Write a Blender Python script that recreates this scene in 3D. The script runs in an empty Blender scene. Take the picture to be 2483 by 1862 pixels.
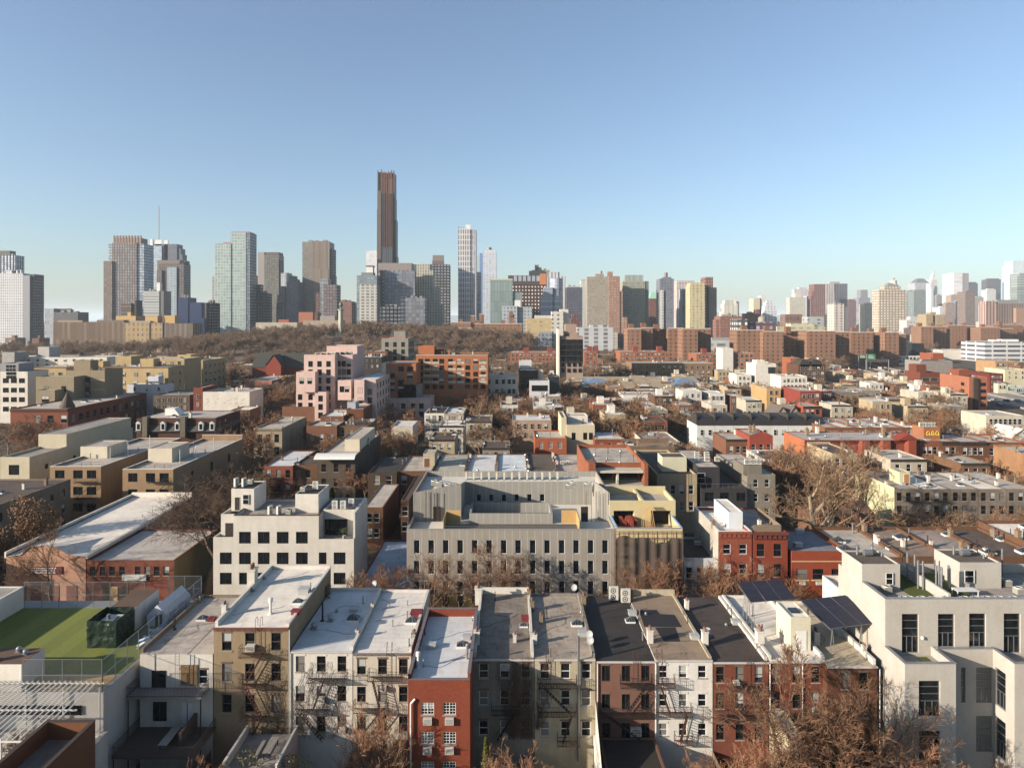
import bpy, math, random
from mathutils import Vector, Matrix
from collections import defaultdict
R = random.Random(7)
ORD = 'first second third fourth fifth sixth seventh eighth ninth tenth eleventh twelfth thirteenth fourteenth fifteenth sixteenth seventeenth eighteenth nineteenth twentieth'.split()
scene = bpy.context.scene
C = scene.collection
# ---------------------------------------------------------------- camera (level, shifted lens; 24 mm drone view)
F, H, YH, CX = 1655.0, 47.0, 775.0, 1241.5      # focal length in photo pixels, camera height, horizon row, centre column
cam = bpy.data.objects.new("camera", bpy.data.cameras.new("camera")); C.objects.link(cam); scene.camera = cam
cam.data.sensor_width = 36; cam.data.lens = 36 * F / 2483.0
cam.data.shift_y = -(931.0 - YH) / 2483.0
cam.location = (0, 0, H); cam.rotation_euler = (math.radians(90), 0, 0)
cam.data.clip_start = 1; cam.data.clip_end = 90000
# ---------------------------------------------------------------- sky, sun, exposure
LX, LY, LZ = 1.0, 0.46, -0.355                  # direction the sunlight travels
ld = Vector((LX, LY, LZ)).normalized()
elev = math.asin(-ld.z); az = math.atan2(-ld.x, -ld.y)
world = bpy.data.worlds.new("World"); scene.world = world; world.use_nodes = True
nt = world.node_tree; nt.nodes.clear()
sky = nt.nodes.new("ShaderNodeTexSky"); sky.sky_type = 'NISHITA'; sky.sun_disc = False
sky.sun_elevation = elev; sky.sun_rotation = az
sky.altitude = 0; sky.air_density = 1.0; sky.dust_density = 1.35; sky.ozone_density = 3.0
bg = nt.nodes.new("ShaderNodeBackground"); bg.inputs[1].default_value = 0.083
wo = nt.nodes.new("ShaderNodeOutputWorld")
tint = nt.nodes.new("ShaderNodeMix"); tint.data_type = 'RGBA'; tint.blend_type = 'MULTIPLY'; tint.inputs[0].default_value = 1; tint.inputs[7].default_value = (0.975, 1.01, 1.02, 1)
hsv = nt.nodes.new("ShaderNodeHueSaturation"); hsv.inputs['Saturation'].default_value = 0.9
nt.links.new(sky.outputs[0], tint.inputs[6]); nt.links.new(tint.outputs[2], hsv.inputs['Color']); nt.links.new(hsv.outputs[0], bg.inputs[0]); nt.links.new(bg.outputs[0], wo.inputs[0])
sun = bpy.data.objects.new("sun", bpy.data.lights.new("sun", 'SUN')); C.objects.link(sun)
sun.data.energy = 5.0; sun.data.angle = math.radians(0.5); sun.data.color = (1.0, 0.87, 0.73)
sun.rotation_euler = ld.to_track_quat('-Z', 'Y').to_euler()
vs = scene.view_settings; vs.view_transform = 'Standard'; vs.look = 'None'; vs.gamma = 1; vs.exposure = 1.2
scene.cycles.max_bounces = 5; scene.cycles.diffuse_bounces = 1; scene.cycles.glossy_bounces = 2
scene.cycles.transparent_max_bounces = 8; scene.cycles.volume_bounces = 0
HZ_D, HZ_C, HZ_G = 0.000058, (0.80, 0.92, 1.0), 0.0
# ---------------------------------------------------------------- photo geometry -> world
def wY(y, Z): return F * (H - Z) / (y - YH)
def wX(x, Y): return (x - CX) * Y / F
def wZ(y, Y): return H - (y - YH) * Y / F
# ---------------------------------------------------------------- materials
MC = {}
def srgb(c): return tuple(0.69 * (v / 255 / 12.92 if v / 255 < 0.04045 else ((v / 255 + 0.055) / 1.055) ** 2.4) for v in c)
def newmat(n):
    m = bpy.data.materials.new(n); m.use_nodes = True; t = m.node_tree
    return m, t, t.nodes["Principled BSDF"]
def N(t, k, **kw):
    n = t.nodes.new(k)
    for a, v in kw.items(): setattr(n, a, v)
    return n
def mixrgb(t, mode, fac, a, b):
    n = N(t, "ShaderNodeMix", data_type='RGBA', blend_type=mode, clamp_result=False)
    for i, v in ((0, fac), (6, a), (7, b)):
        if hasattr(v, 'is_output'): t.links.new(v, n.inputs[i])
        else: n.inputs[i].default_value = v if i == 0 else (*v[:3], 1)
    return n.outputs[2]
def mth(t, op, a, b=0.0, c=None):
    n = N(t, "ShaderNodeMath", operation=op)
    for i, v in enumerate((a, b, c)):
        if v is None: continue
        if hasattr(v, 'is_output'): t.links.new(v, n.inputs[i])
        else: n.inputs[i].default_value = v
    return n.outputs[0]
def noise(t, scale, detail=4, vec=None, rough=0.6):
    n = N(t, "ShaderNodeTexNoise"); n.inputs['Scale'].default_value = scale; n.inputs['Detail'].default_value = detail
    n.inputs['Roughness'].default_value = rough
    if vec is not None: t.links.new(vec, n.inputs['Vector'])
    return n.outputs['Fac']
def ramp(t, v, a, b, ca=(0, 0, 0), cb=(1, 1, 1)):
    r = N(t, "ShaderNodeValToRGB"); t.links.new(v, r.inputs[0])
    e = r.color_ramp.elements; e[0].position = a; e[1].position = b; e[0].color = (*ca, 1); e[1].color = (*cb, 1)
    return r.outputs[0]
def pos(t, sx=1, sy=1, sz=1):
    g = N(t, "ShaderNodeNewGeometry"); m = N(t, "ShaderNodeVectorMath", operation='MULTIPLY')
    t.links.new(g.outputs['Position'], m.inputs[0]); m.inputs[1].default_value = (sx, sy, sz)
    return m.outputs[0]
def uv_wall(t):
    """horizontal run along the wall (x or y by the face's normal) and height"""
    g = N(t, "ShaderNodeNewGeometry"); p = N(t, "ShaderNodeSeparateXYZ"); n = N(t, "ShaderNodeSeparateXYZ")
    t.links.new(g.outputs['Position'], p.inputs[0]); t.links.new(g.outputs['True Normal'], n.inputs[0])
    side = mth(t, 'GREATER_THAN', mth(t, 'ABSOLUTE', n.outputs[0]), 0.7)
    u = mth(t, 'ADD', mth(t, 'MULTIPLY', p.outputs[0], mth(t, 'SUBTRACT', 1.0, side)), mth(t, 'MULTIPLY', p.outputs[1], side))
    return u, p.outputs[2], mth(t, 'ABSOLUTE', n.outputs[2])
def wallmat(kind, c, dirt=0.35, rough=0.85):
    """kind: stucco, brick, panel, paint"""
    key = (kind, c, dirt)
    if key in MC: return MC[key]
    m, t, b = newmat(kind + "_wall"); col = srgb(c)
    g_ = sum(col) / 3; col = tuple(v + (g_ - v) * (.14 if kind == 'brick' else .12) for v in col)
    if kind == 'brick': col = (col[0] * .86, col[1] * .87, col[2] * .75)
    blot = ramp(t, noise(t, 0.35, 6, pos(t, 1, 1, 1), 0.7), 0.35, 0.7)
    streak = ramp(t, noise(t, 1.0, 5, pos(t, 1.6, 1.6, 0.12), 0.6), 0.42, 0.75)
    dk = tuple(v * (1 - 0.55 * dirt) * k for v, k in zip(col, (1.0, 0.96, 0.9)))
    o = mixrgb(t, 'MIX', blot, dk, col)
    o = mixrgb(t, 'MULTIPLY', mth(t, 'MULTIPLY', streak, dirt * 0.9), o, (0.62, 0.58, 0.52))
    if kind == 'brick':
        u, z, _ = uv_wall(t)
        cb = N(t, "ShaderNodeCombineXYZ"); t.links.new(u, cb.inputs[0]); t.links.new(z, cb.inputs[1])
        br = N(t, "ShaderNodeTexBrick"); t.links.new(cb.outputs[0], br.inputs['Vector']); br.inputs['Scale'].default_value = 1
        br.inputs['Brick Width'].default_value = 0.24; br.inputs['Row Height'].default_value = 0.085; br.inputs['Mortar Size'].default_value = 0.012
        br.inputs['Color1'].default_value = (0.78, 0.76, 0.74, 1); br.inputs['Color2'].default_value = (1.18, 1.12, 1.1, 1)
        br.inputs['Mortar'].default_value = (1.25, 1.3, 1.35, 1)
        o = mixrgb(t, 'MULTIPLY', 0.8, o, br.outputs['Color'])
    elif kind == 'panel':
        u, z, _ = uv_wall(t)
        fr = mth(t, 'FRACT', mth(t, 'MULTIPLY', u, 0.83))
        line = mth(t, 'LESS_THAN', fr, 0.06)
        fine = mth(t, 'LESS_THAN', mth(t, 'FRACT', mth(t, 'MULTIPLY', u, 4.1)), 0.3)
        o = mixrgb(t, 'MULTIPLY', mth(t, 'MULTIPLY', fine, 0.16), o, (0.4, 0.4, 0.4))
        o = mixrgb(t, 'MIX', mth(t, 'MULTIPLY', line, 0.2), o, (0.75, 0.75, 0.72))
    grain = noise(t, 9.0, 3, pos(t))
    o = mixrgb(t, 'MULTIPLY', 0.35, o, ramp(t, grain, 0.3, 0.7, (0.72, 0.72, 0.72), (1.2, 1.2, 1.2)))
    t.links.new(o, b.inputs['Base Color']); b.inputs['Roughness'].default_value = rough
    b.inputs['Specular IOR Level'].default_value = 0.25
    bp = N(t, "ShaderNodeBump"); bp.inputs['Strength'].default_value = 0.25; bp.inputs['Distance'].default_value = 0.03
    t.links.new(grain, bp.inputs['Height']); t.links.new(bp.outputs[0], b.inputs['Normal'])
    MC[key] = m; return m
def roofmat(c, seam=1.0, patch=0.4, rough=0.8):
    key = ('roof', c, seam, patch)
    if key in MC: return MC[key]
    m, t, b = newmat("roof_membrane"); col = tuple(min(.8, v * k) for v, k in zip(srgb(c), (1.22, 1.16, 1.08)))
    big = ramp(t, noise(t, 0.22, 6, pos(t), 0.65), 0.38, 0.66)
    o = mixrgb(t, 'MIX', big, tuple(v * (1 - patch * 0.6) for v in col), col)
    st = ramp(t, noise(t, 1.1, 7, pos(t, 1, 0.5, 1), 0.7), 0.5, 0.68)
    o = mixrgb(t, 'MULTIPLY', mth(t, 'MULTIPLY', st, min(1, patch * 1.5)), o, (0.6, 0.55, 0.5))
    st = ramp(t, noise(t, 0.45, 3, pos(t, 1, 1.3, 1), 0.5), 0.6, 0.64)
    o = mixrgb(t, 'MULTIPLY', mth(t, 'MULTIPLY', st, patch * .7), o, (0.62, 0.6, 0.58))
    if seam:
        wob = noise(t, 0.6, 2, pos(t))
        p = N(t, "ShaderNodeSeparateXYZ"); g = N(t, "ShaderNodeNewGeometry"); t.links.new(g.outputs['Position'], p.inputs[0])
        y = mth(t, 'ADD', p.outputs[1], mth(t, 'MULTIPLY', wob, 0.25))
        row = mth(t, 'FLOOR', y)
        l1 = mth(t, 'LESS_THAN', mth(t, 'FRACT', y), 0.045)
        xs = mth(t, 'ADD', mth(t, 'MULTIPLY', p.outputs[0], 0.22), mth(t, 'MULTIPLY', row, 0.37))
        l2 = mth(t, 'LESS_THAN', mth(t, 'FRACT', xs), 0.012)
        o = mixrgb(t, 'MULTIPLY', mth(t, 'MULTIPLY', mth(t, 'MAXIMUM', l1, l2), 0.55 * seam), o, (0.35, 0.33, 0.3))
    gr = noise(t, 14, 2, pos(t))
    o = mixrgb(t, 'MULTIPLY', 0.3, o, ramp(t, gr, 0.3, 0.7, (0.8, 0.8, 0.8), (1.15, 1.15, 1.15)))
    t.links.new(o, b.inputs['Base Color']); b.inputs['Roughness'].default_value = rough; b.inputs['Specular IOR Level'].default_value = 0.3
    MC[key] = m; return m
def flat(name, c, rough=0.6, metal=0.0, spec=0.4, var=0.25, scale=2.0):
    key = ('flat', name, c)
    if key in MC: return MC[key]
    m, t, b = newmat(name); col = srgb(c)
    o = mixrgb(t, 'MULTIPLY', var, col, ramp(t, noise(t, scale, 5, pos(t)), 0.3, 0.7, (0.55, 0.53, 0.5), (1.15, 1.15, 1.15)))
    t.links.new(o, b.inputs['Base Color']); b.inputs['Roughness'].default_value = rough
    b.inputs['Metallic'].default_value = metal; b.inputs['Specular IOR Level'].default_value = spec
    MC[key] = m; return m
def glassmat(c=(26, 30, 34), rough=0.06, name="window_glass"):
    key = ('glass', c)
    if key in MC: return MC[key]
    m, t, b = newmat(name); col = srgb(c)
    o = mixrgb(t, 'MULTIPLY', 0.7, col, ramp(t, noise(t, 1.3, 3, pos(t)), 0.35, 0.65, (0.3, 0.3, 0.3), (1.8, 1.8, 1.8)))
    t.links.new(o, b.inputs['Base Color']); b.inputs['Roughness'].default_value = rough; b.inputs['Specular IOR Level'].default_value = 0.55
    MC[key] = m; return m
def towermat(wall, glass=(60, 72, 84), du=3.0, dz=3.4, fu=0.5, fz=0.5, rough=0.35, ou=0.0, refl=0.5, var=0.5, band=0, metal=0.0):
    """far tower facade: wall with a grid of window openings; du,dz module size, fu,fz glazed fraction"""
    du, dz = (v * 1.4 if v < 10 else v for v in (du, dz))
    key = ('tower', wall, glass, du, dz, fu, fz, band)
    if key in MC: return MC[key]
    m, t, b = newmat("tower_facade"); w = srgb(wall); g = srgb(glass); a_ = sum(w) / 3; w = tuple((v + (a_ - v) * .3) * .87 for v in w); a_ = sum(g) / 3; g = tuple(v + (a_ - v) * .3 for v in g)
    u, z, nz = uv_wall(t)
    cu = mth(t, 'MULTIPLY', mth(t, 'ADD', u, 5000 + ou), 1 / du); cz = mth(t, 'MULTIPLY', mth(t, 'ADD', z, 100), 1 / dz)
    mu = mth(t, 'LESS_THAN', mth(t, 'FRACT', cu), fu); mz = mth(t, 'LESS_THAN', mth(t, 'FRACT', cz), fz)
    mask = mth(t, 'MULTIPLY', mu, mz)
    mask = mth(t, 'MULTIPLY', mask, mth(t, 'LESS_THAN', nz, 0.5))
    cb = N(t, "ShaderNodeCombineXYZ"); t.links.new(mth(t, 'FLOOR', cu), cb.inputs[0]); t.links.new(mth(t, 'FLOOR', cz), cb.inputs[1])
    wn = N(t, "ShaderNodeTexWhiteNoise", noise_dimensions='2D'); t.links.new(cb.outputs[0], wn.inputs['Vector'])
    gl = mixrgb(t, 'MIX', mth(t, 'MULTIPLY', wn.outputs['Value'], var), g, tuple(min(1, v * 2.6 + 0.05) for v in g))
    wl = mixrgb(t, 'MULTIPLY', 0.5, w, ramp(t, noise(t, 0.05, 4, pos(t)), 0.3, 0.7, (0.8, 0.8, 0.8), (1.12, 1.12, 1.12)))
    if band:
        bb = mth(t, 'LESS_THAN', mth(t, 'FRACT', mth(t, 'MULTIPLY', cz, 1 / band)), 0.12 / 1.0)
        wl = mixrgb(t, 'MIX', mth(t, 'MULTIPLY', bb, 0.5), wl, tuple(v * 0.5 for v in w)); 
    o = mixrgb(t, 'MIX', mask, wl, gl)
    t.links.new(o, b.inputs['Base Color'])
    b.inputs['Metallic'].default_value = metal
    t.links.new(mth(t, 'SUBTRACT', 0.8, mth(t, 'MULTIPLY', mask, 0.8 - rough)), b.inputs['Roughness'])
    t.links.new(mth(t, 'MULTIPLY', mask, refl), b.inputs['Specular IOR Level'])
    MC[key] = m; return m
# ---------------------------------------------------------------- mesh builder
class MB:
    def __init__(s): s.v = []; s.f = []; s.m = []; s.mi = 0
    def q(s, *p):
        i = len(s.v); s.v += [tuple(a) for a in p]; s.f.append(tuple(range(i, i + len(p)))); s.m.append(s.mi); return s
    def box(s, x0, x1, y0, y1, z0, z1, skip=''):
        a = [(x0, y0, z0), (x1, y0, z0), (x1, y1, z0), (x0, y1, z0), (x0, y0, z1), (x1, y0, z1), (x1, y1, z1), (x0, y1, z1)]
        i = len(s.v); s.v += a
        for k, f in (('b', (0, 3, 2, 1)), ('t', (4, 5, 6, 7)), ('f', (0, 1, 5, 4)), ('r', (1, 2, 6, 5)), ('k', (2, 3, 7, 6)), ('l', (3, 0, 4, 7))):
            if k not in skip: s.f.append(tuple(i + n for n in f)); s.m.append(s.mi)
        return s
    def bar(s, a, b, r, n=4, r2=None, cap=True):
        a = Vector(a); b = Vector(b); d = b - a
        if d.length < 1e-6: return s
        d.normalize(); up = Vector((0, 0, 1)) if abs(d.z) < 0.9 else Vector((1, 0, 0))
        u = d.cross(up).normalized(); w = d.cross(u); r2 = r if r2 is None else r2; i = len(s.v)
        for c, rr in ((a, r), (b, r2)):
            for k in range(n):
                t = 2 * math.pi * (k + 0.5) / n; s.v.append(tuple(c + u * (math.cos(t) * rr) + w * (math.sin(t) * rr)))
        for k in range(n):
            k2 = (k + 1) % n; s.f.append((i + k, i + k2, i + n + k2, i + n + k)); s.m.append(s.mi)
        if cap:
            s.f.append(tuple(i + n + k for k in range(n))); s.f.append(tuple(i + n - 1 - k for k in range(n))); s.m += [s.mi, s.mi]
        return s
    def path(s, pts, r, n=4):
        for a, b in zip(pts, pts[1:]): s.bar(a, b, r, n)
        return s
    def lathe(s, cx, cy, prof, n=12):
        i = len(s.v)
        for r, z in prof:
            for k in range(n):
                t = 2 * math.pi * k / n; s.v.append((cx + r * math.cos(t), cy + r * math.sin(t), z))
        for j in range(len(prof) - 1):
            for k in range(n):
                k2 = (k + 1) % n; s.f.append((i + j * n + k, i + j * n + k2, i + (j + 1) * n + k2, i + (j + 1) * n + k)); s.m.append(s.mi)
        s.f.append(tuple(i + (len(prof) - 1) * n + k for k in range(n))); s.m.append(s.mi)
        return s
    def mesh(s, name, mats):
        me = bpy.data.meshes.new(name); me.from_pydata(s.v, [], s.f)
        if not isinstance(mats, (list, tuple)): mats = [mats]
        for m in mats: me.materials.append(m)
        if len(mats) > 1: me.polygons.foreach_set('material_index', s.m)
        me.update(); return me
    def obj(s, name, mats, parent=None, loc=None):
        if parent is not None and loc is None:          # geometry given in world axes: bring it to the thing's base
            l = parent.location; s.v = [(a - l[0], b - l[1], c - l[2]) for a, b, c in s.v]
        o = bpy.data.objects.new(name, s.mesh(name, mats)); C.objects.link(o)
        if parent is not None: o.parent = parent
        if loc is not None: o.location = loc
        return o
def place(name, me, parent, loc, rz=0.0, sc=None):
    o = bpy.data.objects.new(name, me); C.objects.link(o); o.parent = parent
    if parent is not None: loc = (loc[0] - parent.location[0], loc[1] - parent.location[1], loc[2] - parent.location[2])
    o.location = loc; o.rotation_euler = (0, 0, rz)
    if sc: o.scale = sc
    return o
def thing(name, label, cat, loc, group=None):
    o = bpy.data.objects.new(name, None); C.objects.link(o); o.location = loc; o.empty_display_size = 0.5
    o['label'] = label; o['category'] = cat
    if group: o['group'] = group
    return o
def tag(o, label, cat, group=None):
    o['label'] = label; o['category'] = cat
    if group: o['group'] = group
    return o
def struct(o): o['kind'] = 'structure'; return o
# common paints
M_white = flat('white_paint', (225, 225, 220), 0.5); M_dark = flat('dark_metal', (38, 32, 30), 0.6, 0.3)
M_frame_dk = flat('bronze_frame', (52, 44, 40), 0.5); M_galv = flat('galvanised_metal', (165, 168, 170), 0.35, 0.7)
M_rust = flat('rusty_iron', (74, 42, 34), 0.8); M_black = flat('black_iron', (34, 30, 30), 0.7)
M_glass = glassmat(); M_glass2 = glassmat((48, 54, 58)); M_blind = flat('blind', (180, 182, 178), 0.5, var=0.1)
M_curt = flat('curtain', (120, 118, 112), 0.7)
M_stone = flat('stone_sill', (160, 150, 138), 0.8); M_wood = flat('raw_wood', (196, 160, 104), 0.8)
M_brickred = wallmat('brick', (150, 78, 58)); M_acw = flat('ac_casing', (205, 203, 192), 0.5); M_grille = flat('grille', (70, 72, 74), 0.6)
# ---------------------------------------------------------------- windows
WM = {}
def winmesh(w, h, st, var):
    """window filling an opening w x h; origin at the opening's bottom centre, outer wall plane y=0, outside is -y. st: sash, dark, plain, six, slab, arch, tall"""
    key = (round(w, 2), round(h, 2), st, var)
    if key in WM: return WM[key]
    b = MB(); hw = w / 2; f = 0.055 if st != 'plain' else 0.07
    fm = {'dark': M_frame_dk, 'slab': M_black, 'tall': M_galv}.get(st, M_white); d = 0.07 if st != 'far' else -0.03
    if st == 'brown': fm = flat('brown_frame', (96, 78, 64), 0.6)
    mats = [fm, [M_glass, M_glass2, M_curt][var % 3] if var != 1 else M_glass, M_blind, M_stone]
    b.mi = 1; b.q((-hw, d + .04, 0), (hw, d + .04, 0), (hw, d + .04, h), (-hw, d + .04, h))
    b.mi = 0
    b.box(-hw, hw, d - .02, d + .035, 0, f); b.box(-hw, hw, d - .02, d + .035, h - f, h)
    b.box(-hw, -hw + f, d - .02, d + .035, f, h - f); b.box(hw - f, hw, d - .02, d + .035, f, h - f)
    if st in ('sash', 'brown', 'arch', 'far'): b.box(-hw + f, hw - f, d - .03, d + .03, h * .48, h * .48 + .06)
    if st in ('dark', 'slab'): b.box(-.03, .03, d - .01, d + .03, f, h - f)
    if st == 'six':
        b.box(-.035, .035, d - .03, d + .03, f, h - f)
        for zz in (.27, .5, .74): b.box(-hw + f, hw - f, d - .012, d + .02, h * zz - .018, h * zz + .018)
        for xx in (-.5, .5): b.box(hw * xx - .015, hw * xx + .015, d - .011, d + .019, f, h - f)
    if st == 'tall':
        for zz in (.42, .62, .82): b.box(-hw + f, hw - f, d - .03, d + .03, h * zz - .03, h * zz + .03)
        for xx in (-.33, .33): b.box(hw * xx - .03, hw * xx + .03, d - .028, d + .028, f, h * .42 - .03)
    if var % 5 in (1, 4) and st not in ('slab', 'plain'):
        b.mi = 2; b.q((-hw + f, d + .03, h * (.52 if var == 1 else .3)), (hw - f, d + .03, h * (.52 if var == 1 else .3)), (hw - f, d + .03, h - f), (-hw + f, d + .03, h - f))
    if st in ('sash', 'six', 'brown', 'arch'):
        b.mi = 3; b.box(-hw - .08, hw + .08, -.07, -.002, -.1, 0.0)
    me = b.mesh('window', mats); WM[key] = me; return me
def wall_panel(b, O, U, W, z0, z1, holes, dep=0.16):
    """vertical wall from O along unit U (outside is to the right of U: normal = U x Z), cut by holes (u0,u1,z0,z1)"""
    Ux, Uy = U; nx, ny = Uy, -Ux
    def P(u, z, d=0.0): return (O[0] + Ux * u - nx * d, O[1] + Uy * u - ny * d, z)
    hs = [(max(.02, a), min(W - .02, c), max(z0 + .01, e), min(z1 - .01, g)) for a, c, e, g in holes if e < z1 - .1 and g > z0 + .1]
    zs = sorted({z0, z1, *[h[2] for h in hs], *[h[3] for h in hs]})
    for a, c in zip(zs, zs[1:]):
        if c - a < 1e-4: continue
        cur = 0.0
        for h in sorted(x for x in hs if x[2] <= a + 1e-5 and x[3] >= c - 1e-5):
            if h[0] > cur + 1e-5: b.q(P(cur, a), P(h[0], a), P(h[0], c), P(cur, c))
            cur = max(cur, h[1])
        if cur < W - 1e-5: b.q(P(cur, a), P(W, a), P(W, c), P(cur, c))
    for u0, u1, a, c in hs:
        b.q(P(u0, a), P(u0, a, dep), P(u0, c, dep), P(u0, c)); b.q(P(u1, c), P(u1, c, dep), P(u1, a, dep), P(u1, a))
        b.q(P(u0, a), P(u1, a), P(u1, a, dep), P(u0, a, dep)); b.q(P(u0, c, dep), P(u1, c, dep), P(u1, c), P(u0, c))
# ---------------------------------------------------------------- buildings
BLD = []
def wins(spec, W, Z, Y, toX):
    """list of (u centre, z bottom, w, h, style) from a window spec dict"""
    if not spec: return []
    out = []; w = spec.get('w', 1.0); h = spec.get('h', 1.7); st = spec.get('st', 'sash')
    if 'xs' in spec: us = [toX(x) for x in spec['xs']]
    else:
        n = spec['n']; mg = spec.get('m', 0.6); us = [mg + (W - 2 * mg) * (k + .5) / n for k in range(n)]
    if 'ys' in spec: zt = [wZ(y, Y) for y in spec['ys']]
    else: zt = [Z - spec.get('top', 1.2) - spec.get('dz', 3.1) * k for k in range(spec.get('rows', 3))]
    for r, z in enumerate(zt):
        for k, u in enumerate(us):
            if (r, k) in spec.get('no', ()): continue
            if w / 2 + .05 < u < W - w / 2 - .05 and z - h > 0.3: out.append((u, z - h, w, h, st))
    return out
def building(name, label, xl, xr, yf, yb, Z, wall, roof, F_=None, L=None, Rt=None, par=0.4, pf=None, pb=None, ps=None, z0=0.0,
             cat='building', group=None, corn=None, cope=None, clutter=(), world=False, Y0=None, Y1=None, far=None, roofz=None):
    """photo columns xl..xr of the front roof edge at row yf (height Z), back roof edge at row yb; or world=True for metres"""
    if world: X0, X1, Y0, Y1 = xl, xr, yf, yb
    else:
        Y0 = wY(yf, Z) if Y0 is None else Y0; Y1 = wY(yb, Z) if Y1 is None else Y1
        X0, X1 = wX(xl, Y0), wX(xr, Y0)
    X0 += .012; X1 -= .012
    far = (Y0 > 230) if far is None else far
    root = thing(name, label, cat, ((X0 + X1) / 2, (Y0 + Y1) / 2, z0), group)
    pf = par if pf is None else pf; pb = par if pb is None else pb; ps = par if ps is None else ps
    Zr = Z - max(pf, 0) if roofz is None else roofz      # roof surface; the front edge seen in the photo is the top of the front parapet
    b = MB(); W = X1 - X0; D = Y1 - Y0
    fw = wins(F_, W, Z, Y0, lambda x: wX(x, Y0) - X0)
    lw = wins(L, D, Z, Y0, None) if L else []
    rw = wins(Rt, D, Z, Y0, None) if Rt else []
    hole = lambda ws: [] if far else [(u - w / 2, u + w / 2, z, z + h) for u, z, w, h, s in ws]
    zf, zs_, zb = Zr + pf, Zr + ps, Zr + pb
    wall_panel(b, (X0, Y0), (1, 0), W, z0, zf, hole(fw))
    wall_panel(b, (X1, Y0), (0, 1), D, z0, zs_, hole(rw))
    wall_panel(b, (X1, Y1), (-1, 0), W, z0, zb, [])
    wall_panel(b, (X0, Y1), (0, -1), D, z0, zs_, [(D - h[1], D - h[0], h[2], h[3]) for h in hole(lw)])
    T = min(.25, W * .1)
    if pf > .05: b.box(X0 + .002, X1 - .002, Y0 + .001, Y0 + T, Zr - .02, zf, 'fb')
    if pb > .05: b.box(X0 + .002, X1 - .002, Y1 - T, Y1 - .001, Zr - .02, zb, 'kb')
    if ps > .05:
        ya = Y0 + (T if pf > .05 else 0); yb_ = Y1 - (T if pb > .05 else 0)
        b.box(X0 + .001, X0 + T, ya, yb_, Zr - .02, zs_, 'lb'); b.box(X1 - T, X1 - .001, ya, yb_, Zr - .02, zs_, 'rb')
    b.obj('wall', wall, root)
    r = MB(); r.box(X0 + .01, X1 - .01, Y0 + .01, Y1 - .01, Zr - .15, Zr, 'b'); r.obj('roof', roof, root)
    if cope:
        c = MB(); o_ = .05; hc = .07
        if pf > .05: c.box(X0 - .0, X1 + .0, Y0 - o_, Y0 + T + .03, zf + .003, zf + hc)
        if pb > .05: c.box(X0, X1, Y1 - T - .03, Y1 + o_, zb + .003, zb + hc)
        if ps > .05:
            c.box(X0 - o_, X0 + T + .03, Y0 + T + .03, Y1 - T - .03, zs_ + .003, zs_ + hc); c.box(X1 - T - .03, X1 + o_, Y0 + T + .03, Y1 - T - .03, zs_ + .003, zs_ + hc)
        c.obj('coping', cope, root)
    if corn:
        cm, ch, cd = corn; c = MB(); c.box(X0 - .03, X1 + .03, Y0 - cd, Y0 - .003, zf - ch * .35, zf + .02); c.box(X0, X1, Y0 - cd * .55, Y0 - .004, zf - ch, zf - ch * .35 - .003)
        n = max(3, int(W / .7))
        for k in range(n): u = X0 + W * (k + .5) / n; c.box(u - .06, u + .06, Y0 - cd * .8, Y0 - cd * .55 - .003, zf - ch * .8, zf - ch * .35 - .004)
        c.obj('cornice', cm, root)
    # windows
    items = []
    for (u, z, w, h, s) in fw: items.append(((X0 + u, Y0, z), 0.0, w, h, s))
    for (u, z, w, h, s) in rw: items.append(((X1, Y0 + u, z), math.pi / 2, w, h, s))
    for (u, z, w, h, s) in lw: items.append(((X0, Y0 + u, z), -math.pi / 2, w, h, s))
    extra = None
    for k, (loc, rz, w, h, s) in enumerate(items):
        s2 = 'far' if far and s == 'sash' else s
        me = winmesh(w, h, s2, R.choice((0, 0, 0, 2, 3, 3, 1, 4, 5, 0)) if s not in ('slab', 'dark', 'tall', 'plain') else R.choice((0, 0, 3)))
        if k < 100:
            o = place('window', me, root, loc, rz)
            if far:
                dd = 0.12; o.location.x += (0 if rz == 0 else (dd if rz > 0 else -dd)); o.location.y -= dd if rz == 0 else 0
        else:
            if extra is None: extra = []
            extra.append((me, loc, rz))
    if extra:
        eb = MB()
        for me, loc, rz in extra:
            mat = Matrix.Translation(loc) @ Matrix.Rotation(rz, 4, 'Z'); i = len(eb.v)
            eb.v += [tuple(mat @ Vector((v.co.x, v.co.y - (.12 if far else 0), v.co.z))) for v in me.vertices]
            for p in me.polygons: eb.f.append(tuple(i + n for n in p.vertices)); eb.m.append(1 if p.material_index == 1 else 0)
        o = eb.obj('windows', [M_white, M_glass], root); o['kind'] = 'stuff'
    info = dict(root=root, X0=X0, X1=X1, Y0=Y0, Y1=Y1, Z=zf, Zr=Zr, label=label)
    BLD.append(info)
    for cl in clutter: roof_item(info, *cl)
    return info
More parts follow.
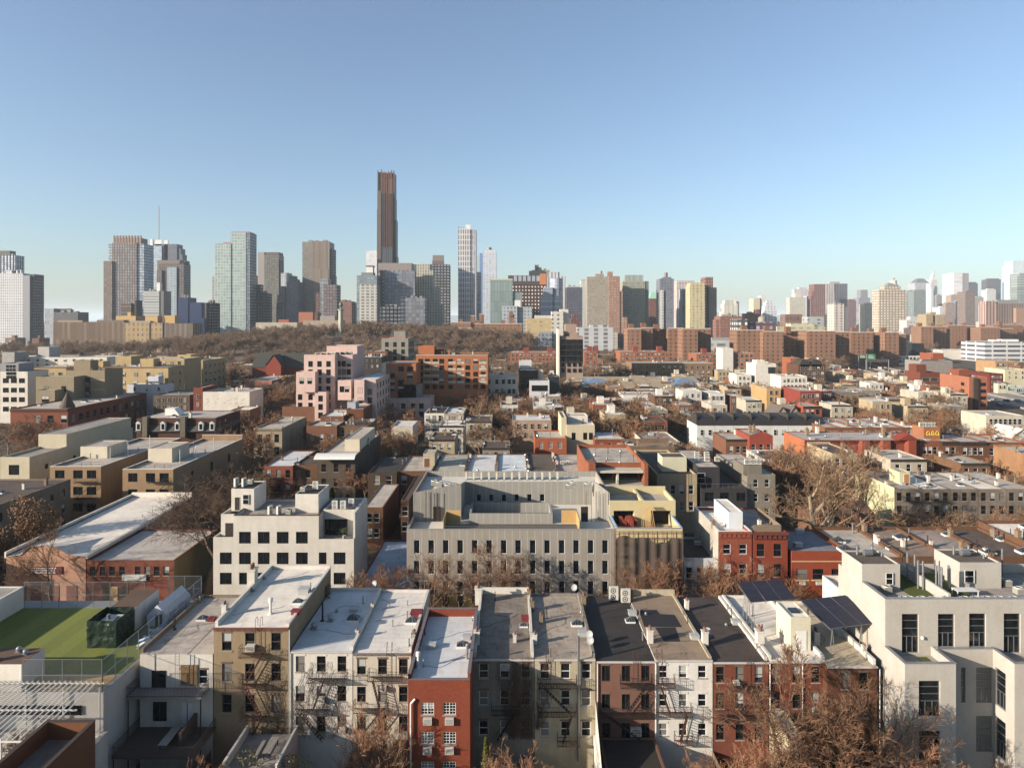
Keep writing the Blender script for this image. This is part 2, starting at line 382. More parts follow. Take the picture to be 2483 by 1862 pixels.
# ---------------------------------------------------------------- rooftop parts: positions as fractions of the roof (u across, v from front to back)
def chimney_mesh(h=1.2, w=.5, d=.7, m=None, pots=2):
    b = MB(); b.box(-w / 2, w / 2, -d / 2, d / 2, -.1, h, 'b'); b.box(-w / 2 - .05, w / 2 + .05, -d / 2 - .05, d / 2 + .05, h + .002, h + .09)
    b.mi = 1
    for k in range(pots): y = (k - (pots - 1) / 2) * d * .5; b.lathe(0, y, [(.11, h + .09), (.09, h + .4), (.07, h + .4)], 8)
    return b.mesh('chimney', [m or wallmat('brick', (150, 130, 112)), flat('clay_pot', (128, 88, 70), .8)])
PM = {}
def pm(kind):
    if kind in PM: return PM[kind]
    b = MB()
    if kind == 'skylight':
        b.box(-.7, .7, -.6, .6, 0, .25, 'b'); b.mi = 1
        T = (0, 0, .75)
        for a, c in (((-.66, -.56), (.66, -.56)), ((.66, -.56), (.66, .56)), ((.66, .56), (-.66, .56)), ((-.66, .56), (-.66, -.56))):
            b.q((*a, .26), (*c, .26), T)
        b.mi = 2
        for k in range(12):
            t = k / 12 * 4; s = int(t); f = t - s; cs = [(-.66, -.56), (.66, -.56), (.66, .56), (-.66, .56)]
            a = cs[s]; c = cs[(s + 1) % 4]; b.bar((a[0] + (c[0] - a[0]) * f, a[1] + (c[1] - a[1]) * f, .28), (0, 0, .78), .018, 3)
        me = b.mesh(kind, [M_white, M_glass2, M_galv])
    elif kind == 'hatch': b.box(-.5, .5, -.45, .45, 0, .45, 'b'); b.box(-.56, .56, -.5, .5, .452, .55); me = b.mesh(kind, [flat('hatch_sheet', (176, 178, 176), .5)])
    elif kind == 'red_hatch': b.box(-.55, .55, -.5, .5, 0, .4, 'b'); b.box(-.62, .62, -.56, .56, .402, .52); me = b.mesh(kind, [flat('red_sheet', (128, 44, 42), .5)])
    elif kind == 'vent': b.lathe(0, 0, [(.28, 0), (.14, .15), (.12, 1.15), (.24, 1.2), (.24, 1.55), (.1, 1.62)], 10); me = b.mesh(kind, [M_white])
    elif kind == 'mushroom': b.box(-.32, .32, -.32, .32, 0, .22, 'b'); b.lathe(0, 0, [(.2, .22), (.2, .42), (.34, .46), (.3, .6), (.12, .72)], 10); me = b.mesh(kind, [M_galv])
    elif kind == 'pipe': b.bar((0, 0, 0), (0, 0, 1.5), .07, 8); b.lathe(0, 0, [(.2, 0), (.08, .14)], 8); me = b.mesh(kind, [M_black])
    elif kind == 'stack': b.bar((0, 0, 0), (0, 0, 1.1), .1, 8); b.lathe(0, 0, [(.17, 1.1), (.17, 1.2), (.05, 1.34)], 8); me = b.mesh(kind, [M_galv])
    elif kind == 'chimney': me = chimney_mesh()
    elif kind == 'white_chimney': me = chimney_mesh(1.1, .5, .6, wallmat('stucco', (222, 218, 208), .3))
    elif kind == 'ac':   # condenser with round fan grille on its -y face
        b.box(-.46, .46, -.17, .17, .12, .95); b.mi = 1
        for x in (-.35, .35): b.box(x - .04, x + .04, -.2, .2, 0, .12)
        for rr, z in ((.3, 0), (.2, .002)):
            n = 16; b.mi = 1 if z == 0 else 0; b.q(*[(-.08 + rr * math.cos(2 * math.pi * k / n), -.172 - z, .55 + rr * math.sin(2 * math.pi * k / n)) for k in range(n)])
        b.mi = 1; b.q(*[(-.08 + .12 * math.cos(2 * math.pi * k / 12), -.176, .55 + .12 * math.sin(2 * math.pi * k / 12)) for k in range(12)])
        b.box(.3, .42, -.174, -.171, .3, .8); me = b.mesh(kind, [M_acw, M_grille])
    elif kind == 'ac2':  # double fan condenser
        b.box(-.46, .46, -.17, .17, .12, 1.45); b.mi = 1
        for x in (-.35, .35): b.box(x - .04, x + .04, -.2, .2, 0, .12)
        for zc in (.45, 1.08):
            for rr, z, mi in ((.28, 0, 1), (.19, .002, 0), (.1, .004, 1)):
                b.mi = mi; b.q(*[(-.06 + rr * math.cos(2 * math.pi * k / 16), -.172 - z, zc + rr * math.sin(2 * math.pi * k / 16)) for k in range(16)])
        me = b.mesh(kind, [M_acw, M_grille])
    elif kind == 'acbox':   # square condenser with a fan on top
        b.box(-.42, .42, -.42, .42, .08, .72, 'b'); b.mi = 1
        for k in range(9):
            z = .14 + k * .062
            b.box(-.43, .43, -.432, -.421, z, z + .025); b.box(-.432, -.421, -.43, .43, z, z + .025); b.box(.421, .432, -.43, .43, z, z + .025)
        b.mi = 0; b.lathe(0, 0, [(.4, .72), (.4, .8), (.34, .8), (.34, .74)], 16); b.mi = 1; b.lathe(0, 0, [(.33, .745), (.1, .76)], 16); b.lathe(0, 0, [(.08, .76), (.08, .82)], 8)
        me = b.mesh(kind, [M_acw, M_grille])
    elif kind == 'dish':
        b.bar((0, 0, 0), (0, 0, .9), .025, 5); b.mi = 1
        n = 12; c = Vector((0, 0, 1.0)); ax = Vector((-.5, -.75, .45)).normalized(); u = ax.cross(Vector((0, 0, 1))).normalized(); w = ax.cross(u)
        ring = [[c + ax * (r * r * .5) + u * (r * math.cos(2 * math.pi * k / n)) + w * (r * math.sin(2 * math.pi * k / n)) for k in range(n)] for r in (.02, .25, .42)]
        for A, B in zip(ring, ring[1:]):
            for k in range(n): b.q(A[k], A[(k + 1) % n], B[(k + 1) % n], B[k])
        b.mi = 0; b.bar(c - w * .35, c + ax * .5, .015, 4); me = b.mesh(kind, [M_galv, flat('dish_grey', (150, 152, 155), .5)])
    elif kind == 'dome':
        b.box(-.5, .5, -.5, .5, 0, .2, 'b'); b.lathe(0, 0, [(.4, .2), (.45, .5), (.5, .52), (.45, .75), (.28, .95), (.1, 1.0)], 14); me = b.mesh(kind, [M_galv])
    elif kind == 'goose':   # curved top of an escape ladder
        for x in (-.25, .25):
            pts = [(x, -.15, -.2)] + [(x, -.15 + .35 * (1 - math.cos(t)), .75 + .3 * math.sin(t)) for t in (0, .6, 1.2, 1.9, 2.5, 3.14)] + [(x, .55, .0)]
            b.path(pts, .025, 4)
        me = b.mesh(kind, [M_rust])
    PM[kind] = me; return me
PART = {'red_hatch': 'roof_hatch', 'hatch': 'roof_hatch', 'vent': 'roof_vent', 'mushroom': 'roof_vent', 'pipe': 'vent_pipe', 'stack': 'vent_pipe', 'white_chimney': 'chimney',
        'goose': 'ladder_top', 'dome': 'roof_vent'}
def roof_item(info, kind, u, v, rz=0.0, sc=1.0, label=None):
    x = info['X0'] + (info['X1'] - info['X0']) * u; y = info['Y0'] + (info['Y1'] - info['Y0']) * v
    if kind in ('ac', 'ac2', 'acbox', 'dish'):
        o = bpy.data.objects.new({'dish': 'satellite_dish'}.get(kind, 'condenser_unit'), pm(kind)); C.objects.link(o)
        o.location = (x, y, info['Zr'] + (info['Z'] - info['Zr'] if kind == 'dish' and (u < .04 or u > .96) else .001)); o.rotation_euler = (0, 0, rz); o.scale = (sc,) * 3
        info.setdefault('items', []).append(o); o['_of'] = info['label']; o['_k'] = kind
        if label: o['label'] = label
        ITEMS.append((o, info, kind)); return o
    return place(PART.get(kind, kind), pm(kind), info['root'], (x, y, info['Zr']), rz, (sc,) * 3)
ITEMS = []
def box_part(info, name, x0, x1, y0, y1, z0, z1, m, skip='b'):
    return MB().box(x0, x1, y0, y1, z0, z1, skip).obj(name, m, info['root'])
def bulkhead(info, x0, x1, y0, y1, z1, wall, roof, door=None, win=None, par=.15, z0=None):
    z0 = info['Zr'] if z0 is None else z0
    b = MB(); b.box(x0, x1, y0, y1, z0, z1, 'bt'); zr = z1 - par; T = .15
    b.box(x0 + .002, x1 - .002, y0 + .001, y0 + T, zr, z1, 'fb'); b.box(x0 + .002, x1 - .002, y1 - T, y1 - .001, zr, z1, 'kb')
    b.box(x0 + .001, x0 + T, y0 + T, y1 - T, zr, z1, 'lb'); b.box(x1 - T, x1 - .001, y0 + T, y1 - T, zr, z1, 'rb')
    b.mi = 1; b.q((x0 + .01, y0 + .01, zr), (x1 - .01, y0 + .01, zr), (x1 - .01, y1 - .01, zr), (x0 + .01, y1 - .01, zr))
    o = b.obj('roof_bulkhead', [wall, roof], info['root'])
    if door:
        dx, dw, dh, dm = door; d = MB(); d.box(x0 + dx, x0 + dx + dw, y0 - .04, y0 - .002, z0 + .1, z0 + dh); d.mi = 1; d.box(x0 + dx + .06, x0 + dx + dw - .06, y0 - .055, y0 - .041, z0 + .14, z0 + dh - .06)
        d.obj('door', [M_white, dm], info['root'])
    if win:
        wx_, ww, wz, wh = win; place('window', winmesh(ww, wh, 'far', 0), info['root'], (x0 + wx_, y0 - .09, wz))
    return o
def fire_escape(info, spans, m=None, depth=.95, stairs=True, ladder=None, flip=False):
    """spans: list of (x0,x1,z) platforms from top to bottom, in metres"""
    m = m or M_rust; Y = info['Y0'] - .03; top = None
    roots = []
    for x0, x1, z in spans:
        b = MB()
        b.box(x0, x1, Y - depth, Y - depth + .05, z - .07, z); b.box(x0, x1, Y - .05, Y, z - .07, z)
        n = int((x1 - x0) / .16)
        for k in range(n + 1): x = x0 + (x1 - x0) * k / n; b.box(x - .022, x + .022, Y - depth + .05, Y - .05, z - .05, z - .015)
        for zz in (.5, .95): b.path([(x0, Y, z + zz), (x0, Y - depth, z + zz), (x1, Y - depth, z + zz), (x1, Y, z + zz)], .02)
        for k in range(int((x1 - x0) / .22) + 1): x = x0 + .22 * k; b.bar((x, Y - depth, z), (x, Y - depth, z + .95), .011, 3)
        for x in (x0, x1):
            for k in (0, .3, .6, .95): b.bar((x, Y - k, z), (x, Y - k, z + .95), .013, 3)
            b.bar((x, Y, z - .6), (x, Y - depth, z - .05), .025, 4)
        roots.append(b.obj('fire_escape', m, info['root']))
    if stairs:
        for i, ((a0, a1, za), (b0, b1, zb)) in enumerate(zip(spans, spans[1:] + [(spans[-1][0], spans[-1][1], spans[-1][2] - 3)])):
            if zb < .8: break
            s = MB(); fl = (i % 2 == 0) != flip
            xs = min(a1, b1) - .45 if fl else max(a0, b0) + .45; xe = max(a0, b0) + .5 if fl else min(a1, b1) - .5
            for dy in (-depth + .12, -depth + .62): s.bar((xs, Y + dy, za), (xe, Y + dy, zb), .04, 4); s.bar((xs, Y + dy, za + .8), (xe, Y + dy, zb + .8), .016, 3)
            n = 11
            for k in range(1, n): f = k / n; x = xs + (xe - xs) * f; z = za + (zb - za) * f; s.box(x - .1, x + .1, Y - depth + .12, Y - depth + .62, z - .02, z)
            so = s.obj('stair', m, info['root']); so.parent = roots[i]; so.location = (0, 0, 0); so.matrix_parent_inverse = Matrix()
    if ladder is not None:
        l = MB(); x = ladder; z0 = spans[0][2]; z1 = info['Z'] + .1
        for dx in (-.22, .22): l.bar((x + dx, Y - .2, z0), (x + dx, Y - .2, z1), .022, 4)
        k = z0 + .3
        while k < z1: l.bar((x - .22, Y - .2, k), (x + .22, Y - .2, k), .013, 3); k += .32
        l.obj('ladder', m, info['root']); place('ladder_top', pm('goose'), info['root'], (x, Y - .05, info['Zr']))
    return roots
# ================================================================ GROUND, STREETS
def sheet(name, x0, x1, y0, y1, z, m):
    o = MB().q((x0, y0, z), (x1, y0, z), (x1, y1, z), (x0, y1, z)).obj(name, m); return struct(o)
m_yard = flat('yard_earth', (84, 72, 58), .95, var=.8, scale=.25)
m_asph = flat('asphalt', (92, 92, 92), .9, var=.5, scale=.4); m_walk = flat('concrete_walk', (158, 152, 144), .85, var=.5, scale=.6)
sheet('ground', -40000, 40000, -300, 60000, 0, m_yard)
for y in (91.5,): sheet('road', -700, 290, y, y + 10, .004, m_asph)
for y in (88.3, 101.5): 
    o = MB().box(-700, 290, y, y + 3.2, 0, .13, 'b').obj('pavement', m_walk); struct(o)
lane = MB()
for k in range(-40, 40): lane.box(k * 6, k * 6 + 3, 96.4, 96.55, .006, .012, 'b')
struct(lane.obj('road_marking', M_white))
# ================================================================ WALL / ROOF PALETTE
def P(c, k='stucco', d=.35): return wallmat(k, c, d)
W_white = P((226, 222, 212), d=.3); W_cream = P((196, 184, 156), d=.5); W_grey = P((150, 144, 134), d=.7); W_tan = P((158, 138, 108), d=.3)
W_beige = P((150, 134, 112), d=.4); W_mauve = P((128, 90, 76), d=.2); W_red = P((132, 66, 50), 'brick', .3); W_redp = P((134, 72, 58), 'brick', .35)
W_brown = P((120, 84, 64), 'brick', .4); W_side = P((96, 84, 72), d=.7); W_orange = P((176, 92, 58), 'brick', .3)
R_white = roofmat((226, 222, 214), .5, .3); R_blue = roofmat((204, 208, 212), .3, .25); R_grey = roofmat((156, 152, 148), 1, .5); R_dark = roofmat((58, 54, 52), .6, .4)
R_taupe = roofmat((146, 130, 112), .4, .35); R_brown = roofmat((92, 78, 68), 1, .5); R_lt = roofmat((186, 180, 172), 1, .45); R_cream = roofmat((188, 178, 158), .5, .4)
Y0 = 71.5
def row(name, label, xl, xr, yf, yb, wall, roof, xs, ys, w=.92, h=1.6, st='sash', par=0.0, cat='house', Yf=Y0, Z=None, **k):
    Z = wZ(yf, Yf) if Z is None else Z
    return building(name, label, xl, xr, yf, yb, Z, wall, roof, dict(xs=xs, ys=ys, w=w, h=h, st=st), Y0=Yf, par=par, cat=cat, group=k.pop('group', 'row houses along the bottom, seen from the back'), **k)
def edge_walls(i, sides='lr', h=.45, m=None, w=.3, back=.5, y0=.02):
    """raised party walls along the roof sides"""
    m = m or W_white
    X0, X1, a, c, z = i['X0'], i['X1'], i['Y0'], i['Y1'], i['Zr']
    for s in sides:
        x = X0 + .002 if s == 'l' else X1 - w - .002
        MB().box(x, x + w, a + (c - a) * y0, c - .26, z + .002, z + h, 'b').obj('parapet', m, i['root'])
    if back: MB().box(X0 + .002, X1 - .002, c - .25, c - .002, z + .002, z + back, 'b').obj('parapet', m, i['root'])
f1 = row('row_house', 'low white house with balcony and long grey roof, beside the artificial turf roof', 339, 516, 1586, 1447, W_white, R_lt, [449, 492], [1623], h=1.5)
edge_walls(f1, 'l', .5, W_beige, .2, .3)
f2 = row('row_house', 'tall tan house with a white roof and rusty fire escape, tallest at the bottom', 518, 699, 1521, 1379, W_tan, R_white, [550, 606, 669.5], [1534, 1608, 1684], w=1.0, h=1.85, st='brown', corn=(flat('brown_cornice', (110, 72, 60), .8), .35, .15))
edge_walls(f2, 'l', .55); edge_walls(f2, 'r', .25, back=0)
f3 = row('row_house', 'white house with bluish white roof and black pyramid skylight, vines on its wall', 703, 855, 1579, 1431, W_white, R_blue, [728, 779, 829], [1590, 1662, 1736], h=1.65, st='brown')
edge_walls(f3, 'r', .35, back=.35)
f4 = row('row_house', 'off-white house with pale roof carrying a red hatch, left of the red brick house', 856, 997, 1583, 1434, P((216, 208, 190), d=.4), roofmat((214, 212, 208), 1, .25), [876.5, 927.5, 978], [1597, 1664, 1736], h=1.62, st='brown', corn=(flat('tin_cornice', (120, 110, 104), .7), .25, .16))
edge_walls(f4, 'r', .4, back=.3)
f5 = row('row_house', 'red brick house with white grid windows and a low parapeted white roof', 989, 1140, 1647, 1487, P((146, 66, 42), 'brick', .2), R_blue, [1037, 1090], [1703, 1774, 1846], w=1.22, h=1.17, st='six', Yf=66.0, Z=12.2, pf=.25, ps=.75, pb=.9, cope=flat('lead_coping', (112, 108, 110), .5))
for x in (1037, 1090):
    for y in (1738, 1809):
        z = wZ(y, 66); X = wX(x, 66); b = MB(); b.box(X - .42, X + .42, 66 - .3, 66 - .002, z - .62, z); b.mi = 1
        for k in range(6): b.box(X - .36, X + .36, 65.695, 65.699, z - .56 + k * .09, z - .52 + k * .09)
        b.obj('air_conditioner', [M_acw, M_grille], f5['root'])
d = MB(); xp = wX(996, 65.8); d.bar((xp, 65.8, .2), (xp, 65.8, 10), .09, 8); d.bar((xp, 65.8, 10), (xp + .4, 65.9, 10.4), .1, 8); d.obj('drainpipe', M_white, f5['root'])
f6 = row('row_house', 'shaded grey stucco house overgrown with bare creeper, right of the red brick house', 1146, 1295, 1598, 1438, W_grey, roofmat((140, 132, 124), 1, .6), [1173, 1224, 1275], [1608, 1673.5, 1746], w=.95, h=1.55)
edge_walls(f6, 'lr', .6, back=.8)
f7 = row('row_house', 'cream house with a tall grey flue and fire escape, weathered pale roof', 1296, 1444, 1598, 1443, W_cream, roofmat((176, 166, 154), 1, .6), [1321, 1371, 1421], [1608, 1673, 1748], w=.95, h=1.6)
edge_walls(f7, 'r', .5, W_grey, back=.3)
p7 = MB(); xa = wX(1405, Y0); xb = wX(1437, Y0)
p7.bar((wX(1403, 71), 71.25, 1), (wX(1403, 71), 71.25, 14), .13, 8); p7.obj('flue_pipe', M_galv, f7['root'])
f8 = row('row_house', 'mauve brown house with a black tar roof', 1446, 1588, 1603, 1447, W_mauve, R_dark, [1469.5, 1518, 1565], [1613, 1682, 1752], w=.88, h=1.65, st='dark', group='row houses along the bottom, seen from the back')
f9 = row('row_house', 'white house with a taupe roof patched black', 1589, 1728, 1600, 1442, P((224, 222, 216), d=.25), R_taupe, [1608, 1656, 1702.5], [1613, 1682, 1753], w=.85, h=1.3)
edge_walls(f9, 'r', .2, W_cream, back=.75)
b = MB(); zz = f9['Zr'] + .006
def rp(x, y): Yp = wY(y, f9['Zr']); return (wX(x, Yp), Yp, zz)
b.q(rp(1549, 1478), rp(1592, 1478), rp(1600, 1488), rp(1636, 1490), rp(1654, 1520), rp(1562, 1519)); b.q(rp(1588, 1520.5), rp(1638, 1520.5), rp(1650, 1555), rp(1610, 1555))
b.obj('tar_patch', roofmat((40, 38, 42), 1, .2), f9['root'])
f10 = row('row_house', 'dull red house with a dark brown roof beside the white solar panel roof', 1730, 1864, 1605, 1448, W_redp, roofmat((74, 66, 62), 1, .4), [1746.6, 1794, 1840], [1616, 1679, 1755], w=.86, h=1.65, st='brown')
edge_walls(f10, 'r', .35, back=0)
f11 = row('row_house', 'red house with a bright white roof, a bulkhead with white door and a raised solar array', 1866, 2003, 1603, 1448, P((130, 68, 54), 'brick', .35), R_white, [1883, 1932, 1978], [1616, 1679, 1755], w=.86, h=1.65, st='brown')
edge_walls(f11, 'lr', .45, back=.3)
f12 = row('row_house', 'brick house with a pale roof under the larger solar array, beside the big white building', 2006, 2128, 1620, 1462, P((112, 70, 52), 'brick', .5), R_cream, [2051, 2095], [1630, 1700], w=.9, h=1.7, st='brown', Z=11.2, Yf=70.5)
edge_walls(f12, 'r', .6, back=.3)
# ---- roof fittings at photo positions: kind, column, row
def at_roof(i, kind, x, y, rz=0, sc=1.0, zo=0.0, name=None):
    Yp = wY(y, i['Zr']); X = wX(x, Yp)
    if kind in ('ac', 'ac2', 'acbox', 'dish'): return roof_item(i, kind, (X - i['X0']) / (i['X1'] - i['X0']), (Yp - i['Y0']) / (i['Y1'] - i['Y0']), rz, sc)
    return place(name or PART.get(kind, kind), pm(kind), i['root'], (X, Yp, i['Zr'] + zo), rz, (sc,) * 3)
for a in ((f1, 'skylight', 491, 1502, 0, .8), (f1, 'red_hatch', 514, 1504, 0, .7), (f1, 'pipe', 424, 1526), (f2, 'vent', 656, 1488, 0, 1.1), (f2, 'white_chimney', 612, 1420, 0, 1.8), (f2, 'hatch', 738, 1438, 0, 1.2), (f2, 'skylight', 722, 1462, 0, .8), (f2, 'red_hatch', 718, 1487, 0, .8), (f2, 'white_chimney', 545, 1490, 0, 1),
          (f3, 'mushroom', 761, 1524), (f3, 'mushroom', 801, 1505), (f3, 'pipe', 782, 1505, 0, 1.4), (f3, 'hatch', 856, 1482, 0, .8), (f3, 'skylight', 857, 1504, 0, 1.1), (f4, 'white_chimney', 866, 1545, 0, .7), (f4, 'white_chimney', 903, 1480, 0, .7), (f4, 'red_hatch', 1010, 1492, 0, 1.1), (f4, 'skylight', 998, 1509), (f4, 'pipe', 992, 1575, 0, .8), (f4, 'chimney', 1004, 1545, 0, .6), (f4, 'dish', 908, 1434),
          (f5, 'vent', 1014, 1618, 0, 1.0), (f5, 'stack', 1027, 1617, 0, .6), (f5, 'hatch', 1046, 1570, 0, .9), (f5, 'skylight', 1121, 1567, 0, .9), (f5, 'hatch', 1132, 1548, 0, .8), (f5, 'stack', 1133, 1597, 0, 1.2),
          (f6, 'red_hatch', 1275, 1503, 0, .9), (f6, 'skylight', 1270, 1518, 0, .7), (f6, 'white_chimney', 1248, 1556, 0, .75), (f6, 'white_chimney', 1156, 1560, 0, 1.2), (f6, 'white_chimney', 1160, 1460, 0, 1.6), (f6, 'chimney', 1290, 1480, 0, 1),
          (f7, 'chimney', 1312, 1510, 0, .8), (f7, 'skylight', 1398, 1515, 0, .9), (f7, 'hatch', 1412, 1540, 0, .9), (f7, 'white_chimney', 1297, 1560, 0, .9), (f7, 'dish', 1430, 1560), (f7, 'dish', 1432, 1575), (f7, 'chimney', 1415, 1470, 0, 1.1), (f7, 'dish', 1393, 1443), (f7, 'pipe', 1318, 1500, 0, .7), (f7, 'pipe', 1326, 1500, 0, .9),
          (f8, 'skylight', 1528, 1507, 0, .8), (f8, 'hatch', 1533, 1490, 0, .9), (f8, 'ac2', 1488, 1456, 0, 1.25), (f8, 'ac2', 1517, 1462, 0, 1.25),
          (f9, 'white_chimney', 1576, 1556, 0, 1.2), (f9, 'hatch', 1684, 1548, 0, .9), (f9, 'white_chimney', 1709, 1560, 0, 1.2), (f9, 'dish', 1716, 1552), (f9, 'white_chimney', 1665, 1475, 0, .9),
          (f10, 'hatch', 1784, 1512, 0, .9), (f11, 'white_chimney', 1842, 1566, 0, 1.5), (f11, 'pipe', 1848, 1545, 0, 1.0), (f11, 'white_chimney', 1978, 1560, 0, 1.2), (f12, 'hatch', 2038, 1540, 0, .8), (f12, 'white_chimney', 2095, 1585, 0, .8)): at_roof(*a)
# pots of the far parapets
for i, fr in ((f3, .02), (f6, .98), (f9, .02)): roof_item(i, 'chimney', fr, .9, 0, .9)
def fe(i, plats, **k):
    fire_escape(i, [(wX(a, Y0 - .5), wX(c, Y0 - .5), wZ(y, Y0 - .5)) for a, c, y in plats], **k)
fe(f2, [(582, 648, 1588), (582, 646, 1662), (584, 646, 1740)], ladder=wX(627, Y0), m=M_rust)
fe(f3, [(746, 838, 1649), (714, 796, 1724)], ladder=None, m=flat('brown_iron', (58, 42, 38), .8))
fe(f4, [(893, 974, 1645), (858, 934, 1722)], ladder=wX(944, Y0), flip=True, m=flat('brown_iron', (58, 42, 38), .8))
fe(f7, [(1304, 1398, 1662), (1304, 1398, 1731), (1352, 1405, 1802)], flip=True, m=flat('brown_iron', (58, 42, 38), .8), ladder=wX(1330, Y0))
fe(f6, [(1192, 1260, 1727)], m=M_black)
fe(f8, [(1505, 1581, 1661), (1458, 1579, 1732)], m=M_black, ladder=wX(1541, Y0))
fe(f9, [(1592, 1636, 1661), (1592, 1677, 1731), (1637, 1680, 1800)], m=M_rust, flip=True, ladder=wX(1600, Y0))
fe(f10, [(1777, 1850, 1668), (1738, 1850, 1738)], m=M_black, ladder=wX(1815, Y0))
# white drains and cornices on the rear walls
for i, xs in ((f8, (1449,)), (f9, (1590,)), (f11, (1868, 1947)), (f12, (2122,)), (f2, (701,))):
    for x in xs: MB().bar((wX(x, Y0 - .2), i['Y0'] - .12, .3), (wX(x, Y0 - .2), i['Y0'] - .12, i['Z'] - .2), .055, 6).obj('drainpipe', M_white, i['root'])
for i in (f3, f6, f7, f8, f9, f10, f11, f12):
    MB().box(i['X0'], i['X1'], i['Y0'] - .12, i['Y0'] - .003, i['Zr'] - .14, i['Zr'] + .03).obj('gutter', flat('pale_gutter', (196, 192, 186), .6), i['root'])
# loose window air conditioners
def wac(i, x, y, sc=1):
    X = wX(x, i['Y0'] - .3); z = wZ(y, i['Y0'] - .3); b = MB(); b.box(X - .33 * sc, X + .33 * sc, i['Y0'] - .45, i['Y0'] + .1, z - .22 * sc, z + .22 * sc); b.mi = 1
    for k in range(4): b.box(X - .27 * sc, X + .27 * sc, i['Y0'] - .456, i['Y0'] - .451, z + (-.15 + k * .09) * sc, z + (-.1 + k * .09) * sc)
    b.obj('air_conditioner', [M_acw, M_grille], i['root'])
for a in ((f2, 607, 1571, 1.4), (f3, 779, 1697), (f3, 829, 1770), (f4, 929, 1669), (f8, 1542, 1774, 1.7), (f10, 1786, 1656, .9), (f6, 1224, 1786, 1), (f11, 1978, 1722, 1)): wac(*a)
# ---- solar arrays
def solar(label, pts, legs, zroof):
    """pts: four corners near-left, near-right, far-right, far-left in metres"""
    t = thing('solar_array', label, 'solar array', (pts[0][0], pts[0][1], zroof), 'raised solar arrays')
    A, B_, C_, D_ = [Vector(p) for p in pts]; n = (B_ - A).cross(D_ - A).normalized()
    cell = flat('solar_cell', (30, 34, 58), .22, .2, .6, .2)
    m, tt, bb = newmat('solar_panel'); g = N(tt, "ShaderNodeNewGeometry"); s = N(tt, "ShaderNodeSeparateXYZ"); tt.links.new(g.outputs['Position'], s.inputs[0])
    l = mth(tt, 'MAXIMUM', mth(tt, 'LESS_THAN', mth(tt, 'FRACT', mth(tt, 'MULTIPLY', s.outputs[0], 5.8)), .09), mth(tt, 'LESS_THAN', mth(tt, 'FRACT', mth(tt, 'MULTIPLY', s.outputs[1], 5.8)), .11))
    tt.links.new(mixrgb(tt, 'MIX', mth(tt, 'MULTIPLY', l, .8), srgb((12, 12, 22)), srgb((110, 114, 136))), bb.inputs['Base Color']); bb.inputs['Roughness'].default_value = .45; bb.inputs['Specular IOR Level'].default_value = .12
    for k in range(3):
        for r in range(3):
            f = lambda u, v: A + (B_ - A) * u + (D_ - A) * v
            u0, u1, v0, v1 = k / 3 + .005, (k + 1) / 3 - .005, r / 3 + .001, (r + 1) / 3 - .001
            b = MB(); top = [f(u0, v0), f(u1, v0), f(u1, v1), f(u0, v1)]; bot = [p - n * .05 for p in top]
            b.q(*top); b.q(*reversed(bot)); b.mi = 1
            for q in range(4): b.q(bot[q], bot[(q + 1) % 4], top[(q + 1) % 4], top[q])
            b.obj('solar_panel', [m, M_galv], t)
    fr = MB()
    for v in (.1, .5, .9):
        fr.bar(A + (D_ - A) * v - n * .12, B_ + (C_ - B_) * v - n * .12, .06)
    for u in (.02, .34, .66, .98): fr.bar(A + (B_ - A) * u - n * .22, D_ + (C_ - D_) * u - n * .22, .05)
    fr.obj('frame', M_galv, t)
    for (u, v) in legs:
        p = A + (B_ - A) * u + (D_ - A) * v - n * .2; l = MB()
        l.box(p.x - .3, p.x + .3, p.y - .18, p.y + .18, zroof - .0, zroof + .15)
        for dx in (-.22, .22): l.bar((p.x + dx, p.y, zroof + .1), p, .035, 5)
        l.bar((p.x, p.y + .6, zroof), p, .03, 5); l.bar((p.x - .12, p.y, zroof + (p.z - zroof) * .5), (p.x + .12, p.y, zroof + (p.z - zroof) * .5), .025)
        l.obj('support_leg', M_galv, t)
zr = f11['Zr']
solar('smaller raised solar array of dark panels over the white roof, left of the white bulkhead', [(27.3, 78, 14.72), (32.5, 78, 15.1), (32.2, 81.6, 15.9), (26.9, 81.6, 15.6)], [(.08, .1), (.12, .55), (.15, .9), (.9, .85)], zr)
solar('larger raised solar array of dark panels right of the white roof bulkhead', [(34.0, 73, 14.0), (39.15, 73, 14.6), (38.7, 78.5, 15.0), (33.2, 78.5, 14.75)], [(.1, .08), (.1, .9), (.72, .1), (.93, .12), (.9, .8)], zr - .3)
bulkhead(f11, 30.1, 32.25, 73.7, 77.8, 14.9, P((214, 208, 184), d=.15), R_white, door=(.62, 1.1, 2.2, M_white))
MB().box(30.7, 31.7, 75, 76.1, 14.78, 14.95).obj('skylight', M_glass, f11['root'])
# ================================================================ BIG WHITE BUILDING, RIGHT
wb = P((188, 184, 176), d=.2)
XL = 38.55
bw = building('apartment_building', 'large pale stucco apartment building with tall grid windows, bottom right corner', XL, 62, 70.5, 80.6, 18.2, wb, R_grey, None, world=True, pf=.95, ps=.95, pb=.95, roofz=17.25, cat='apartment building')
root = bw['root']
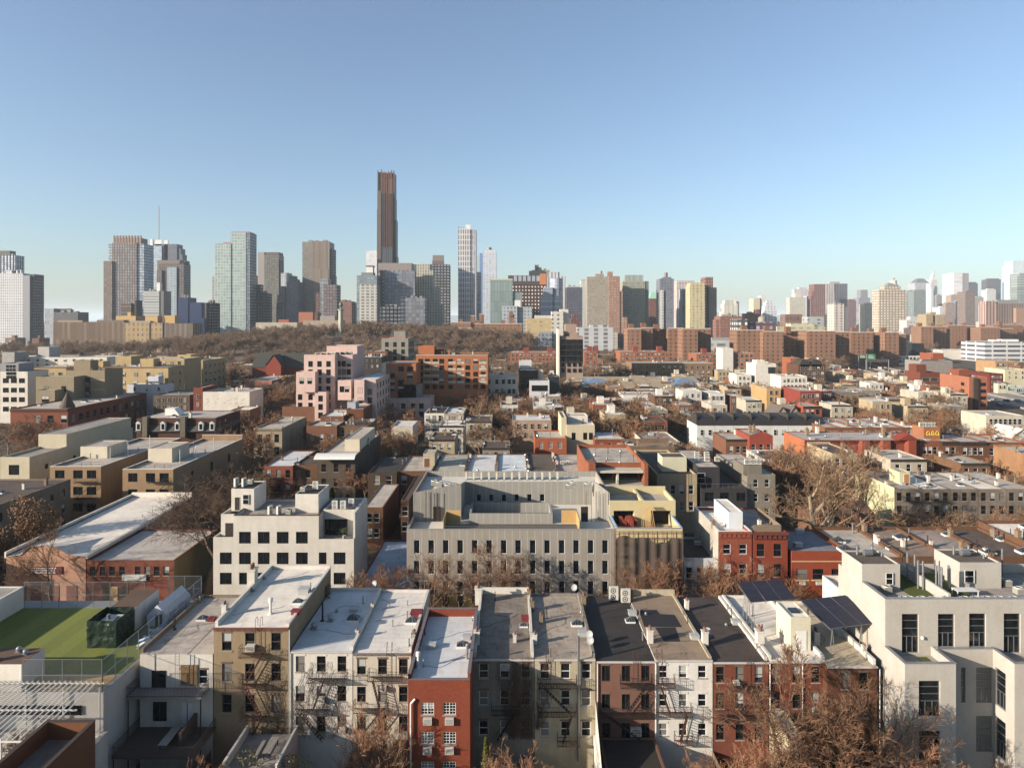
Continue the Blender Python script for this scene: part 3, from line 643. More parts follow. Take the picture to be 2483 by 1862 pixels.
# front wall is rebuilt with openings: remove the plain one
o = [c for c in root.children if c.name.startswith('wall')][0]; bpy.data.objects.remove(o)
b = MB(); W = 62 - XL
def U(x, Yp): return wX(x, Yp) - XL
hm = [(U(2187, 70.5), U(2228, 70.5), wZ(1583, 70.5), wZ(1488, 70.5)), (U(2274.5, 70.5), U(2315, 70.5), wZ(1569, 70.5), wZ(1488, 70.5)), (U(2350, 70.5), U(2391, 70.5), wZ(1569, 70.5), wZ(1487, 70.5)), (U(2434, 70.5), U(2475, 70.5), wZ(1583, 70.5), wZ(1487, 70.5))]
wall_panel(b, (XL, 70.5), (1, 0), W, 12.3, 18.2, hm, .25)
wall_panel(b, (XL, 80.6), (0, -1), 10.1, 0, 18.2, [])
T = .25
b.box(XL + .002, 62, 70.501, 70.75, 17.2, 18.2, 'fb'); b.box(XL + .002, 62, 80.35, 80.6, 17.2, 18.2, 'b'); b.box(XL + .001, XL + .25, 70.75, 80.35, 17.2, 18.2, 'lb')
b.obj('wall', wb, root)
for h in hm: place('window', winmesh(h[1] - h[0], h[3] - h[2], 'tall', 0), root, (XL + (h[0] + h[1]) / 2, 70.5 + .1, h[2]))
# lower block with two bays
Yb, Ym = 66.9, 69.9
bx = [(wX(2194, Yb), wX(2318, Yb)), (wX(2460, Yb), 62)]
for k, (xa, xb) in enumerate(bx):
    b = MB(); hs = []
    if k == 0: hs = [(wX(2228, Yb) - xa, wX(2280, Yb) - xa, wZ(1737, Yb), wZ(1650, Yb)), (wX(2228, Yb) - xa, wX(2280, Yb) - xa, wZ(1857, Yb), wZ(1771, Yb))]
    wall_panel(b, (xa, Yb), (1, 0), xb - xa, 0, 13.3, hs, .25)
    lh = [] if k == 0 else [(.9, 2.4, wZ(1727, 68), wZ(1635, 68)), (.9, 2.4, wZ(1850, 68), wZ(1755, 68))]
    wall_panel(b, (xa, 70.5), (0, -1), 70.5 - Yb, 0, 13.3, lh, .25); wall_panel(b, (xb, Yb), (0, 1), 70.5 - Yb, 0, 13.3, [])
    b.box(xa + .002, xb - .002, Yb + .001, Yb + T, 12.3, 13.3, 'fb'); b.box(xa + .001, xa + T, Yb + T, 70.5, 12.3, 13.3, 'lb'); b.box(xb - T, xb - .001, Yb + T, 70.5, 12.3, 13.3, 'rb')
    b.obj('bay_wall', wb, root)
    for h in hs: place('window', winmesh(h[1] - h[0], h[3] - h[2], 'tall', 0), root, (xa + (h[0] + h[1]) / 2, Yb + .1, h[2]))
    for h in lh: place('window', winmesh(1.5, h[3] - h[2], 'tall', 0), root, (xa + .1, 70.5 - (h[0] + h[1]) / 2, h[2]), -math.pi / 2)
xa, xb = bx[0][1], bx[1][0]; b = MB()
rh = [(wX(2330, Ym) - xa, wX(2341, Ym) - xa, wZ(1703, Ym), wZ(1618, Ym)), (wX(2367, Ym) - xa, wX(2409, Ym) - xa, wZ(1703, Ym), wZ(1618, Ym)), (wX(2367, Ym) - xa, wX(2409, Ym) - xa, wZ(1822, Ym), wZ(1735, Ym))]
wall_panel(b, (xa, Ym), (1, 0), xb - xa, 0, 13.3, rh, .2); b.box(xa, xb, Ym + .001, Ym + T, 12.3, 13.3, 'fb'); b.obj('bay_wall', wb, root)
for h in rh: place('window', winmesh(h[1] - h[0], h[3] - h[2], 'tall', 2), root, (xa + (h[0] + h[1]) / 2, Ym + .1, h[2]))
MB().q((bx[0][0], Yb + .1, 12.35), (bx[0][1], Yb + .1, 12.35), (bx[0][1], 70.5, 12.35), (bx[0][0], 70.5, 12.35)).q((bx[0][1], Ym + .1, 12.352), (62, Ym + .1, 12.352), (62, 70.5, 12.352), (bx[0][1], 70.5, 12.352)).q((bx[1][0], Yb + .1, 12.35), (62, Yb + .1, 12.35), (62, Ym + .1, 12.35), (bx[1][0], Ym + .1, 12.35)).obj('terrace', flat('terrace_deck', (170, 164, 150), .8), root)
cb = MB(); cp = flat('zinc_coping', (168, 170, 176), .35, .5)
for (x0_, x1_, y0_, y1_, z_) in ((XL - .06, 62, 70.44, 70.8, 18.2), (XL - .06, XL + .3, 70.8, 75.1, 18.2), (bx[0][0] - .05, bx[0][1] + .05, Yb - .05, Yb + .3, 13.3), (bx[0][0] - .05, bx[0][0] + .3, Yb + .3, 70.44, 13.3), (bx[0][1] - .3, bx[0][1] + .05, Yb + .3, 69.85, 13.3), (bx[0][1] + .05, bx[1][0] - .05, Ym - .05, Ym + .3, 13.3), (bx[1][0] - .05, 62, Yb - .05, Yb + .3, 13.3), (bx[1][0] - .05, bx[1][0] + .3, Yb + .3, 69.85, 13.3)):
    cb.box(x0_, x1_, y0_, y1_, z_ + .003, z_ + .07)
cb.obj('coping', cp, root)
bulkhead(bw, XL - .03, 42.7, 75.1, 79.7, 20.1, wb, roofmat((100, 92, 84), .3, .3), win=(2.95, .8, 17.9, 1.3))
bulkhead(bw, 49.6, 54.2, 75.6, 80.2, 20.1, wb, roofmat((100, 92, 84), .3, .3), win=(1.0, 1.1, 17.9, 1.4))
b = MB(); b.box(45.6, 45.85, 71.3, 80.3, 17.26, 18.4, 'b'); b.obj('divider_wall', wb, root)
turf_m = flat('artificial_turf', (78, 88, 28), .95, var=.5, scale=3)
for x0_, x1_, y0_, y1_ in ((42.9, 45.5, 72, 79.5), (46.3, 49.5, 72.4, 80), (wX(2238, 69), wX(2262, 69), 68.6, 70.1)):
    z = 17.256 if x0_ > 42 and y1_ > 71 else 12.36; MB().box(x0_, x1_, y0_, y1_, z, z + .03, 'b').obj('turf_patch', turf_m, root)
for x in (2165 + 26, 2206, 2235, 2265, 2295, 2339, 2366, 2393, 2424, 2458): roof_item(bw, 'acbox', (wX(x, 71.5) - bw['X0']) / (bw['X1'] - bw['X0']), .9 / 10.1, 0, .95)
for x, y in ((2120, 1403), (2134, 1416), (2150, 1432)): at_roof(bw, 'acbox', x, y + 4, 0, .95)
for x, y in ((2390, 1400), (2470, 1440), (2440, 1420)): at_roof(bw, 'acbox', x, y, 0, .95)
for x, y in ((2138, 1404), (2226, 1426), (2238, 1428), (2270, 1440), (2277, 1440), (2283, 1445), (2218, 1410), (2200, 1405), (2300, 1440), (2385, 1410), (2430, 1395)):
    Yp = wY(y, 17.3); MB().bar((wX(x, Yp), Yp, 17.25), (wX(x, Yp), Yp, 20.4), .11, 8).obj('flue_pipe', M_galv, root)
for cx, zb in ((40.5, 20.0), (51.6, 20.0)):
    b = MB(); 
    for dx in (-.8, .9): b.bar((cx + dx, 78.5, zb), (cx + dx, 78.5, zb + .9), .13, 8); b.lathe(cx + dx, 78.5, [(.2, zb + .9), (.2, zb + 1.05)], 10)
    b.bar((cx - .3, 78, zb + .4), (cx + .6, 78, zb + .4), .35, 10); b.obj('exhaust_duct', M_galv, root)
tb = thing('table', 'white outdoor table on the roof terrace of the large pale building', 'table', (48.6, 73.2, 17.29)); b = MB(); b.box(47.5, 49.9, 72.8, 73.9, 18.0, 18.05); b.obj('table_top', M_white, tb)
for x, y in ((47.6, 72.9), (49.8, 72.9), (47.6, 73.8), (49.8, 73.8)): MB().box(x - .04, x + .04, y - .04, y + .04, 17.29, 18.0).obj('leg', M_white, tb)
lp = MB(); lp.lathe(wX(2237, 70.4), 70.4, [(.08, 0), (.16, .05), (.16, .3), (.05, .34)], 10); lp.v = [(a, b_, c + wZ(1550, 70.4)) for a, b_, c in lp.v]; lp.obj('wall_lamp', M_white, root)
# ================================================================ LEFT: TURF ROOF BUILDING AND NEIGHBOURS
bt = building('turf_roof_building', 'white building whose roof is laid with green artificial turf, bottom left', -75, -39.5, 66, 87.5, 11.0, P((214, 212, 206), d=.3), flat('roof_slab', (150, 150, 146)), None, world=True, par=0, cat='building')
m_t, t_, b_ = newmat('turf'); g1 = srgb((116, 124, 40)); g2 = srgb((100, 110, 34))
sx = N(t_, "ShaderNodeSeparateXYZ"); gg = N(t_, "ShaderNodeNewGeometry"); t_.links.new(gg.outputs['Position'], sx.inputs[0])
st = mth(t_, 'LESS_THAN', mth(t_, 'FRACT', mth(t_, 'MULTIPLY', sx.outputs[0], .27)), .5)
oo = mixrgb(t_, 'MIX', mth(t_, 'MULTIPLY', st, .6), g1, g2); oo = mixrgb(t_, 'MULTIPLY', .6, oo, ramp(t_, noise(t_, 6, 6, pos(t_)), .3, .7, (.6, .6, .6), (1.2, 1.2, 1.2)))
t_.links.new(oo, b_.inputs['Base Color']); b_.inputs['Roughness'].default_value = .95
MB().box(-74.9, -39.8, 69.4, 85.2, 11.004, 11.03, 'b').obj('turf', m_t, bt['root'])
MB().box(-61, -40, 66.6, 69.2, 11.004, 11.02, 'b').box(-53, -44, 66.8, 67.9, 11.03, 11.25, 'b').box(-52.5, -44.5, 68.0, 68.7, 11.03, 11.2, 'b').obj('timber_stack', M_wood, bt['root'])
bd = building('stair_house', 'white roof structure with dome vents on its brown top, at the left edge', -62, -47.5, 66.1, 69.4, 13.65, W_white, roofmat((104, 84, 70), .3, .3), None, world=True, par=0, z0=11.0)
for u, v, s in ((.62, .7, 1.1), (.78, .2, .8), (.86, .75, .55), (.93, .6, .5), (.5, .3, .9)): roof_item(bd, 'dome', u, v, 0, s)
building('warehouse', 'white walled building with a grey roof at the left edge, behind the turf', -90, -61, 60, 85.3, 13.7, W_white, R_grey, None, world=True, par=.1, z0=0)
bx1 = building('roof_shed', 'white box with a flat brown top on the turf roof', -46.5, -43.6, 79, 84.3, 13.75, W_white, roofmat((96, 78, 64), 0, .3), None, world=True, par=0.0, z0=11.03, cope=None)
b = MB(); b.box(-46.6, -43.4, 74.8, 78.5, 11.03, 14.0, 'tb'); o = b.obj('equipment_screen', flat('green_tarpaulin', (34, 52, 42), .35, 0, .5, .6, 1.5)); o.location = (0, 0, 0)
tag(o, 'dark green tarpaulin screen around rooftop equipment, standing on the turf', 'screen')
dm = o.data; nn = bpy.data.textures.new('folds', 'CLOUDS'); nn.noise_scale = .9
sb = o.modifiers.new('s', 'SUBSURF'); sb.subdivision_type = 'SIMPLE'; sb.levels = sb.render_levels = 5; ds = o.modifiers.new('d', 'DISPLACE'); ds.texture = nn; ds.strength = .28; ds.texture_coords = 'GLOBAL'
uh = thing('rooftop_unit', 'pale rooftop equipment inside the green tarpaulin screen', 'air handler', (-45, 76.6, 11.03)); b = MB(); b.box(-46, -44.2, 75.6, 77.9, 11.03, 13.4, 'b'); b.obj('casing', M_acw, uh); MB().box(-45.8, -44.4, 75.9, 77.2, 13.402, 13.55).bar((-45.2, 76.5, 13.55), (-45.2, 76.5, 14.0), .2, 10).obj('duct', M_galv, uh)
# tent
b = MB(); z0_, ze, zg = 11.02, 12.3, 13.5; x0_, x1_, y0_, y1_ = -42.9, -40.6, 80.2, 86.2; xm = -41.7
b.q((x0_, y0_, z0_), (x1_, y0_, z0_), (x1_, y0_, ze), (xm, y0_, zg), (x0_, y0_, ze)); b.q((x1_, y1_, z0_), (x0_, y1_, z0_), (x0_, y1_, ze), (xm, y1_, zg), (x1_, y1_, ze))
b.q((x0_, y0_, ze), (xm, y0_, zg), (xm, y1_, zg), (x0_, y1_, ze)); b.q((xm, y0_, zg), (x1_, y0_, ze), (x1_, y1_, ze), (xm, y1_, zg)); b.q((x0_, y1_, z0_), (x0_, y0_, z0_), (x0_, y0_, ze), (x0_, y1_, ze)); b.q((x1_, y0_, z0_), (x1_, y1_, z0_), (x1_, y1_, ze), (x1_, y0_, ze))
tt_ = thing('shed', 'white gabled storage shed at the corner of the turf roof', 'shed', (xm, 83, 11.02)); b.obj('shell', flat('shed_white', (206, 212, 220), .5), tt_); MB().box(-41.9, -41.1, 80.12, 80.19, 11.03, 12.4).obj('door', M_frame_dk, tt_)
fb = thing('foam_boards', 'loose pile of blue and white foam boards by the chain link fence', 'insulation boards', (-40.8, 78, 11.02)); 
for k in range(26):
    y = 74.6 + R.random() * 4.8; x = -40.9 + R.random() * .8; z = 11.03 + R.random() * .7; b = MB(); b.box(-.45, .45, -.16, .16, -.03, .03)
    me = b.mesh('board', flat('foam_blue', (168, 196, 232), .6) if k % 3 else M_white); o = place('board', me, fb, (x, y, z + .1), R.random() * 3); o.rotation_euler = (R.uniform(-.5, .5), R.uniform(-.6, .6), R.random() * 3)
# chain link fences
def chain_fence(label, pts, z0, h, step=2.1, wire=.22):
    t = thing('chain_link_fence', label, 'fence', (pts[0][0], pts[0][1], z0), 'chain link fences around the turf roof'); g = MB(); rail = MB()
    for (a, c) in zip(pts, pts[1:]):
        A = Vector((*a, z0)); B_ = Vector((*c, z0)); L = (B_ - A).length; d = (B_ - A) / L; n = max(1, round(L / step))
        for k in range(n + 1): p = A + d * (L * k / n); MB().bar(p, p + Vector((0, 0, h)), .04, 6).obj('post', M_galv, t)
        for zz in (h, h * .5): rail.bar(A + Vector((0, 0, zz)), B_ + Vector((0, 0, zz)), .03, 5)
        s = -h
        while s < L:
            for sg in (1, -1):
                u0, u1 = max(0, s), min(L, s + h)
                if u1 > u0:
                    za, zb_ = (u0 - s), (u1 - s)
                    if sg < 0: za, zb_ = h - za, h - zb_
                    g.bar(A + d * u0 + Vector((0, 0, za)), A + d * u1 + Vector((0, 0, zb_)), .007, 3, cap=False)
            s += wire
    rail.obj('rail', M_galv, t); g.obj('mesh_wire', M_galv, t)
chain_fence('tall chain link fence along the far edge of the turf roof', [(-61, 85.4), (-46, 85.4)], 11.0, 3.2)
chain_fence('chain link fence running along the right edge of the turf roof', [(-39.7, 87.3), (-39.7, 66.2)], 11.0, 3.0)
chain_fence('chain link fence along the near edge of the turf roof', [(-47.4, 66.15), (-39.75, 66.15)], 11.0, 3.1)
chain_fence('short high fence segment behind the gabled shed', [(-44, 87.4), (-39.8, 87.4)], 11.0, 3.2)
# pergola and lower terrace
lt = building('terrace_block', 'lower white roof terrace below the slatted pergola, bottom left', -66, -39.0, 50, 65.9, 7.3, W_white, R_white, None, world=True, par=.35, cat='building')
pg = thing('pergola', 'white slatted pergola over the lower terrace, bottom left corner', 'pergola', (-52, 62, 7))
b = MB()
x = -65.0
while x < -39.6: b.bar((x, 57.6, 11.6), (x, 66.0, 12.1), .05, 4); x += .52
b.obj('slats', M_white, pg)
for y, z in ((57.6, 11.5), (61.8, 11.75), (65.9, 12.0)): MB().bar((-65.2, y, z - .08), (-39.4, y, z - .08), .08, 4).obj('beam', M_white, pg)
for x in (-62, -58.2, -54.4, -50.6, -46.8, -43.2, -39.7):
    for y in (57.7, 65.7): MB().bar((x, y, 7.0), (x, y, 11.6), .09, 6).obj('post', M_white, pg)
bn = MB()
for k in range(14):
    x = -57.5 + k * 1.15; bn.box(x, x + 1.0, 65.83, 65.86, 8.9, 9.8)
bn.obj('window_band', M_glass, bt['root'])
bb = building('brown_building', 'brown stucco building with a deep parapet and grey roof, bottom left corner', -38.3, -34.3, 42, 56.2, 14, P((124, 76, 46), d=.25), roofmat((120, 116, 110), .3, .5), None, world=True, par=1.4, cope=flat('brown_coping', (70, 54, 44), .7), z0=0)
building('brown_building', 'low brown stucco wall with flat top at the very bottom left corner', -46, -38.35, 42, 53.0, 12.6, P((150, 92, 52), d=.25), roofmat((120, 116, 110), .3, .5), None, world=True, par=.3)
# ================================================================ BALCONIES AND DECKS OF THE LOW WHITE HOUSE
def deck(i, x0, x1, y0, y1, z, rail_m, bal=True, m=None, posts=True):
    X0, X1 = x0, x1; b = MB(); b.box(X0, X1, y0, y1, z - .18, z); o = b.obj('balcony', m or flat('deck_grey', (150, 146, 142), .8), i['root']); r = MB()
    for zz in (.1, 1.0): r.path([(X0, y1, z + zz), (X0, y0, z + zz), (X1, y0, z + zz), (X1, y1, z + zz)], .03)
    x = X0
    while x < X1: r.bar((x, y0, z), (x, y0, z + 1.0), .016, 3); x += .14
    y = y0
    while y < y1: r.bar((X0, y, z), (X0, y, z + 1), .016, 3); r.bar((X1, y, z), (X1, y, z + 1), .016, 3); y += .14
    ro = r.obj('railing', rail_m, i['root']); ro.parent = o; ro.location = (0, 0, 0)
    if posts:
        for x in (X0 + .1, X1 - .1): MB().bar((x, y0 + .1, 0), (x, y0 + .1, z - .18), .07, 6).obj('post', M_frame_dk, i['root'])
deck(f1, -39.3, -31.7, 69.6, 71.45, 8.5, flat('rail_iron', (60, 50, 50), .6)); deck(f1, -39.0, -31.0, 66.5, 71.45, 4.4, flat('old_timber', (92, 78, 66), .9), m=flat('deck_brown', (96, 84, 76), .9))
MB().box(-33.2, -32.9, 68.0, 71.4, 4.41, 5.9, 'b').obj('partition', flat('old_timber', (92, 78, 66), .9), f1['root'])
for x0_, x1_, ya, yb_, m in ((366, 400, 1626, 1671, M_glass), (369, 402, 1702, 1748, M_glass), (440, 465, 1704, 1752, M_white)):
    b = MB(); b.box(wX(x0_, 71.3), wX(x1_, 71.3), 71.44, 71.5, wZ(yb_, 71.4), wZ(ya, 71.4)); b.mi = 1; xm = (wX(x0_, 71.3) + wX(x1_, 71.3)) / 2
    b.box(xm - .04, xm + .04, 71.42, 71.438, wZ(yb_, 71.4), wZ(ya, 71.4)); b.obj('door', [m, M_frame_dk], f1['root'])
MB().box(wX(437, 71.4), wX(480, 71.4), 71.455, 71.49, wZ(1663, 71.4), wZ(1612, 71.4)).obj('bare_brick_patch', wallmat('brick', (150, 120, 90)), f1['root'])
def ladder(parent, x, y, z0, z1, m, dx=.22):
    l = MB()
    for s in (-dx, dx): l.bar((x + s, y, z0), (x + s, y, z1), .025, 4)
    z = z0 + .25
    while z < z1: l.bar((x - dx, y, z), (x + dx, y, z), .016, 3); z += .3
    return l.obj('ladder', m, parent)
ladder(f1['root'], wX(431, 71), 70.9, 8.5, 12.4, M_galv)
# small roof terrace and table
tr = building('garden_extension', 'small white garden extension with a roof terrace in front of the tall tan house', -27.6, -22.2, 64.5, 70.9, 4.9, W_white, R_grey, None, world=True, ps=.9, pf=.3, pb=0, roofz=4.0)
tb2 = thing('table', 'narrow grey table with benches on the small garden roof terrace', 'table', (-24, 68, 4.0)); MB().box(-24.4, -23.6, 66.6, 69.2, 4.7, 4.76).obj('table_top', flat('pale_timber', (176, 168, 156), .8), tb2)
for x in (-24.3, -23.7):
    for y in (66.8, 69): MB().box(x - .04, x + .04, y - .04, y + .04, 4.0, 4.7).obj('leg', M_frame_dk, tb2)
for x in (-25.1, -22.9): MB().box(x - .18, x + .18, 66.6, 69.2, 4.35, 4.4).box(x - .14, x - .08, 66.8, 69, 4, 4.35).box(x + .08, x + .14, 66.8, 69, 4, 4.35).obj('bench', flat('pale_timber', (176, 168, 156), .8), tb2)
tb3 = thing('table', 'long grey table on the lower timber deck of the low white house', 'table', (-34.4, 68.5, 4.4)); MB().box(-34.9, -34.0, 67.2, 70.2, 5.1, 5.16).obj('table_top', flat('pale_timber', (176, 168, 156), .8), tb3)
for x in (-34.8, -34.1):
    for y in (67.4, 70): MB().box(x - .04, x + .04, y - .04, y + .04, 4.41, 5.1).obj('leg', M_frame_dk, tb3)
ext = building('garden_extension', 'low extension with a black tar roof below the mauve brown house', wX(1452, 71.3), wX(1588, 71.3), 62, 71.3, 3.4, W_mauve, R_dark, None, world=True, par=.12)
MB().q((wX(1444, 71.4), 71.4, 7.2), (wX(1444, 71.4), 71.4, 0), (wX(1452, 66), 62, 0), (wX(1452, 66), 62, 3.6)).box(wX(1444, 71.4) - .22, wX(1444, 71.4) - .02, 62, 71.4, 0, 3.6).obj('party_wall', W_white, ext['root'])
building('garden_extension', 'pale rear extension partly hidden by bare branches below the bright white roof', wX(1866, 71.2), wX(1905, 71.2), 64, 71.3, 6.2, P((214, 206, 176), d=.6), R_grey, None, world=True, par=.1)
building('garden_extension', 'grey rendered porch with red framed panes beside the red brick house', wX(960, 71), wX(986, 71), 69.5, 71.3, 3.2, W_beige, R_brown, None, world=True, par=.05)
# garden walls and fences
for k, x in enumerate((-39.8, -31.5, -23.2, -16.7, -11.0, -4.3, 2.2, 8.6, 15.2, 21.0, 26.9, 33.0)):
    b = MB()
    for s in range(12): b.box(x - .03, x + .03, 60.2 + s * .95, 60.2 + s * .95 + .88, 0, 1.9)
    o = b.obj('garden_fence', flat('weathered_timber', (112, 98, 84), .9)); nm = [f1, f1, f2, f3, f4, f5, f6, f7, f8, f9, f10, f11][k]
    tag(o, 'weathered board fence between the back gardens, %s from the left' % ['first', 'second', 'third', 'fourth', 'fifth', 'sixth', 'seventh', 'eighth', 'ninth', 'tenth', 'eleventh', 'twelfth'][k], 'fence', 'garden fences')
# creeper on walls
def creeper(i, x0, x1, z0, z1, n, m, seed):
    r = random.Random(seed); b = MB(); Yw = i['Y0'] - .05
    for k in range(n):
        x = r.uniform(x0, x1); z = z0 + r.random() * .5; w = r.uniform(.006, .016); L = r.uniform(.5, 1) * (z1 - z0); t = 0
        while t < L:
            nx = x + r.uniform(-.3, .3); nz = z + r.uniform(.15, .45)
            if not (i['X0'] < nx < i['X1']) or nz > z1: break
            b.bar((x, Yw - r.random() * .08, z), (nx, Yw - r.random() * .08, nz), w, 3, cap=False)
            if r.random() < .5:
                bx_ = nx + r.uniform(-.5, .5); b.bar((nx, Yw, nz), (bx_, Yw - r.random() * .15, nz + r.uniform(-.1, .4)), w * .6, 3, cap=False)
            x, z = nx, nz; t += .3
    o = b.obj('creeper', m); tag(o, 'bare creeper stems climbing the rear wall of the ' + i['label'].split(' with')[0].split(' over')[0].split(',')[0], 'creeper', 'creepers on the rear walls'); return o
m_vine = flat('vine_bark', (96, 74, 58), .9)
creeper(f3, f3['X0'], f3['X1'], 3, 11.3, 60, m_vine, 1); creeper(f6, f6['X1'] - 2.6, f6['X1'], 3, 11.8, 160, m_vine, 2); creeper(f2, f2['X1'] - 1.6, f2['X1'], 3, 12, 30, m_vine, 3); creeper(f7, f7['X0'], f7['X0'] + .8, 4, 11.8, 50, m_vine, 4)
creeper(f4, f4['X0'], f4['X1'], 0.5, 6.0, 50, m_vine, 5)

rr_ = random.Random(21); cab = flat('cable_black', (40, 38, 38), .7)
for i in (f1, f2, f3, f4, f5, f6, f7, f8, f9, f10, f11, f12):
    for k in range(4): roof_item(i, rr_.choice(('stack', 'pipe', 'stack', 'mushroom')), rr_.choice((.06, .94, rr_.uniform(.15, .85))), rr_.uniform(.12, .93), 0, rr_.uniform(.45, .8))
    for k in range(2):
        x, y = i['X0'] + rr_.uniform(.5, 1.5), i['Y0'] + rr_.uniform(1, 12); a = rr_.uniform(0, 1.2); pts = []
        for q in range(14): pts.append((min(max(x, i['X0'] + .3), i['X1'] - .3), min(max(y, i['Y0'] + .3), i['Y1'] - .5), i['Zr'] + .03)); x += math.cos(a) * .45; y += math.sin(a) * .45; a += rr_.uniform(-.5, .5)
        MB().path(pts, .014, 4).obj('cable', cab, i['root'])
    for w_ in [c for c in i['root'].children if c.name.startswith('window')]:
        if i not in (f5,) and rr_.random() < .8:
            l = w_.location + i['root'].location; hh = max(v.co.z for v in w_.data.vertices); ww = max(v.co.x for v in w_.data.vertices)
            MB().box(l.x - ww - .02, l.x + ww + .02, l.y - .035, l.y - .002, l.z + hh + .01, l.z + hh + .2).obj('lintel', P((128, 108, 92), d=.5) if i not in (f9, f3) else W_white, i['root'])
# ================================================================ SECOND TIER: across the street
# ---- grey panelled building with a sunken roof court
W_panel = P((158, 152, 142), 'panel', .15); W_panel2 = P((160, 158, 150), 'panel', .15); R_deck = roofmat((206, 208, 202), .4, .2)
Yg, Zg = 109.0, 13.5
gx = [1003.8 + 7 + 35.13 * k for k in range(14)]
G = building('apartment_building', 'long grey panelled apartment building with narrow windows and a sunken roof court, centre', 986, 1494, 1283, 1200, Zg, W_panel, R_deck,
             dict(xs=gx, ys=[1308.4, 1358, 1408], w=.95, h=2.25, st='plain'), Y0=Yg, Y1=134, par=.9, cat='apartment building', cope=flat('grey_coping', (150, 150, 146), .5))
GX0, GX1 = G['X0'], G['X1']; gr = G['root']; zd = G['Zr']
MB().box(GX0 + .05, GX1 - .05, Yg - .06, Yg - .003, 0, wZ(1443, Yg)).obj('plywood_base', flat('ochre_base', (180, 152, 96), .8), gr)
for x in gx: MB().box(wX(x, Yg) - .47, wX(x, Yg) + .47, Yg - .09, Yg - .061, .8, 2.9).obj('window', M_glass, gr)
cx0, cx1 = -8.7, 14.8
def poly(b, pts, z0, z1s):   # wall along pts with sloping top
    for (a, c), (za, zc) in zip(zip(pts, pts[1:]), zip(z1s, z1s[1:])): b.q((*a, z0), (*c, z0), (*c, zc), (*a, za))
for sg in (-1, 1):
    mid = (GX0 + GX1) / 2; f = lambda x: x if sg < 0 else 2 * mid - x
    xi = f(cx0 if sg < 0 else 2 * mid - cx1); b = MB(); xo = f(GX0)
    P1 = [(xo, 134), (xo, 116.2), (xi, 117.0), (xi, 127.0)]
    if sg > 0: P1 = P1[::-1]; zt_ = [16.9, 18.8, 17.5, 17.2]
    else: zt_ = [17.2, 17.5, 18.8, 16.9]
    poly(b, P1, zd, zt_); b.mi = 1
    Q = P1 if sg < 0 else P1
    ins = [(p[0] + (0.3 if p[0] < mid - 10 else -.3 if p[0] > mid + 10 else 0), p[1] + .3) for p in P1]
    b.q(*[(p[0], p[1], z - .9 if z < 18 else z - 1.9) for p, z in zip(P1, zt_)]); b.mi = 2
    for (a, c), (za, zc) in zip(zip(P1, P1[1:]), zip(zt_, zt_[1:])):
        d = Vector((c[0] - a[0], c[1] - a[1], 0)).normalized(); n = Vector((-d.y, d.x, 0)) * .25
        b.q((*a, za + .02), (*c, zc + .02), (c[0] + n.x, c[1] + n.y, zc + .02), (a[0] + n.x, a[1] + n.y, za + .02))
        b.q((c[0] + n.x, c[1] + n.y, zc - 2), (a[0] + n.x, a[1] + n.y, za - 2), (a[0] + n.x, a[1] + n.y, za + .02), (c[0] + n.x, c[1] + n.y, zc + .02))
    b.obj('upper_wing', [W_panel2, R_deck, M_stone], gr)
    dx = wX(1059, 116.6) if sg < 0 else wX(1417, 116.6)
    MB().box(dx - .6, dx + .6, 116.4, 116.52, zd, zd + 2.5).obj('door', M_frame_dk, gr); ladder(gr, wX(1037 if sg < 0 else 1448, 116.1), 115.9, zd, 17.9, M_frame_dk, .3)
    for k in range(3): MB().bar((f(GX0 + 2.2 + k * .9), 116.1 + .04, zd), (f(GX0 + 2.2 + k * .9), 116.14, 17.7), .04, 4).obj('conduit', M_frame_dk, gr)
b = MB(); hs = [(wX(x, 127) - cx0 - .45, wX(x, 127) - cx0 + .45, wZ(1216, 127), wZ(1198, 127)) for x in (1161, 1191, 1222, 1253, 1284, 1315)]
wall_panel(b, (cx0, 127), (1, 0), cx1 - cx0, zd, 16.9, hs, .2)
b.mi = 1; b.q((cx0, 127, 16.2), (cx1, 127, 16.2), (GX1, 134, 16.2), (GX0, 134, 16.2)); b.mi = 0
wall_panel(b, (GX0, 133.9), (1, 0), GX1 - GX0, 16.2, 17.25, [], .2); b.box(GX0, GX1, 133.9, 134.15, 16.2, 17.25, 'f')
b.obj('upper_wing', [W_panel2, R_deck], gr)
for h in hs: place('window', winmesh(.9, h[3] - h[2], 'plain', 0), gr, (cx0 + (h[0] + h[1]) / 2, 127.04, h[2]))
# light well parapet box
ax0, ax1 = wX(1138, 115), wX(1340, 115); b = MB(); b.box(ax0, ax1, 115, 115.3, zd, 14.35, 'b'); b.box(ax0, ax1, 121.7, 122, zd, 14.35, 'b'); b.box(ax0, ax0 + .3, 115.3, 121.7, zd, 14.35, 'b'); b.box(ax1 - .3, ax1, 115.3, 121.7, zd, 14.35, 'b')
b.mi = 1; b.q((ax0 + .3, 115.3, zd + .02), (ax1 - .3, 115.3, zd + .02), (ax1 - .3, 121.7, zd + .02), (ax0 + .3, 121.7, zd + .02)); b.obj('light_well', [W_panel2, flat('shaft_shade', (60, 62, 62))], gr)  # dark sheet at roof level stands for the shade down the shaft
for xa, xc in ((wX(1077, 112), wX(1113, 112)), (wX(1365, 112), wX(1403, 112))):
    b = MB(); b.box(xa, xc, 115.4, 115.5, zd, zd + 2.2, 'b'); xs_ = xa if xa < 0 else xc; b.box(xs_ - .05, xs_ + .05, 110.6, 115.4, zd, zd + 2.0, 'b'); b.obj('timber_screen', M_wood, gr)
b = MB(); x = wX(1078, 111)
while x < wX(1400, 111): b.bar((x, 110.6, zd), (x, 110.6, zd + 1.0), .02, 3); x += .22
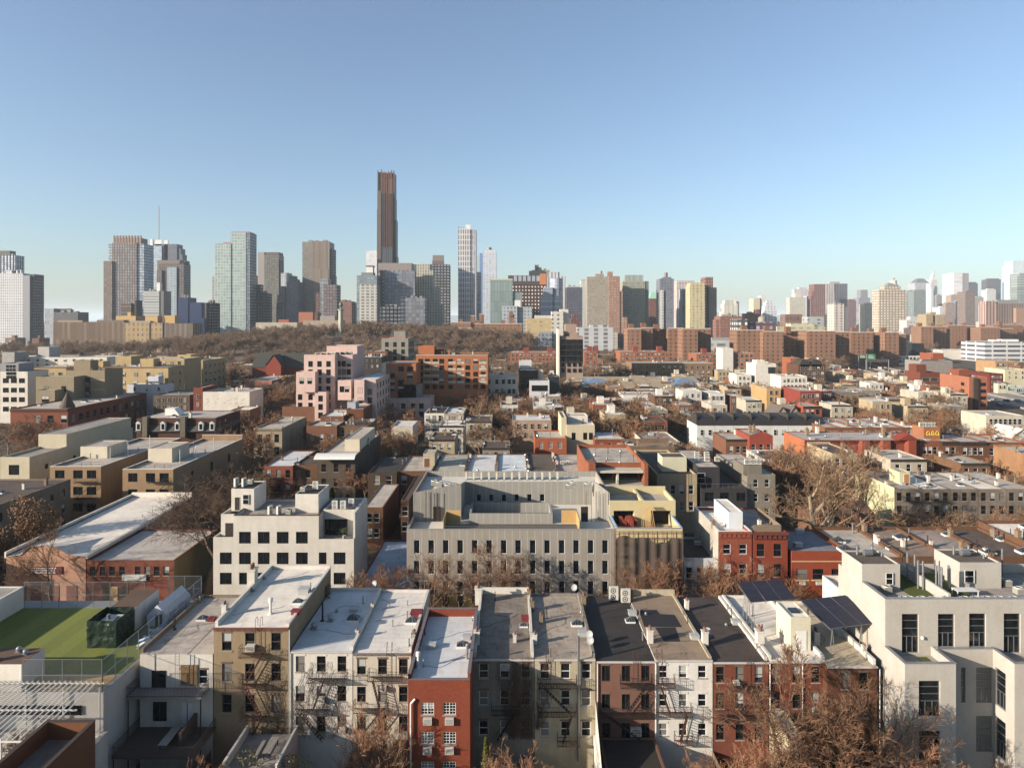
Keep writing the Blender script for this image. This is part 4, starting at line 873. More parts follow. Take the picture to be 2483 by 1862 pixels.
b.bar((wX(1078, 111), 110.6, zd + 1), (wX(1400, 111), 110.6, zd + 1), .03, 4); b.obj('railing', M_galv, gr)
MB().box(wX(1078, 112), wX(1400, 112), 110.9, 114.8, zd + .004, zd + .05, 'b').obj('terrace_deck', flat('dark_decking', (96, 88, 78), .9), gr)
for k in range(13):
    o = bpy.data.objects.new('condenser_unit', pm('ac2')); C.objects.link(o); o.location = (wX(1130 + k * 18.5, 131), 131.5, 16.21); ITEMS.append((o, G, 'ac2')); o['_of'] = 1; o['_k'] = 1; o.rotation_euler = (0, 0, math.pi / 2)
for x, y in ((1048, 1176), (1062, 1178), (1380, 1160), (1392, 1163), (1426, 1172), (1085, 1168)):
    o = bpy.data.objects.new('condenser_unit', pm('acbox')); C.objects.link(o); o.location = (wX(x, 122), 122 + (x % 5), 16.6); o.scale = (1.3,) * 3; ITEMS.append((o, G, 'acbox')); o['_of'] = 1; o['_k'] = 1
# ---- white modern building left of it
Yw = 107.0
wm = P((214, 210, 200), d=.25); x0, x1 = wX(517, Yw), wX(858, Yw)
wxs = [547.5, 594, 639.5, 685.5, 732, 777.5, 823.5]
B1 = building('apartment_building', 'white modern apartment building with square dark windows and rooftop cabins', 566, 773, 1250, 1210, 16.3, wm, R_grey, dict(xs=wxs[1:5], ys=[1289, 1339, 1388], w=1.85, h=1.85, st='dark'), Y0=Yw, Y1=117, par=.4, cat='apartment building', cope=M_frame_dk)
r1 = B1['root']
def sub(info, xa, xb, ya, yb_, z0, z1, fr, wall=wm, roof=R_grey, par=.3, xs=(), ys=(), w=1.85, h=1.85, st='dark'):
    b = MB(); hs = [(wX(x, ya) - xa - w / 2, wX(x, ya) - xa + w / 2, wZ(y, ya) - h, wZ(y, ya)) for y in ys for x in xs]
    wall_panel(b, (xa, ya), (1, 0), xb - xa, z0, z1, hs); wall_panel(b, (xb, ya), (0, 1), yb_ - ya, z0, z1, []); wall_panel(b, (xa, yb_), (0, -1), yb_ - ya, z0, z1, []); wall_panel(b, (xb, yb_), (-1, 0), xb - xa, z0, z1, [])
    zr = z1 - par; T = .2; b.box(xa + .002, xb - .002, ya + .001, ya + T, zr, z1, 'fb'); b.box(xa + .002, xb - .002, yb_ - T, yb_ - .001, zr, z1, 'kb'); b.box(xa + .001, xa + T, ya + T, yb_ - T, zr, z1, 'lb'); b.box(xb - T, xb - .001, ya + T, yb_ - T, zr, z1, 'rb')
    b.mi = 1; b.q((xa + .01, ya + .01, zr), (xb - .01, ya + .01, zr), (xb - .01, yb_ - .01, zr), (xa + .01, yb_ - .01, zr)); b.obj(fr, [wall, roof], info['root'])
    for u0, u1, za, zb_ in hs: place('window', winmesh(w, h, st, 0), info['root'], (xa + (u0 + u1) / 2, ya, za))
xm0, xm1 = B1['X0'], B1['X1']
sub(B1, x0, xm0 - .01, Yw, 117, 0, 12.9, 'side_wing', par=.6, xs=wxs[:1], ys=[1339, 1388]); sub(B1, wX(537, 109), xm0 - .02, 108.8, 117, 12.3, 16.0, 'side_wing', par=.5)
MB().box(wX(546, 108.7), wX(564, 108.7), 108.72, 108.79, 12.35, 14.6).obj('door', M_frame_dk, r1)
sub(B1, xm1 + .01, x1, Yw, 117, 0, 12.6, 'side_wing', par=.2, xs=wxs[5:], ys=[1339, 1388]); sub(B1, xm1 + .02, x1 - .3, 109.6, 116.9, 12.4, 16.5, 'side_wing', par=.3)
MB().box(x1 - .3, x1 + .01, Yw + .8, 117, 12.4, 16.5, 'b').obj('side_wall', wm, r1)
b = MB(); b.box(wX(788, 109.5), wX(842, 109.5), 109.54, 109.6, 12.45, 15.0); b.mi = 1
for k in range(5): x = wX(788 + 13.2 * k, 109.5); b.box(x - .04, x + .04, 109.5, 109.539, 12.45, 15.0)
b.obj('glass_door', [M_glass, M_frame_dk], r1)
bulkhead(B1, wX(561, 111), wX(616, 111), 111, 116.5, 19.5, W_white, R_dark, door=(.5, .9, 2.3, M_frame_dk), win=(2.4, 1.0, 17.0, 1.6)); bulkhead(B1, wX(716, 110), wX(772, 110), 110, 116.5, 18.9, W_white, R_dark)
for x, z in ((568, 0), (590, 0), (745, 0), (590, 1)): pass
for k, (x, Yk, z, kd) in enumerate(((573, 113, 19.35, 'ac2'), (592, 113, 19.35, 'ac2'), (608, 115, 19.35, 'acbox'), (735, 112, 18.8, 'acbox'), (765, 113, 18.8, 'ac2'), (655, 108.6, 15.95, 'ac2'), (676, 108.6, 15.95, 'ac2'), (812, 110.4, 16.3, 'ac2'), (832, 110.4, 16.3, 'ac2'), (852, 111.6, 16.3, 'ac2'), (700, 109, 15.95, 'acbox'))):
    o = bpy.data.objects.new('condenser_unit', pm(kd)); C.objects.link(o); o.location = (wX(x, Yk), Yk, z); o.rotation_euler = (0, 0, 1.3 if k in (0, 1, 5, 6) else 0); ITEMS.append((o, B1, kd)); o['_of'] = 1; o['_k'] = 1
pl = thing('potted_plant', 'green potted plants on the recessed terrace of the white modern building', 'plant', (wX(835, 108), 107.9, 12.45))
MB().lathe(wX(835, 108), 107.9, [(.25, 12.45), (.32, 12.9)], 8).obj('pot', M_stone, pl); b = MB()
for k in range(120): a = Vector((wX(835, 108) + R.gauss(0, .35), 107.9 + R.gauss(0, .2), 13.1 + R.random() * .9)); d = Vector((R.gauss(0, 1), R.gauss(0, 1), R.gauss(0, 1))) * .1; b.q(a, a + d, a + d + Vector((0, .05, .12)))
b.obj('leaves', flat('leaf_green', (74, 92, 48), .7), pl)
# ---- left: gabled auto shop, brick office, tan apartment blocks
m_pink = P((196, 148, 120), d=.3)
A1 = thing('workshop', 'long white roofed workshop with a salmon pink gabled front, far left', 'workshop', (-78, 130, 0))
b = MB(); xa, xb, ze, zp, ya, yb_ = -84.5, -71.2, 7.4, 9.3, 114.0, 152.0; xp = -78.3
pr = [(xa, ze), (xa + 2.5, ze + .3), (xp - 2.2, zp - .25), (xp, zp), (xp + 2.2, zp - .25), (xb - 2.8, ze + .35), (xb, ze)]
b.q((xa, ya, 0), (xb, ya, 0), *[(x, ya, z) for x, z in reversed(pr)]); b.q((xb, ya, 0), (xb, yb_, 0), (xb, yb_, ze + .3), (xb, ya, ze + .3)); b.q((xa, yb_, 0), (xa, ya, 0), (xa, ya, ze + .3), (xa, yb_, ze + .3))
b.obj('wall', m_pink, A1); b = MB()
for (p, q_) in zip(pr, pr[1:]): b.q((p[0], ya - .15, p[1] + .05), (q_[0], ya - .15, q_[1] + .05), (q_[0], 124, ze + .1), (p[0], 124, ze + .1))
b.q((xa, 124, ze + .1), (xb, 124, ze + .1), (xb, yb_, ze + .1), (xa, yb_, ze + .1)); b.box(xa - .3, xa, ya, yb_, ze - .2, ze + .8).box(xb, xb + .3, ya, yb_, ze - .3, ze + .25).box(xa, xb, yb_ - .3, yb_, ze + .12, ze + 1.2)
b.obj('roof', R_white, A1)
for x in (-82, -79.5, -76.5, -73.5): MB().box(x - .9, x + .9, ya - .05, ya - .003, .1, 2.6).obj('door', flat('door_brown', (120, 74, 60), .7), A1)
sg = MB(); sx0, sx1, sz0, sz1 = wX(72, ya), wX(152, ya), wZ(1391, ya), wZ(1373, ya); sg.box(sx0, sx1, ya - .12, ya - .02, sz0, sz1); sb_ = sg.obj('sign_board', flat('sign_maroon', (96, 36, 40), .6), A1)
b = MB(); r_ = random.Random(3)
for row_ in range(3):
    x = sx0 + .3; z = sz0 + .12 + row_ * (sz1 - sz0 - .1) / 3
    while x < sx1 - 1.2: w_ = r_.uniform(.12, .2); b.box(x, x + w_, ya - .135, ya - .121, z, z + .22); x += w_ + .07
b.obj('sign_lettering', M_white, A1)
A2 = building('office_building', 'low red brick building with eight small windows beside the salmon gabled workshop', 210, 422, 1358, 1288, 6.8, W_redp, roofmat((190, 186, 182), .6, .4), dict(xs=[225, 249, 272, 296, 334, 357, 380, 403.5], ys=[1373], w=.95, h=1.55, st='brown'), Y0=114, Y1=131, par=.25)
MB().box(wX(296, 113.8), wX(354, 113.8), 113.75, 113.99, 3.5, 4.5).box(wX(310, 113.8), wX(340, 113.8), 113.7, 113.749, 3.7, 4.3).obj('sign', flat('banner_pale', (196, 196, 190), .6), A2['root'])
for x in (258, 277, 300): MB().box(wX(x, 114) - .6, wX(x, 114) + .6, 113.9, 113.99, .1, 2.4).obj('door', M_wood if x == 277 else M_frame_dk, A2['root'])
MB().box(A2['X1'] + .02, A2['X1'] + .08, 114.02, 131, 0, 6.7).obj('side_wall', P((122, 110, 74), d=.4), A2['root'])
wt = P((160, 132, 98), d=.25); wts = P((120, 92, 70), d=.2)
A3 = building('apartment_building', 'left tan brick apartment block with a white roof cabin, behind the salmon workshop', 120.5, 245, 1131, 1078, 13, wt, R_lt, dict(xs=[145, 189, 222], ys=[1140, 1180, 1220], w=2.2, h=1.9, st='dark'), dict() and None, dict(n=2, rows=3, w=1.3, h=2.2, top=2.2, dz=3.7, st='dark', m=6), Y0=158, Y1=196, par=.5, cope=M_white)
A4 = building('apartment_building', 'right tan brick apartment block with a white roof cabin and high far parapet', 297, 420, 1138, 1063, 13, wt, R_lt, dict(xs=[322, 365, 398], ys=[1147, 1186, 1226], w=2.1, h=2.0, st='dark'), None, dict(n=3, rows=3, w=1.5, h=2.4, top=2.4, dz=3.7, st='dark', m=4), Y0=155, Y1=195, par=.5, pb=1.6, cope=M_white)
for i, xa_, xb_, Yk in ((A3, 195, 263, 170), (A4, 359, 420, 165)):
    bulkhead(i, wX(xa_, Yk), wX(xb_, Yk) - .3, Yk, Yk + 9, wZ(1074 if xa_ < 300 else 1078, Yk + 5) , P((214, 206, 184), d=.2), R_lt)
for i in (A3, A4):
    fire_escape(i, [(i['X0'] + 6, i['X0'] + 11, wZ(1168, i['Y0'])), (i['X0'] + 6, i['X0'] + 11, wZ(1206, i['Y0']))], m=M_black)
    for k in range(6): roof_item(i, 'stack', .2 + .13 * k, .3 + .1 * (k % 3), 0, 1)
A6 = building('apartment_building', 'cream rendered long building at the left edge with a striped awning', 0, 71.5, 1107, 1067, 13, P((200, 192, 166), d=.2), R_grey, dict(xs=[34], ys=[1127], w=2.6, h=2.5, st='dark'), None, dict(n=4, rows=2, w=1.2, h=1.2, top=3, dz=3.6, st='dark'), Y0=169, Y1=215, par=.5)
bulkhead(A6, A6['X1'] - 7.5, A6['X1'] + .02, 183, 214, 16.3, P((200, 192, 166), d=.2), R_grey)
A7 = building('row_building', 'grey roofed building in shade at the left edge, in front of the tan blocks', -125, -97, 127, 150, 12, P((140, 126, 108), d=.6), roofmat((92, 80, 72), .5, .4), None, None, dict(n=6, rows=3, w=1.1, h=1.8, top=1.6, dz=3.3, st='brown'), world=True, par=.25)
building('row_building', 'white roofed low building at the left edge above the bare bush', -125, -96, 105, 126.8, 10.5, P((140, 120, 100), d=.6), R_white, None, None, dict(n=6, rows=3, w=1.1, h=1.8, top=1.6, dz=3.3, st='brown'), world=True, par=.3)
for k in range(5): roof_item(A7, ('white_chimney', 'chimney', 'skylight')[k % 3], .6 + .08 * k, .2 + .15 * k)
# ---- rows behind the white modern and grey buildings
def H_(label, xl, xr, yf, yb, Z, wall, roof, n=3, rows=3, w=1.0, h=1.7, st='sash', par=.3, cl='r', cat='house', group='row houses', name='row_house', Y0=None, Y1=None, L=None, Rt=None, top=1.1, dz=3.2, m=.6, xs=None, ys=None, **k):
    Fd = dict(n=n, rows=rows, w=w, h=h, st=st, top=top, dz=dz, m=m) if n else None
    if xs: Fd = dict(xs=xs, w=w, h=h, st=st, **(dict(ys=ys) if ys else dict(rows=rows, top=top, dz=dz)))
    i = building(name, label, xl, xr, yf, yb, Z, wall, roof, Fd, L, Rt, Y0=Y0, Y1=Y1, par=par, cat=cat, group=group, **k)
    if cl:
        r = random.Random(int(xl * 7 + yf)); W = i['X1'] - i['X0']
        for q in range(max(2, int(W / 3.2)) if cl == 'r' else int(cl)):
            roof_item(i, r.choice(('chimney', 'white_chimney', 'stack', 'skylight', 'hatch', 'stack', 'mushroom', 'pipe')), r.choice((.03, .97, r.uniform(.15, .85), r.uniform(.15, .85))), r.uniform(.1, .92), 0, r.uniform(.8, 1.2))
        if cl == 'r' and r.random() < .35: roof_item(i, 'ac', r.uniform(.2, .8), r.uniform(.3, .8), r.choice((0, .3, 1.5)))
    return i
W_red2 = P((146, 76, 58), 'brick', .3)
q1 = H_('orange red brick house with a pale blue roof, behind the white modern building', 639, 710, 1130, 1092, 10, W_red2, R_blue, xs=[651, 675, 698], ys=[1139, 1174], w=1.2, h=2.0, st='brown')
fire_escape(q1, [(q1['X0'] + 1.5, q1['X0'] + 5, wZ(1163, 170)), (q1['X0'] + 1.5, q1['X0'] + 5, wZ(1195, 170))], m=M_black)
H_('brown stone house right of the orange red brick house, overgrown with bare branches', 712, 776, 1127, 1105, 10, W_brown, R_brown, xs=[722, 747, 770], ys=[1139, 1174], w=1.2, h=2.0, st='brown')
q3 = H_('dark house with a white curved canopy and a white roof box, behind the white modern building', 769, 861, 1103, 1052, 12.6, W_side, R_lt, xs=[785, 815, 845], ys=[1125, 1160], w=1.2, h=2.0, st='brown', Y0=172)
b = MB()
for k in range(8):
    a0, a1 = k / 8 * 1.3, (k + 1) / 8 * 1.3; zf = lambda a: 12.6 + .6 - 1.4 * (1 - math.cos(a)); yf_ = lambda a: 173 - 3.2 * math.sin(a)
    b.q((q3['X0'] - .3, yf_(a1), zf(a1)), (q3['X1'] + .3, yf_(a1), zf(a1)), (q3['X1'] + .3, yf_(a0), zf(a0)), (q3['X0'] - .3, yf_(a0), zf(a0)))
b.obj('canopy', M_white, q3['root']); bulkhead(q3, wX(836, 180), wX(872, 180), 180, 200, wZ(1065, 180), P((216, 208, 184), d=.2), R_lt)
H_('shaded dark brick house with a black roof, behind the green conifer', 892, 962, 1147, 1103, 10, P((84, 64, 52), 'brick', .5), R_dark, xs=[914, 943], ys=[1153, 1190], w=1.3, h=2.1)  # dark wall tone has the facade's shadow put into the colour
q5 = H_('brick house with grey roof and a brown door cabin, behind the grey panelled building', 965, 1053, 1142, 1105, 10, W_brown, R_lt, xs=[980, 1010, 1036], ys=[1153, 1190], w=1.3, h=2.1)
bulkhead(q5, wX(1026, 172), wX(1054, 172), 172, 178, 13.2, W_cream, R_lt, door=(.2, 1.4, 2.4, flat('brown_door', (110, 70, 50), .7)))
rr = [(1054, 1133, roofmat((170, 170, 158), .5, .3), 'greenish grey'), (1134, 1204, R_blue, 'pale blue'), (1204, 1278, roofmat((206, 216, 224), .5, .3), 'icy white'), (1279, 1348, roofmat((98, 88, 78), .5, .4), 'brown'), (1349, 1420, R_lt, 'light grey')]
for xl, xr, rf, nm in rr:
    Yk = 160; i = H_('terraced house with a %s roof, just behind the grey panelled building' % nm, 0, 1, 0, 0, 10, W_brown, rf, n=3, par=.35, Y0=Yk, Y1=188) if False else building('row_house', 'terraced house with a %s roof, just behind the grey panelled building' % nm, wX(xl, 174), wX(xr, 174), 160, 188, 10, W_brown, rf, None, world=True, par=.2, ps=.45, cat='house', group='row houses')
    r = random.Random(xl)
    for k in range(9): roof_item(i, r.choice(('stack', 'chimney', 'skylight', 'mushroom', 'white_chimney', 'pipe')), r.choice((.02, .98, r.random() * .8 + .1)), r.uniform(.15, .95), 0, r.uniform(.8, 1.3))
    if nm in ('light grey',):
        for u in (.2, .5, .8): roof_item(i, 'ac', u, .55)
# rear brick extensions left of the grey building
building('rear_extension', 'low dark brick rear extension in the gap left of the grey panelled building', wX(880, 140), wX(929, 140), 140, 160, 8.5, W_brown, R_lt, dict(n=2, rows=2, w=1.1, h=1.9), world=True, par=.15, cat='house')
building('rear_extension', 'brick rear extension beside the grey panelled building with a wooden roof deck', wX(972, 138), wX(992, 138), 138, 160, 10.5, W_brown, R_brown, dict(n=1, rows=3, w=1.2, h=2), world=True, par=.15, cat='house')
building('garage', 'low building with a long bluish white roof between the two apartment buildings', -25, -16.9, 109, 133, 4.2, P((150, 78, 56), 'brick', .3), roofmat((170, 186, 206), 1.5, .35), None, world=True, par=.35, cat='garage')
# ---- right of the grey building
Yc = 109.0
ye = P((208, 194, 148), d=.2)
K = building('construction_building', 'unfinished pale yellow building with open upper rooms and scaffolding, beside the grey building', 1494, 1655, 1281, 1240, 13.7, ye, R_lt, None, Y0=Yc, Y1=124.5, par=1.9, cat='building', cope=flat('blue_tape', (168, 196, 224), .6))
K['root'].children[0]
b = MB(); xa, xb = wX(1478, 116), wX(1638, 116); hs = [(wX(1488, 116) - xa, wX(1538, 116) - xa, 11.83, wZ(1238, 116)), (wX(1578, 116) - xa, wX(1627, 116) - xa, 11.83, wZ(1238, 116))]
wall_panel(b, (xa, 116), (1, 0), xb - xa, 11.81, 16.3, hs, 1.6); wall_panel(b, (xb, 116), (0, 1), 8, 12.9, 16.3, []); wall_panel(b, (xa, 124), (0, -1), 8, 12.9, 16.3, [])
b.box(xa, xb, 123.7, 124, 12.9, 16.8, 'b'); b.box(xa, xa + .3, 116.3, 123.7, 15.2, 16.3, 'b'); b.box(xb - .3, xb, 116.3, 123.7, 15.2, 16.3, 'b'); xm = (xa + xb) / 2; b.box(xm - .2, xm + .2, 116.001, 123.7, 15.2, 16.4, 'b')
b.mi = 1; b.q((xa, 116.2, 15.4), (xb, 116.2, 15.4), (xb, 124, 15.4), (xa, 124, 15.4)); b.mi = 2; b.q((xa, 118, 11.85), (xb, 118, 11.85), (xb, 118, 15.3), (xa, 118, 15.3)); b.obj('upper_storey', [ye, R_lt, flat('room_shade', (44, 40, 38))], K['root'])  # near-black back sheet paints in the shade of the open rooms
tm = thing('timber_frames', 'wooden frames leaning in front of the open yellow rooms', 'timber frames', (wX(1565, 113), 113, 11.85)); b = MB()
for k in range(6): x = wX(1555 + 4 * k, 113); b.bar((x, 112.5, 11.85), (x + .5, 115, 15.9), .05); b.bar((x + .9, 112.5, 11.85), (x + .7, 115, 15.9), .05)
b.obj('frame', M_wood, tm)
db = thing('building_rubble', 'red and brown building materials inside the left open yellow room', 'materials', (wX(1520, 114), 114, 11.85)); b = MB()
for k in range(30): x = wX(1505 + R.random() * 35, 114); b.box(x, x + .5, 113 + R.random() * 3, 114.6 + R.random() * 2, 11.85, 13.1 + R.random() * .6)
b.obj('rubble', flat('rubble_red', (140, 60, 40), .8), db)
sc_ = thing('scaffold', 'scaffold with dark netting covering the lower facade of the yellow building', 'scaffold', (wX(1575, 108), 107.6, 0)); b = MB(); xa, xb = wX(1492, 107.6), wX(1656, 107.6); x = xa
while x <= xb + .1:
    for y in (107.4, 108.6): b.bar((x, y, 0), (x, y, 13.4), .045, 4)
    x += (xb - xa) / 7
for z in (1.9, 3.8, 5.7, 7.6, 9.5, 11.4, 13.3):
    for y in (107.4, 108.6):
        b.bar((xa, y, z), (xb, y, z), .04, 4); b.bar((xa, y, z + .9), (xb, y, z + .9), .03, 4)
b.obj('tubes', flat('scaffold_rust', (112, 60, 42), .7), sc_); b = MB()
for z in (1.9, 3.8, 5.7, 7.6, 9.5, 11.4): b.box(xa, xb, 107.5, 108.5, z + .05, z + .12)
b.obj('boards', flat('scaffold_board', (128, 104, 76), .9), sc_)
m, t, bb_ = newmat('netting'); bb_.inputs['Base Color'].default_value = (.05, .036, .028, 1); bb_.inputs['Roughness'].default_value = .9
t.links.new(mth(t, 'ADD', mth(t, 'MULTIPLY', ramp(t, noise(t, .5, 3, pos(t)), .4, .6), .1), .86), bb_.inputs['Alpha'])
b = MB(); n = 40
zt = lambda u: 12.5 + .5 * math.sin(u * 7) + .3 * math.sin(u * 17)
for k in range(n):
    u0, u1 = k / n, (k + 1) / n; f = lambda u: 107.25 + .12 * math.sin(u * 40)
    b.q((xa + (xb - xa) * u0, f(u0), .5), (xa + (xb - xa) * u1, f(u1), .5), (xa + (xb - xa) * u1, f(u1), zt(u1)), (xa + (xb - xa) * u0, f(u0), zt(u0)))
b.obj('netting', m, sc_)
# glass modern block with terraces
gl = building('apartment_building', 'modern block with glazed terraces between orange brick side walls, behind the yellow building', 1422, 1563, 1124, 1095, 15.6, P((164, 94, 66), 'brick', .3), R_lt, None, Y0=150, Y1=172, par=.9, cat='apartment building')
b = MB(); X0_, X1_ = gl['X0'], gl['X1']
for z in (wZ(1138, 148), wZ(1172, 148), wZ(1206, 148)): b.box(X0_ + 1.6, X1_ - .9, 146.5, 149.99, z - .45, z)
b.box((X0_ + X1_) / 2 - .2, (X0_ + X1_) / 2 + .2, 146.8, 149.98, 4, 14.2); b.obj('floor_slab', P((206, 200, 184), d=.2), gl['root'])
MB().box(X0_ + 1.6, X1_ - .9, 149.9, 149.985, 4, 14.3).obj('glazing', M_glass, gl['root']); b = MB(); x = X0_ + 1.6
for z in (wZ(1172, 148), wZ(1206, 148)):
    b.bar((X0_ + 1.6, 146.6, z + 1), (X1_ - .9, 146.6, z + 1), .03); x = X0_ + 1.6
    while x < X1_ - .9: b.bar((x, 146.6, z), (x, 146.6, z + 1), .02, 3); x += .35
b.obj('railing', M_galv, gl['root']); MB().box(X0_, X0_ + 1.5, 146, 149.99, 0, 16.2).obj('pier', P((164, 94, 66), 'brick', .3), gl['root']); MB().box(X1_ - .8, X1_, 146, 149.99, 0, 16.2).obj('pier', P((164, 94, 66), 'brick', .3), gl['root'])
for k in range(14): roof_item(gl, ('stack', 'pipe', 'mushroom')[k % 3], .12 + .06 * k, .1 + .2 * (k % 4))
be = H_('beige rendered building with four arched windows and a cream roof box', 1593, 1690, 1149.5, 1090, 13, P((178, 162, 130), d=.4), R_dark, xs=[1610, 1632, 1653, 1676], ys=[1176, 1216], w=1.0, h=2.0, st='arch', par=.5, name='building', group=None, cat='building', cl=None)
be['root'].pop('group', None) if 'group' in be['root'] else None
bulkhead(be, wX(1606, 155), wX(1665, 155), 155, 160, wZ(1108, 155), P((206, 204, 176), d=.2), R_brown); b = MB(); ladder(be['root'], wX(1662, 149.5), 149.7, 6, 13.4, M_rust, .3)
dkc = P((58, 58, 62), d=.2)
dk = building('apartment_building', 'dark charcoal modern building with a glass railed terrace, right of the beige building', 1700, 1812, 1184.5, 1120, 9.9, dkc, roofmat((60, 58, 58), .3, .3), dict(xs=[1720, 1757, 1797], ys=[1194], w=2.0, h=1.9, st='dark'), Y0=150, Y1=176, par=.2, cat='apartment building')
bulkhead(dk, wX(1691, 152), wX(1745, 152), 152, 172, 14.2, dkc, R_lt, win=(.8, 1.8, 10.6, 2.3)); b = MB(); zt = 10.9
b.path([(dk['X0'], 150.2, zt), (dk['X1'], 150.2, zt), (dk['X1'], 165, zt)], .04); x = dk['X0']
while x < dk['X1']: b.bar((x, 150.2, 9.9), (x, 150.2, zt), .03); x += 1.2
b.obj('railing', M_galv, dk['root'])
for k in range(7):
    o = bpy.data.objects.new('condenser_unit', pm('ac')); C.objects.link(o); o.location = (wX(1685 + 8 * k, 160), 158 + (k % 3) * 3, 14.06); o.scale = (1.3,) * 3; ITEMS.append((o, dk, 'ac')); o['_of'] = 1; o['_k'] = 1
gy = H_('grey building topped by white air conditioners, behind the large bare tree', 1812, 1880, 1150, 1100, 12.8, P((140, 134, 122), d=.4), R_lt, n=2, par=.2, name='building', cat='building', group=None)
bulkhead(gy, wX(1806, 150), wX(1851, 150), 151, 158, 14.8, P((128, 122, 110), d=.3), R_lt)
for k in range(3):
    o = bpy.data.objects.new('condenser_unit', pm('ac')); C.objects.link(o); o.location = (wX(1812 + 14 * k, 152), 152, 14.66); o.scale = (1.4,) * 3; ITEMS.append((o, gy, 'ac')); o['_of'] = 1; o['_k'] = 1
# low building in the gap, white parapet houses, orange brick
H_('low white fronted building with a dark rubble roof, right of the scaffold', 1658, 1736, 1353, 1302, 8.9, P((200, 206, 214), d=.3), R_dark, xs=[1671, 1697, 1722], ys=[1375, 1402], w=1.0, h=1.8, Y0=109, par=.3, cl='3')
wp = P((196, 190, 178), d=.5)
br1 = P((156, 76, 60), 'brick', .25); br2 = P((148, 62, 42), 'brick', .25)
n1 = H_('pink brick house with bracketed cornice, white roof box and pale side wall', 1742, 1823, 1288, 1229, 13.8, br1, R_white, xs=[1762.5, 1801.5], ys=[1319, 1367, 1415], w=1.15, h=1.55, Y0=107, Y1=121, par=.5, corn=(br1, .9, .35), cl='2', cope=M_white)
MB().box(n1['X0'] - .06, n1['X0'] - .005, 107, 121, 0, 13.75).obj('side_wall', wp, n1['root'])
bulkhead(n1, wX(1767, 110), wX(1801, 110), 110, 118, wZ(1241, 110), P((214, 222, 230), d=.1), R_white)
n2 = H_('dark red brick house with heavy cornice and a reed fenced roof terrace', 1826, 1910, 1289, 1232, 13.7, br2, R_grey, xs=[1844.5, 1885.5], ys=[1318, 1367, 1415], w=1.2, h=2.0, st='brown', Y0=107, Y1=121, par=.2, corn=(flat('dark_cornice', (104, 52, 42), .8), 1.0, .5), cl='2')
MB().box(wX(1826, 108), wX(1893, 108), 107.8, 107.9, 13.5, 14.6).box(wX(1893, 108) - .1, wX(1893, 108), 107.9, 118, 13.5, 14.6).obj('reed_fence', flat('reed', (128, 112, 92), .9), n2['root'])
n3 = H_('bright orange brick two storey building with pale string course and wide windows', 1919.5, 2046, 1336, 1299, 10.7, P((156, 66, 38), 'brick', .15), roofmat((120, 128, 138), .5, .4), xs=[1944.5, 1984.5, 2030], ys=[1379], w=1.75, h=1.65, st='brown', Y0=107, Y1=118, par=.15, cl='4', group=None, cat='building', name='building')
b = MB(); zz = wZ(1360, 107); b.box(n3['X0'], n3['X1'], 106.93, 106.997, zz - .12, zz + .05)
for x in (1944.5, 1984.5, 2030): z = wZ(1405, 107); b.box(wX(x, 107) - 1.15, wX(x, 107) + 1.15, 106.92, 106.996, z - .2, z + .02)
b.obj('string_course', flat('cream_stone', (196, 168, 128), .8), n3['root']); MB().box(wX(1943, 107), wX(1984, 107), 106.95, 106.995, .1, 3.2).obj('shop_window', M_glass, n3['root'])
for x in (1944.5, 1984.5):
    X = wX(x, 107); z = wZ(1412, 107); MB().box(X - .45, X + .45, 106.7, 106.93, z - .3, z + .2).obj('air_conditioner', M_acw, n3['root'])
building('garage', 'small white parapeted box between the orange building and the large pale building', wX(2002, 92), wX(2046, 92), 88, 93, 12.2, W_white, R_white, None, world=True, par=.5, cat='building')
nr = [(52.2, 59.5, R_lt, 'light grey', 10.8), (59.6, 66.5, roofmat((150, 132, 116), .8, .5), 'tan brown', 10.9), (66.6, 73.4, roofmat((160, 150, 144), .8, .5), 'dusty grey', 10.8), (73.5, 80.5, roofmat((98, 86, 78), .8, .4), 'dark brown', 10.9), (80.6, 96, R_white, 'bright white', 11.9)]
for xa, xb, rf, nm, z in nr:
    i = building('row_house', 'house with a %s roof in the row behind the large pale building' % nm, xa, xb, 104, 118, z, W_brown, rf, None, world=True, par=.1, ps=.45, pb=.5, cat='house', group='row houses')
    r = random.Random(int(xa))
    for k in range(8): roof_item(i, r.choice(('stack', 'chimney', 'skylight', 'white_chimney', 'pipe', 'chimney')), r.choice((.02, .98, r.random() * .8 + .1)), r.uniform(.1, .95), 0, r.uniform(.8, 1.4))
g2 = thing('garage', 'low brown brick building with a pitched roof at the foot of the large bare tree', 'garage', (66, 138, 0)); xa, xb = wX(1986, 134), wX(2125, 134); b = MB(); hs = [(wX(2052, 134) - xa - .45, wX(2052, 134) - xa + .45, wZ(1287, 134), wZ(1272, 134)), (wX(2086, 134) - xa - .5, wX(2086, 134) - xa + .5, wZ(1287, 134), wZ(1272, 134))]
wall_panel(b, (xa, 134), (1, 0), xb - xa, 0, wZ(1255, 134), hs); wall_panel(b, (xb, 134), (0, 1), 10, 0, 8, []); wall_panel(b, (xa, 144), (0, -1), 10, 0, 8, []); b.obj('wall', P((134, 96, 80), 'brick', .4), g2)
MB().q((xa - .2, 133.8, 8.15), (xb + .2, 133.8, 8.15), (xb + .2, 139, 10.2), (xa - .2, 139, 10.2)).q((xb + .2, 144.2, 8.15), (xa - .2, 144.2, 8.15), (xa - .2, 139, 10.2), (xb + .2, 139, 10.2)).obj('roof', roofmat((96, 76, 66), 1, .4), g2)
for h in hs: place('window', winmesh(.95, 1.2, 'sash', 0), g2, (xa + (h[0] + h[1]) / 2, 134, h[2]))
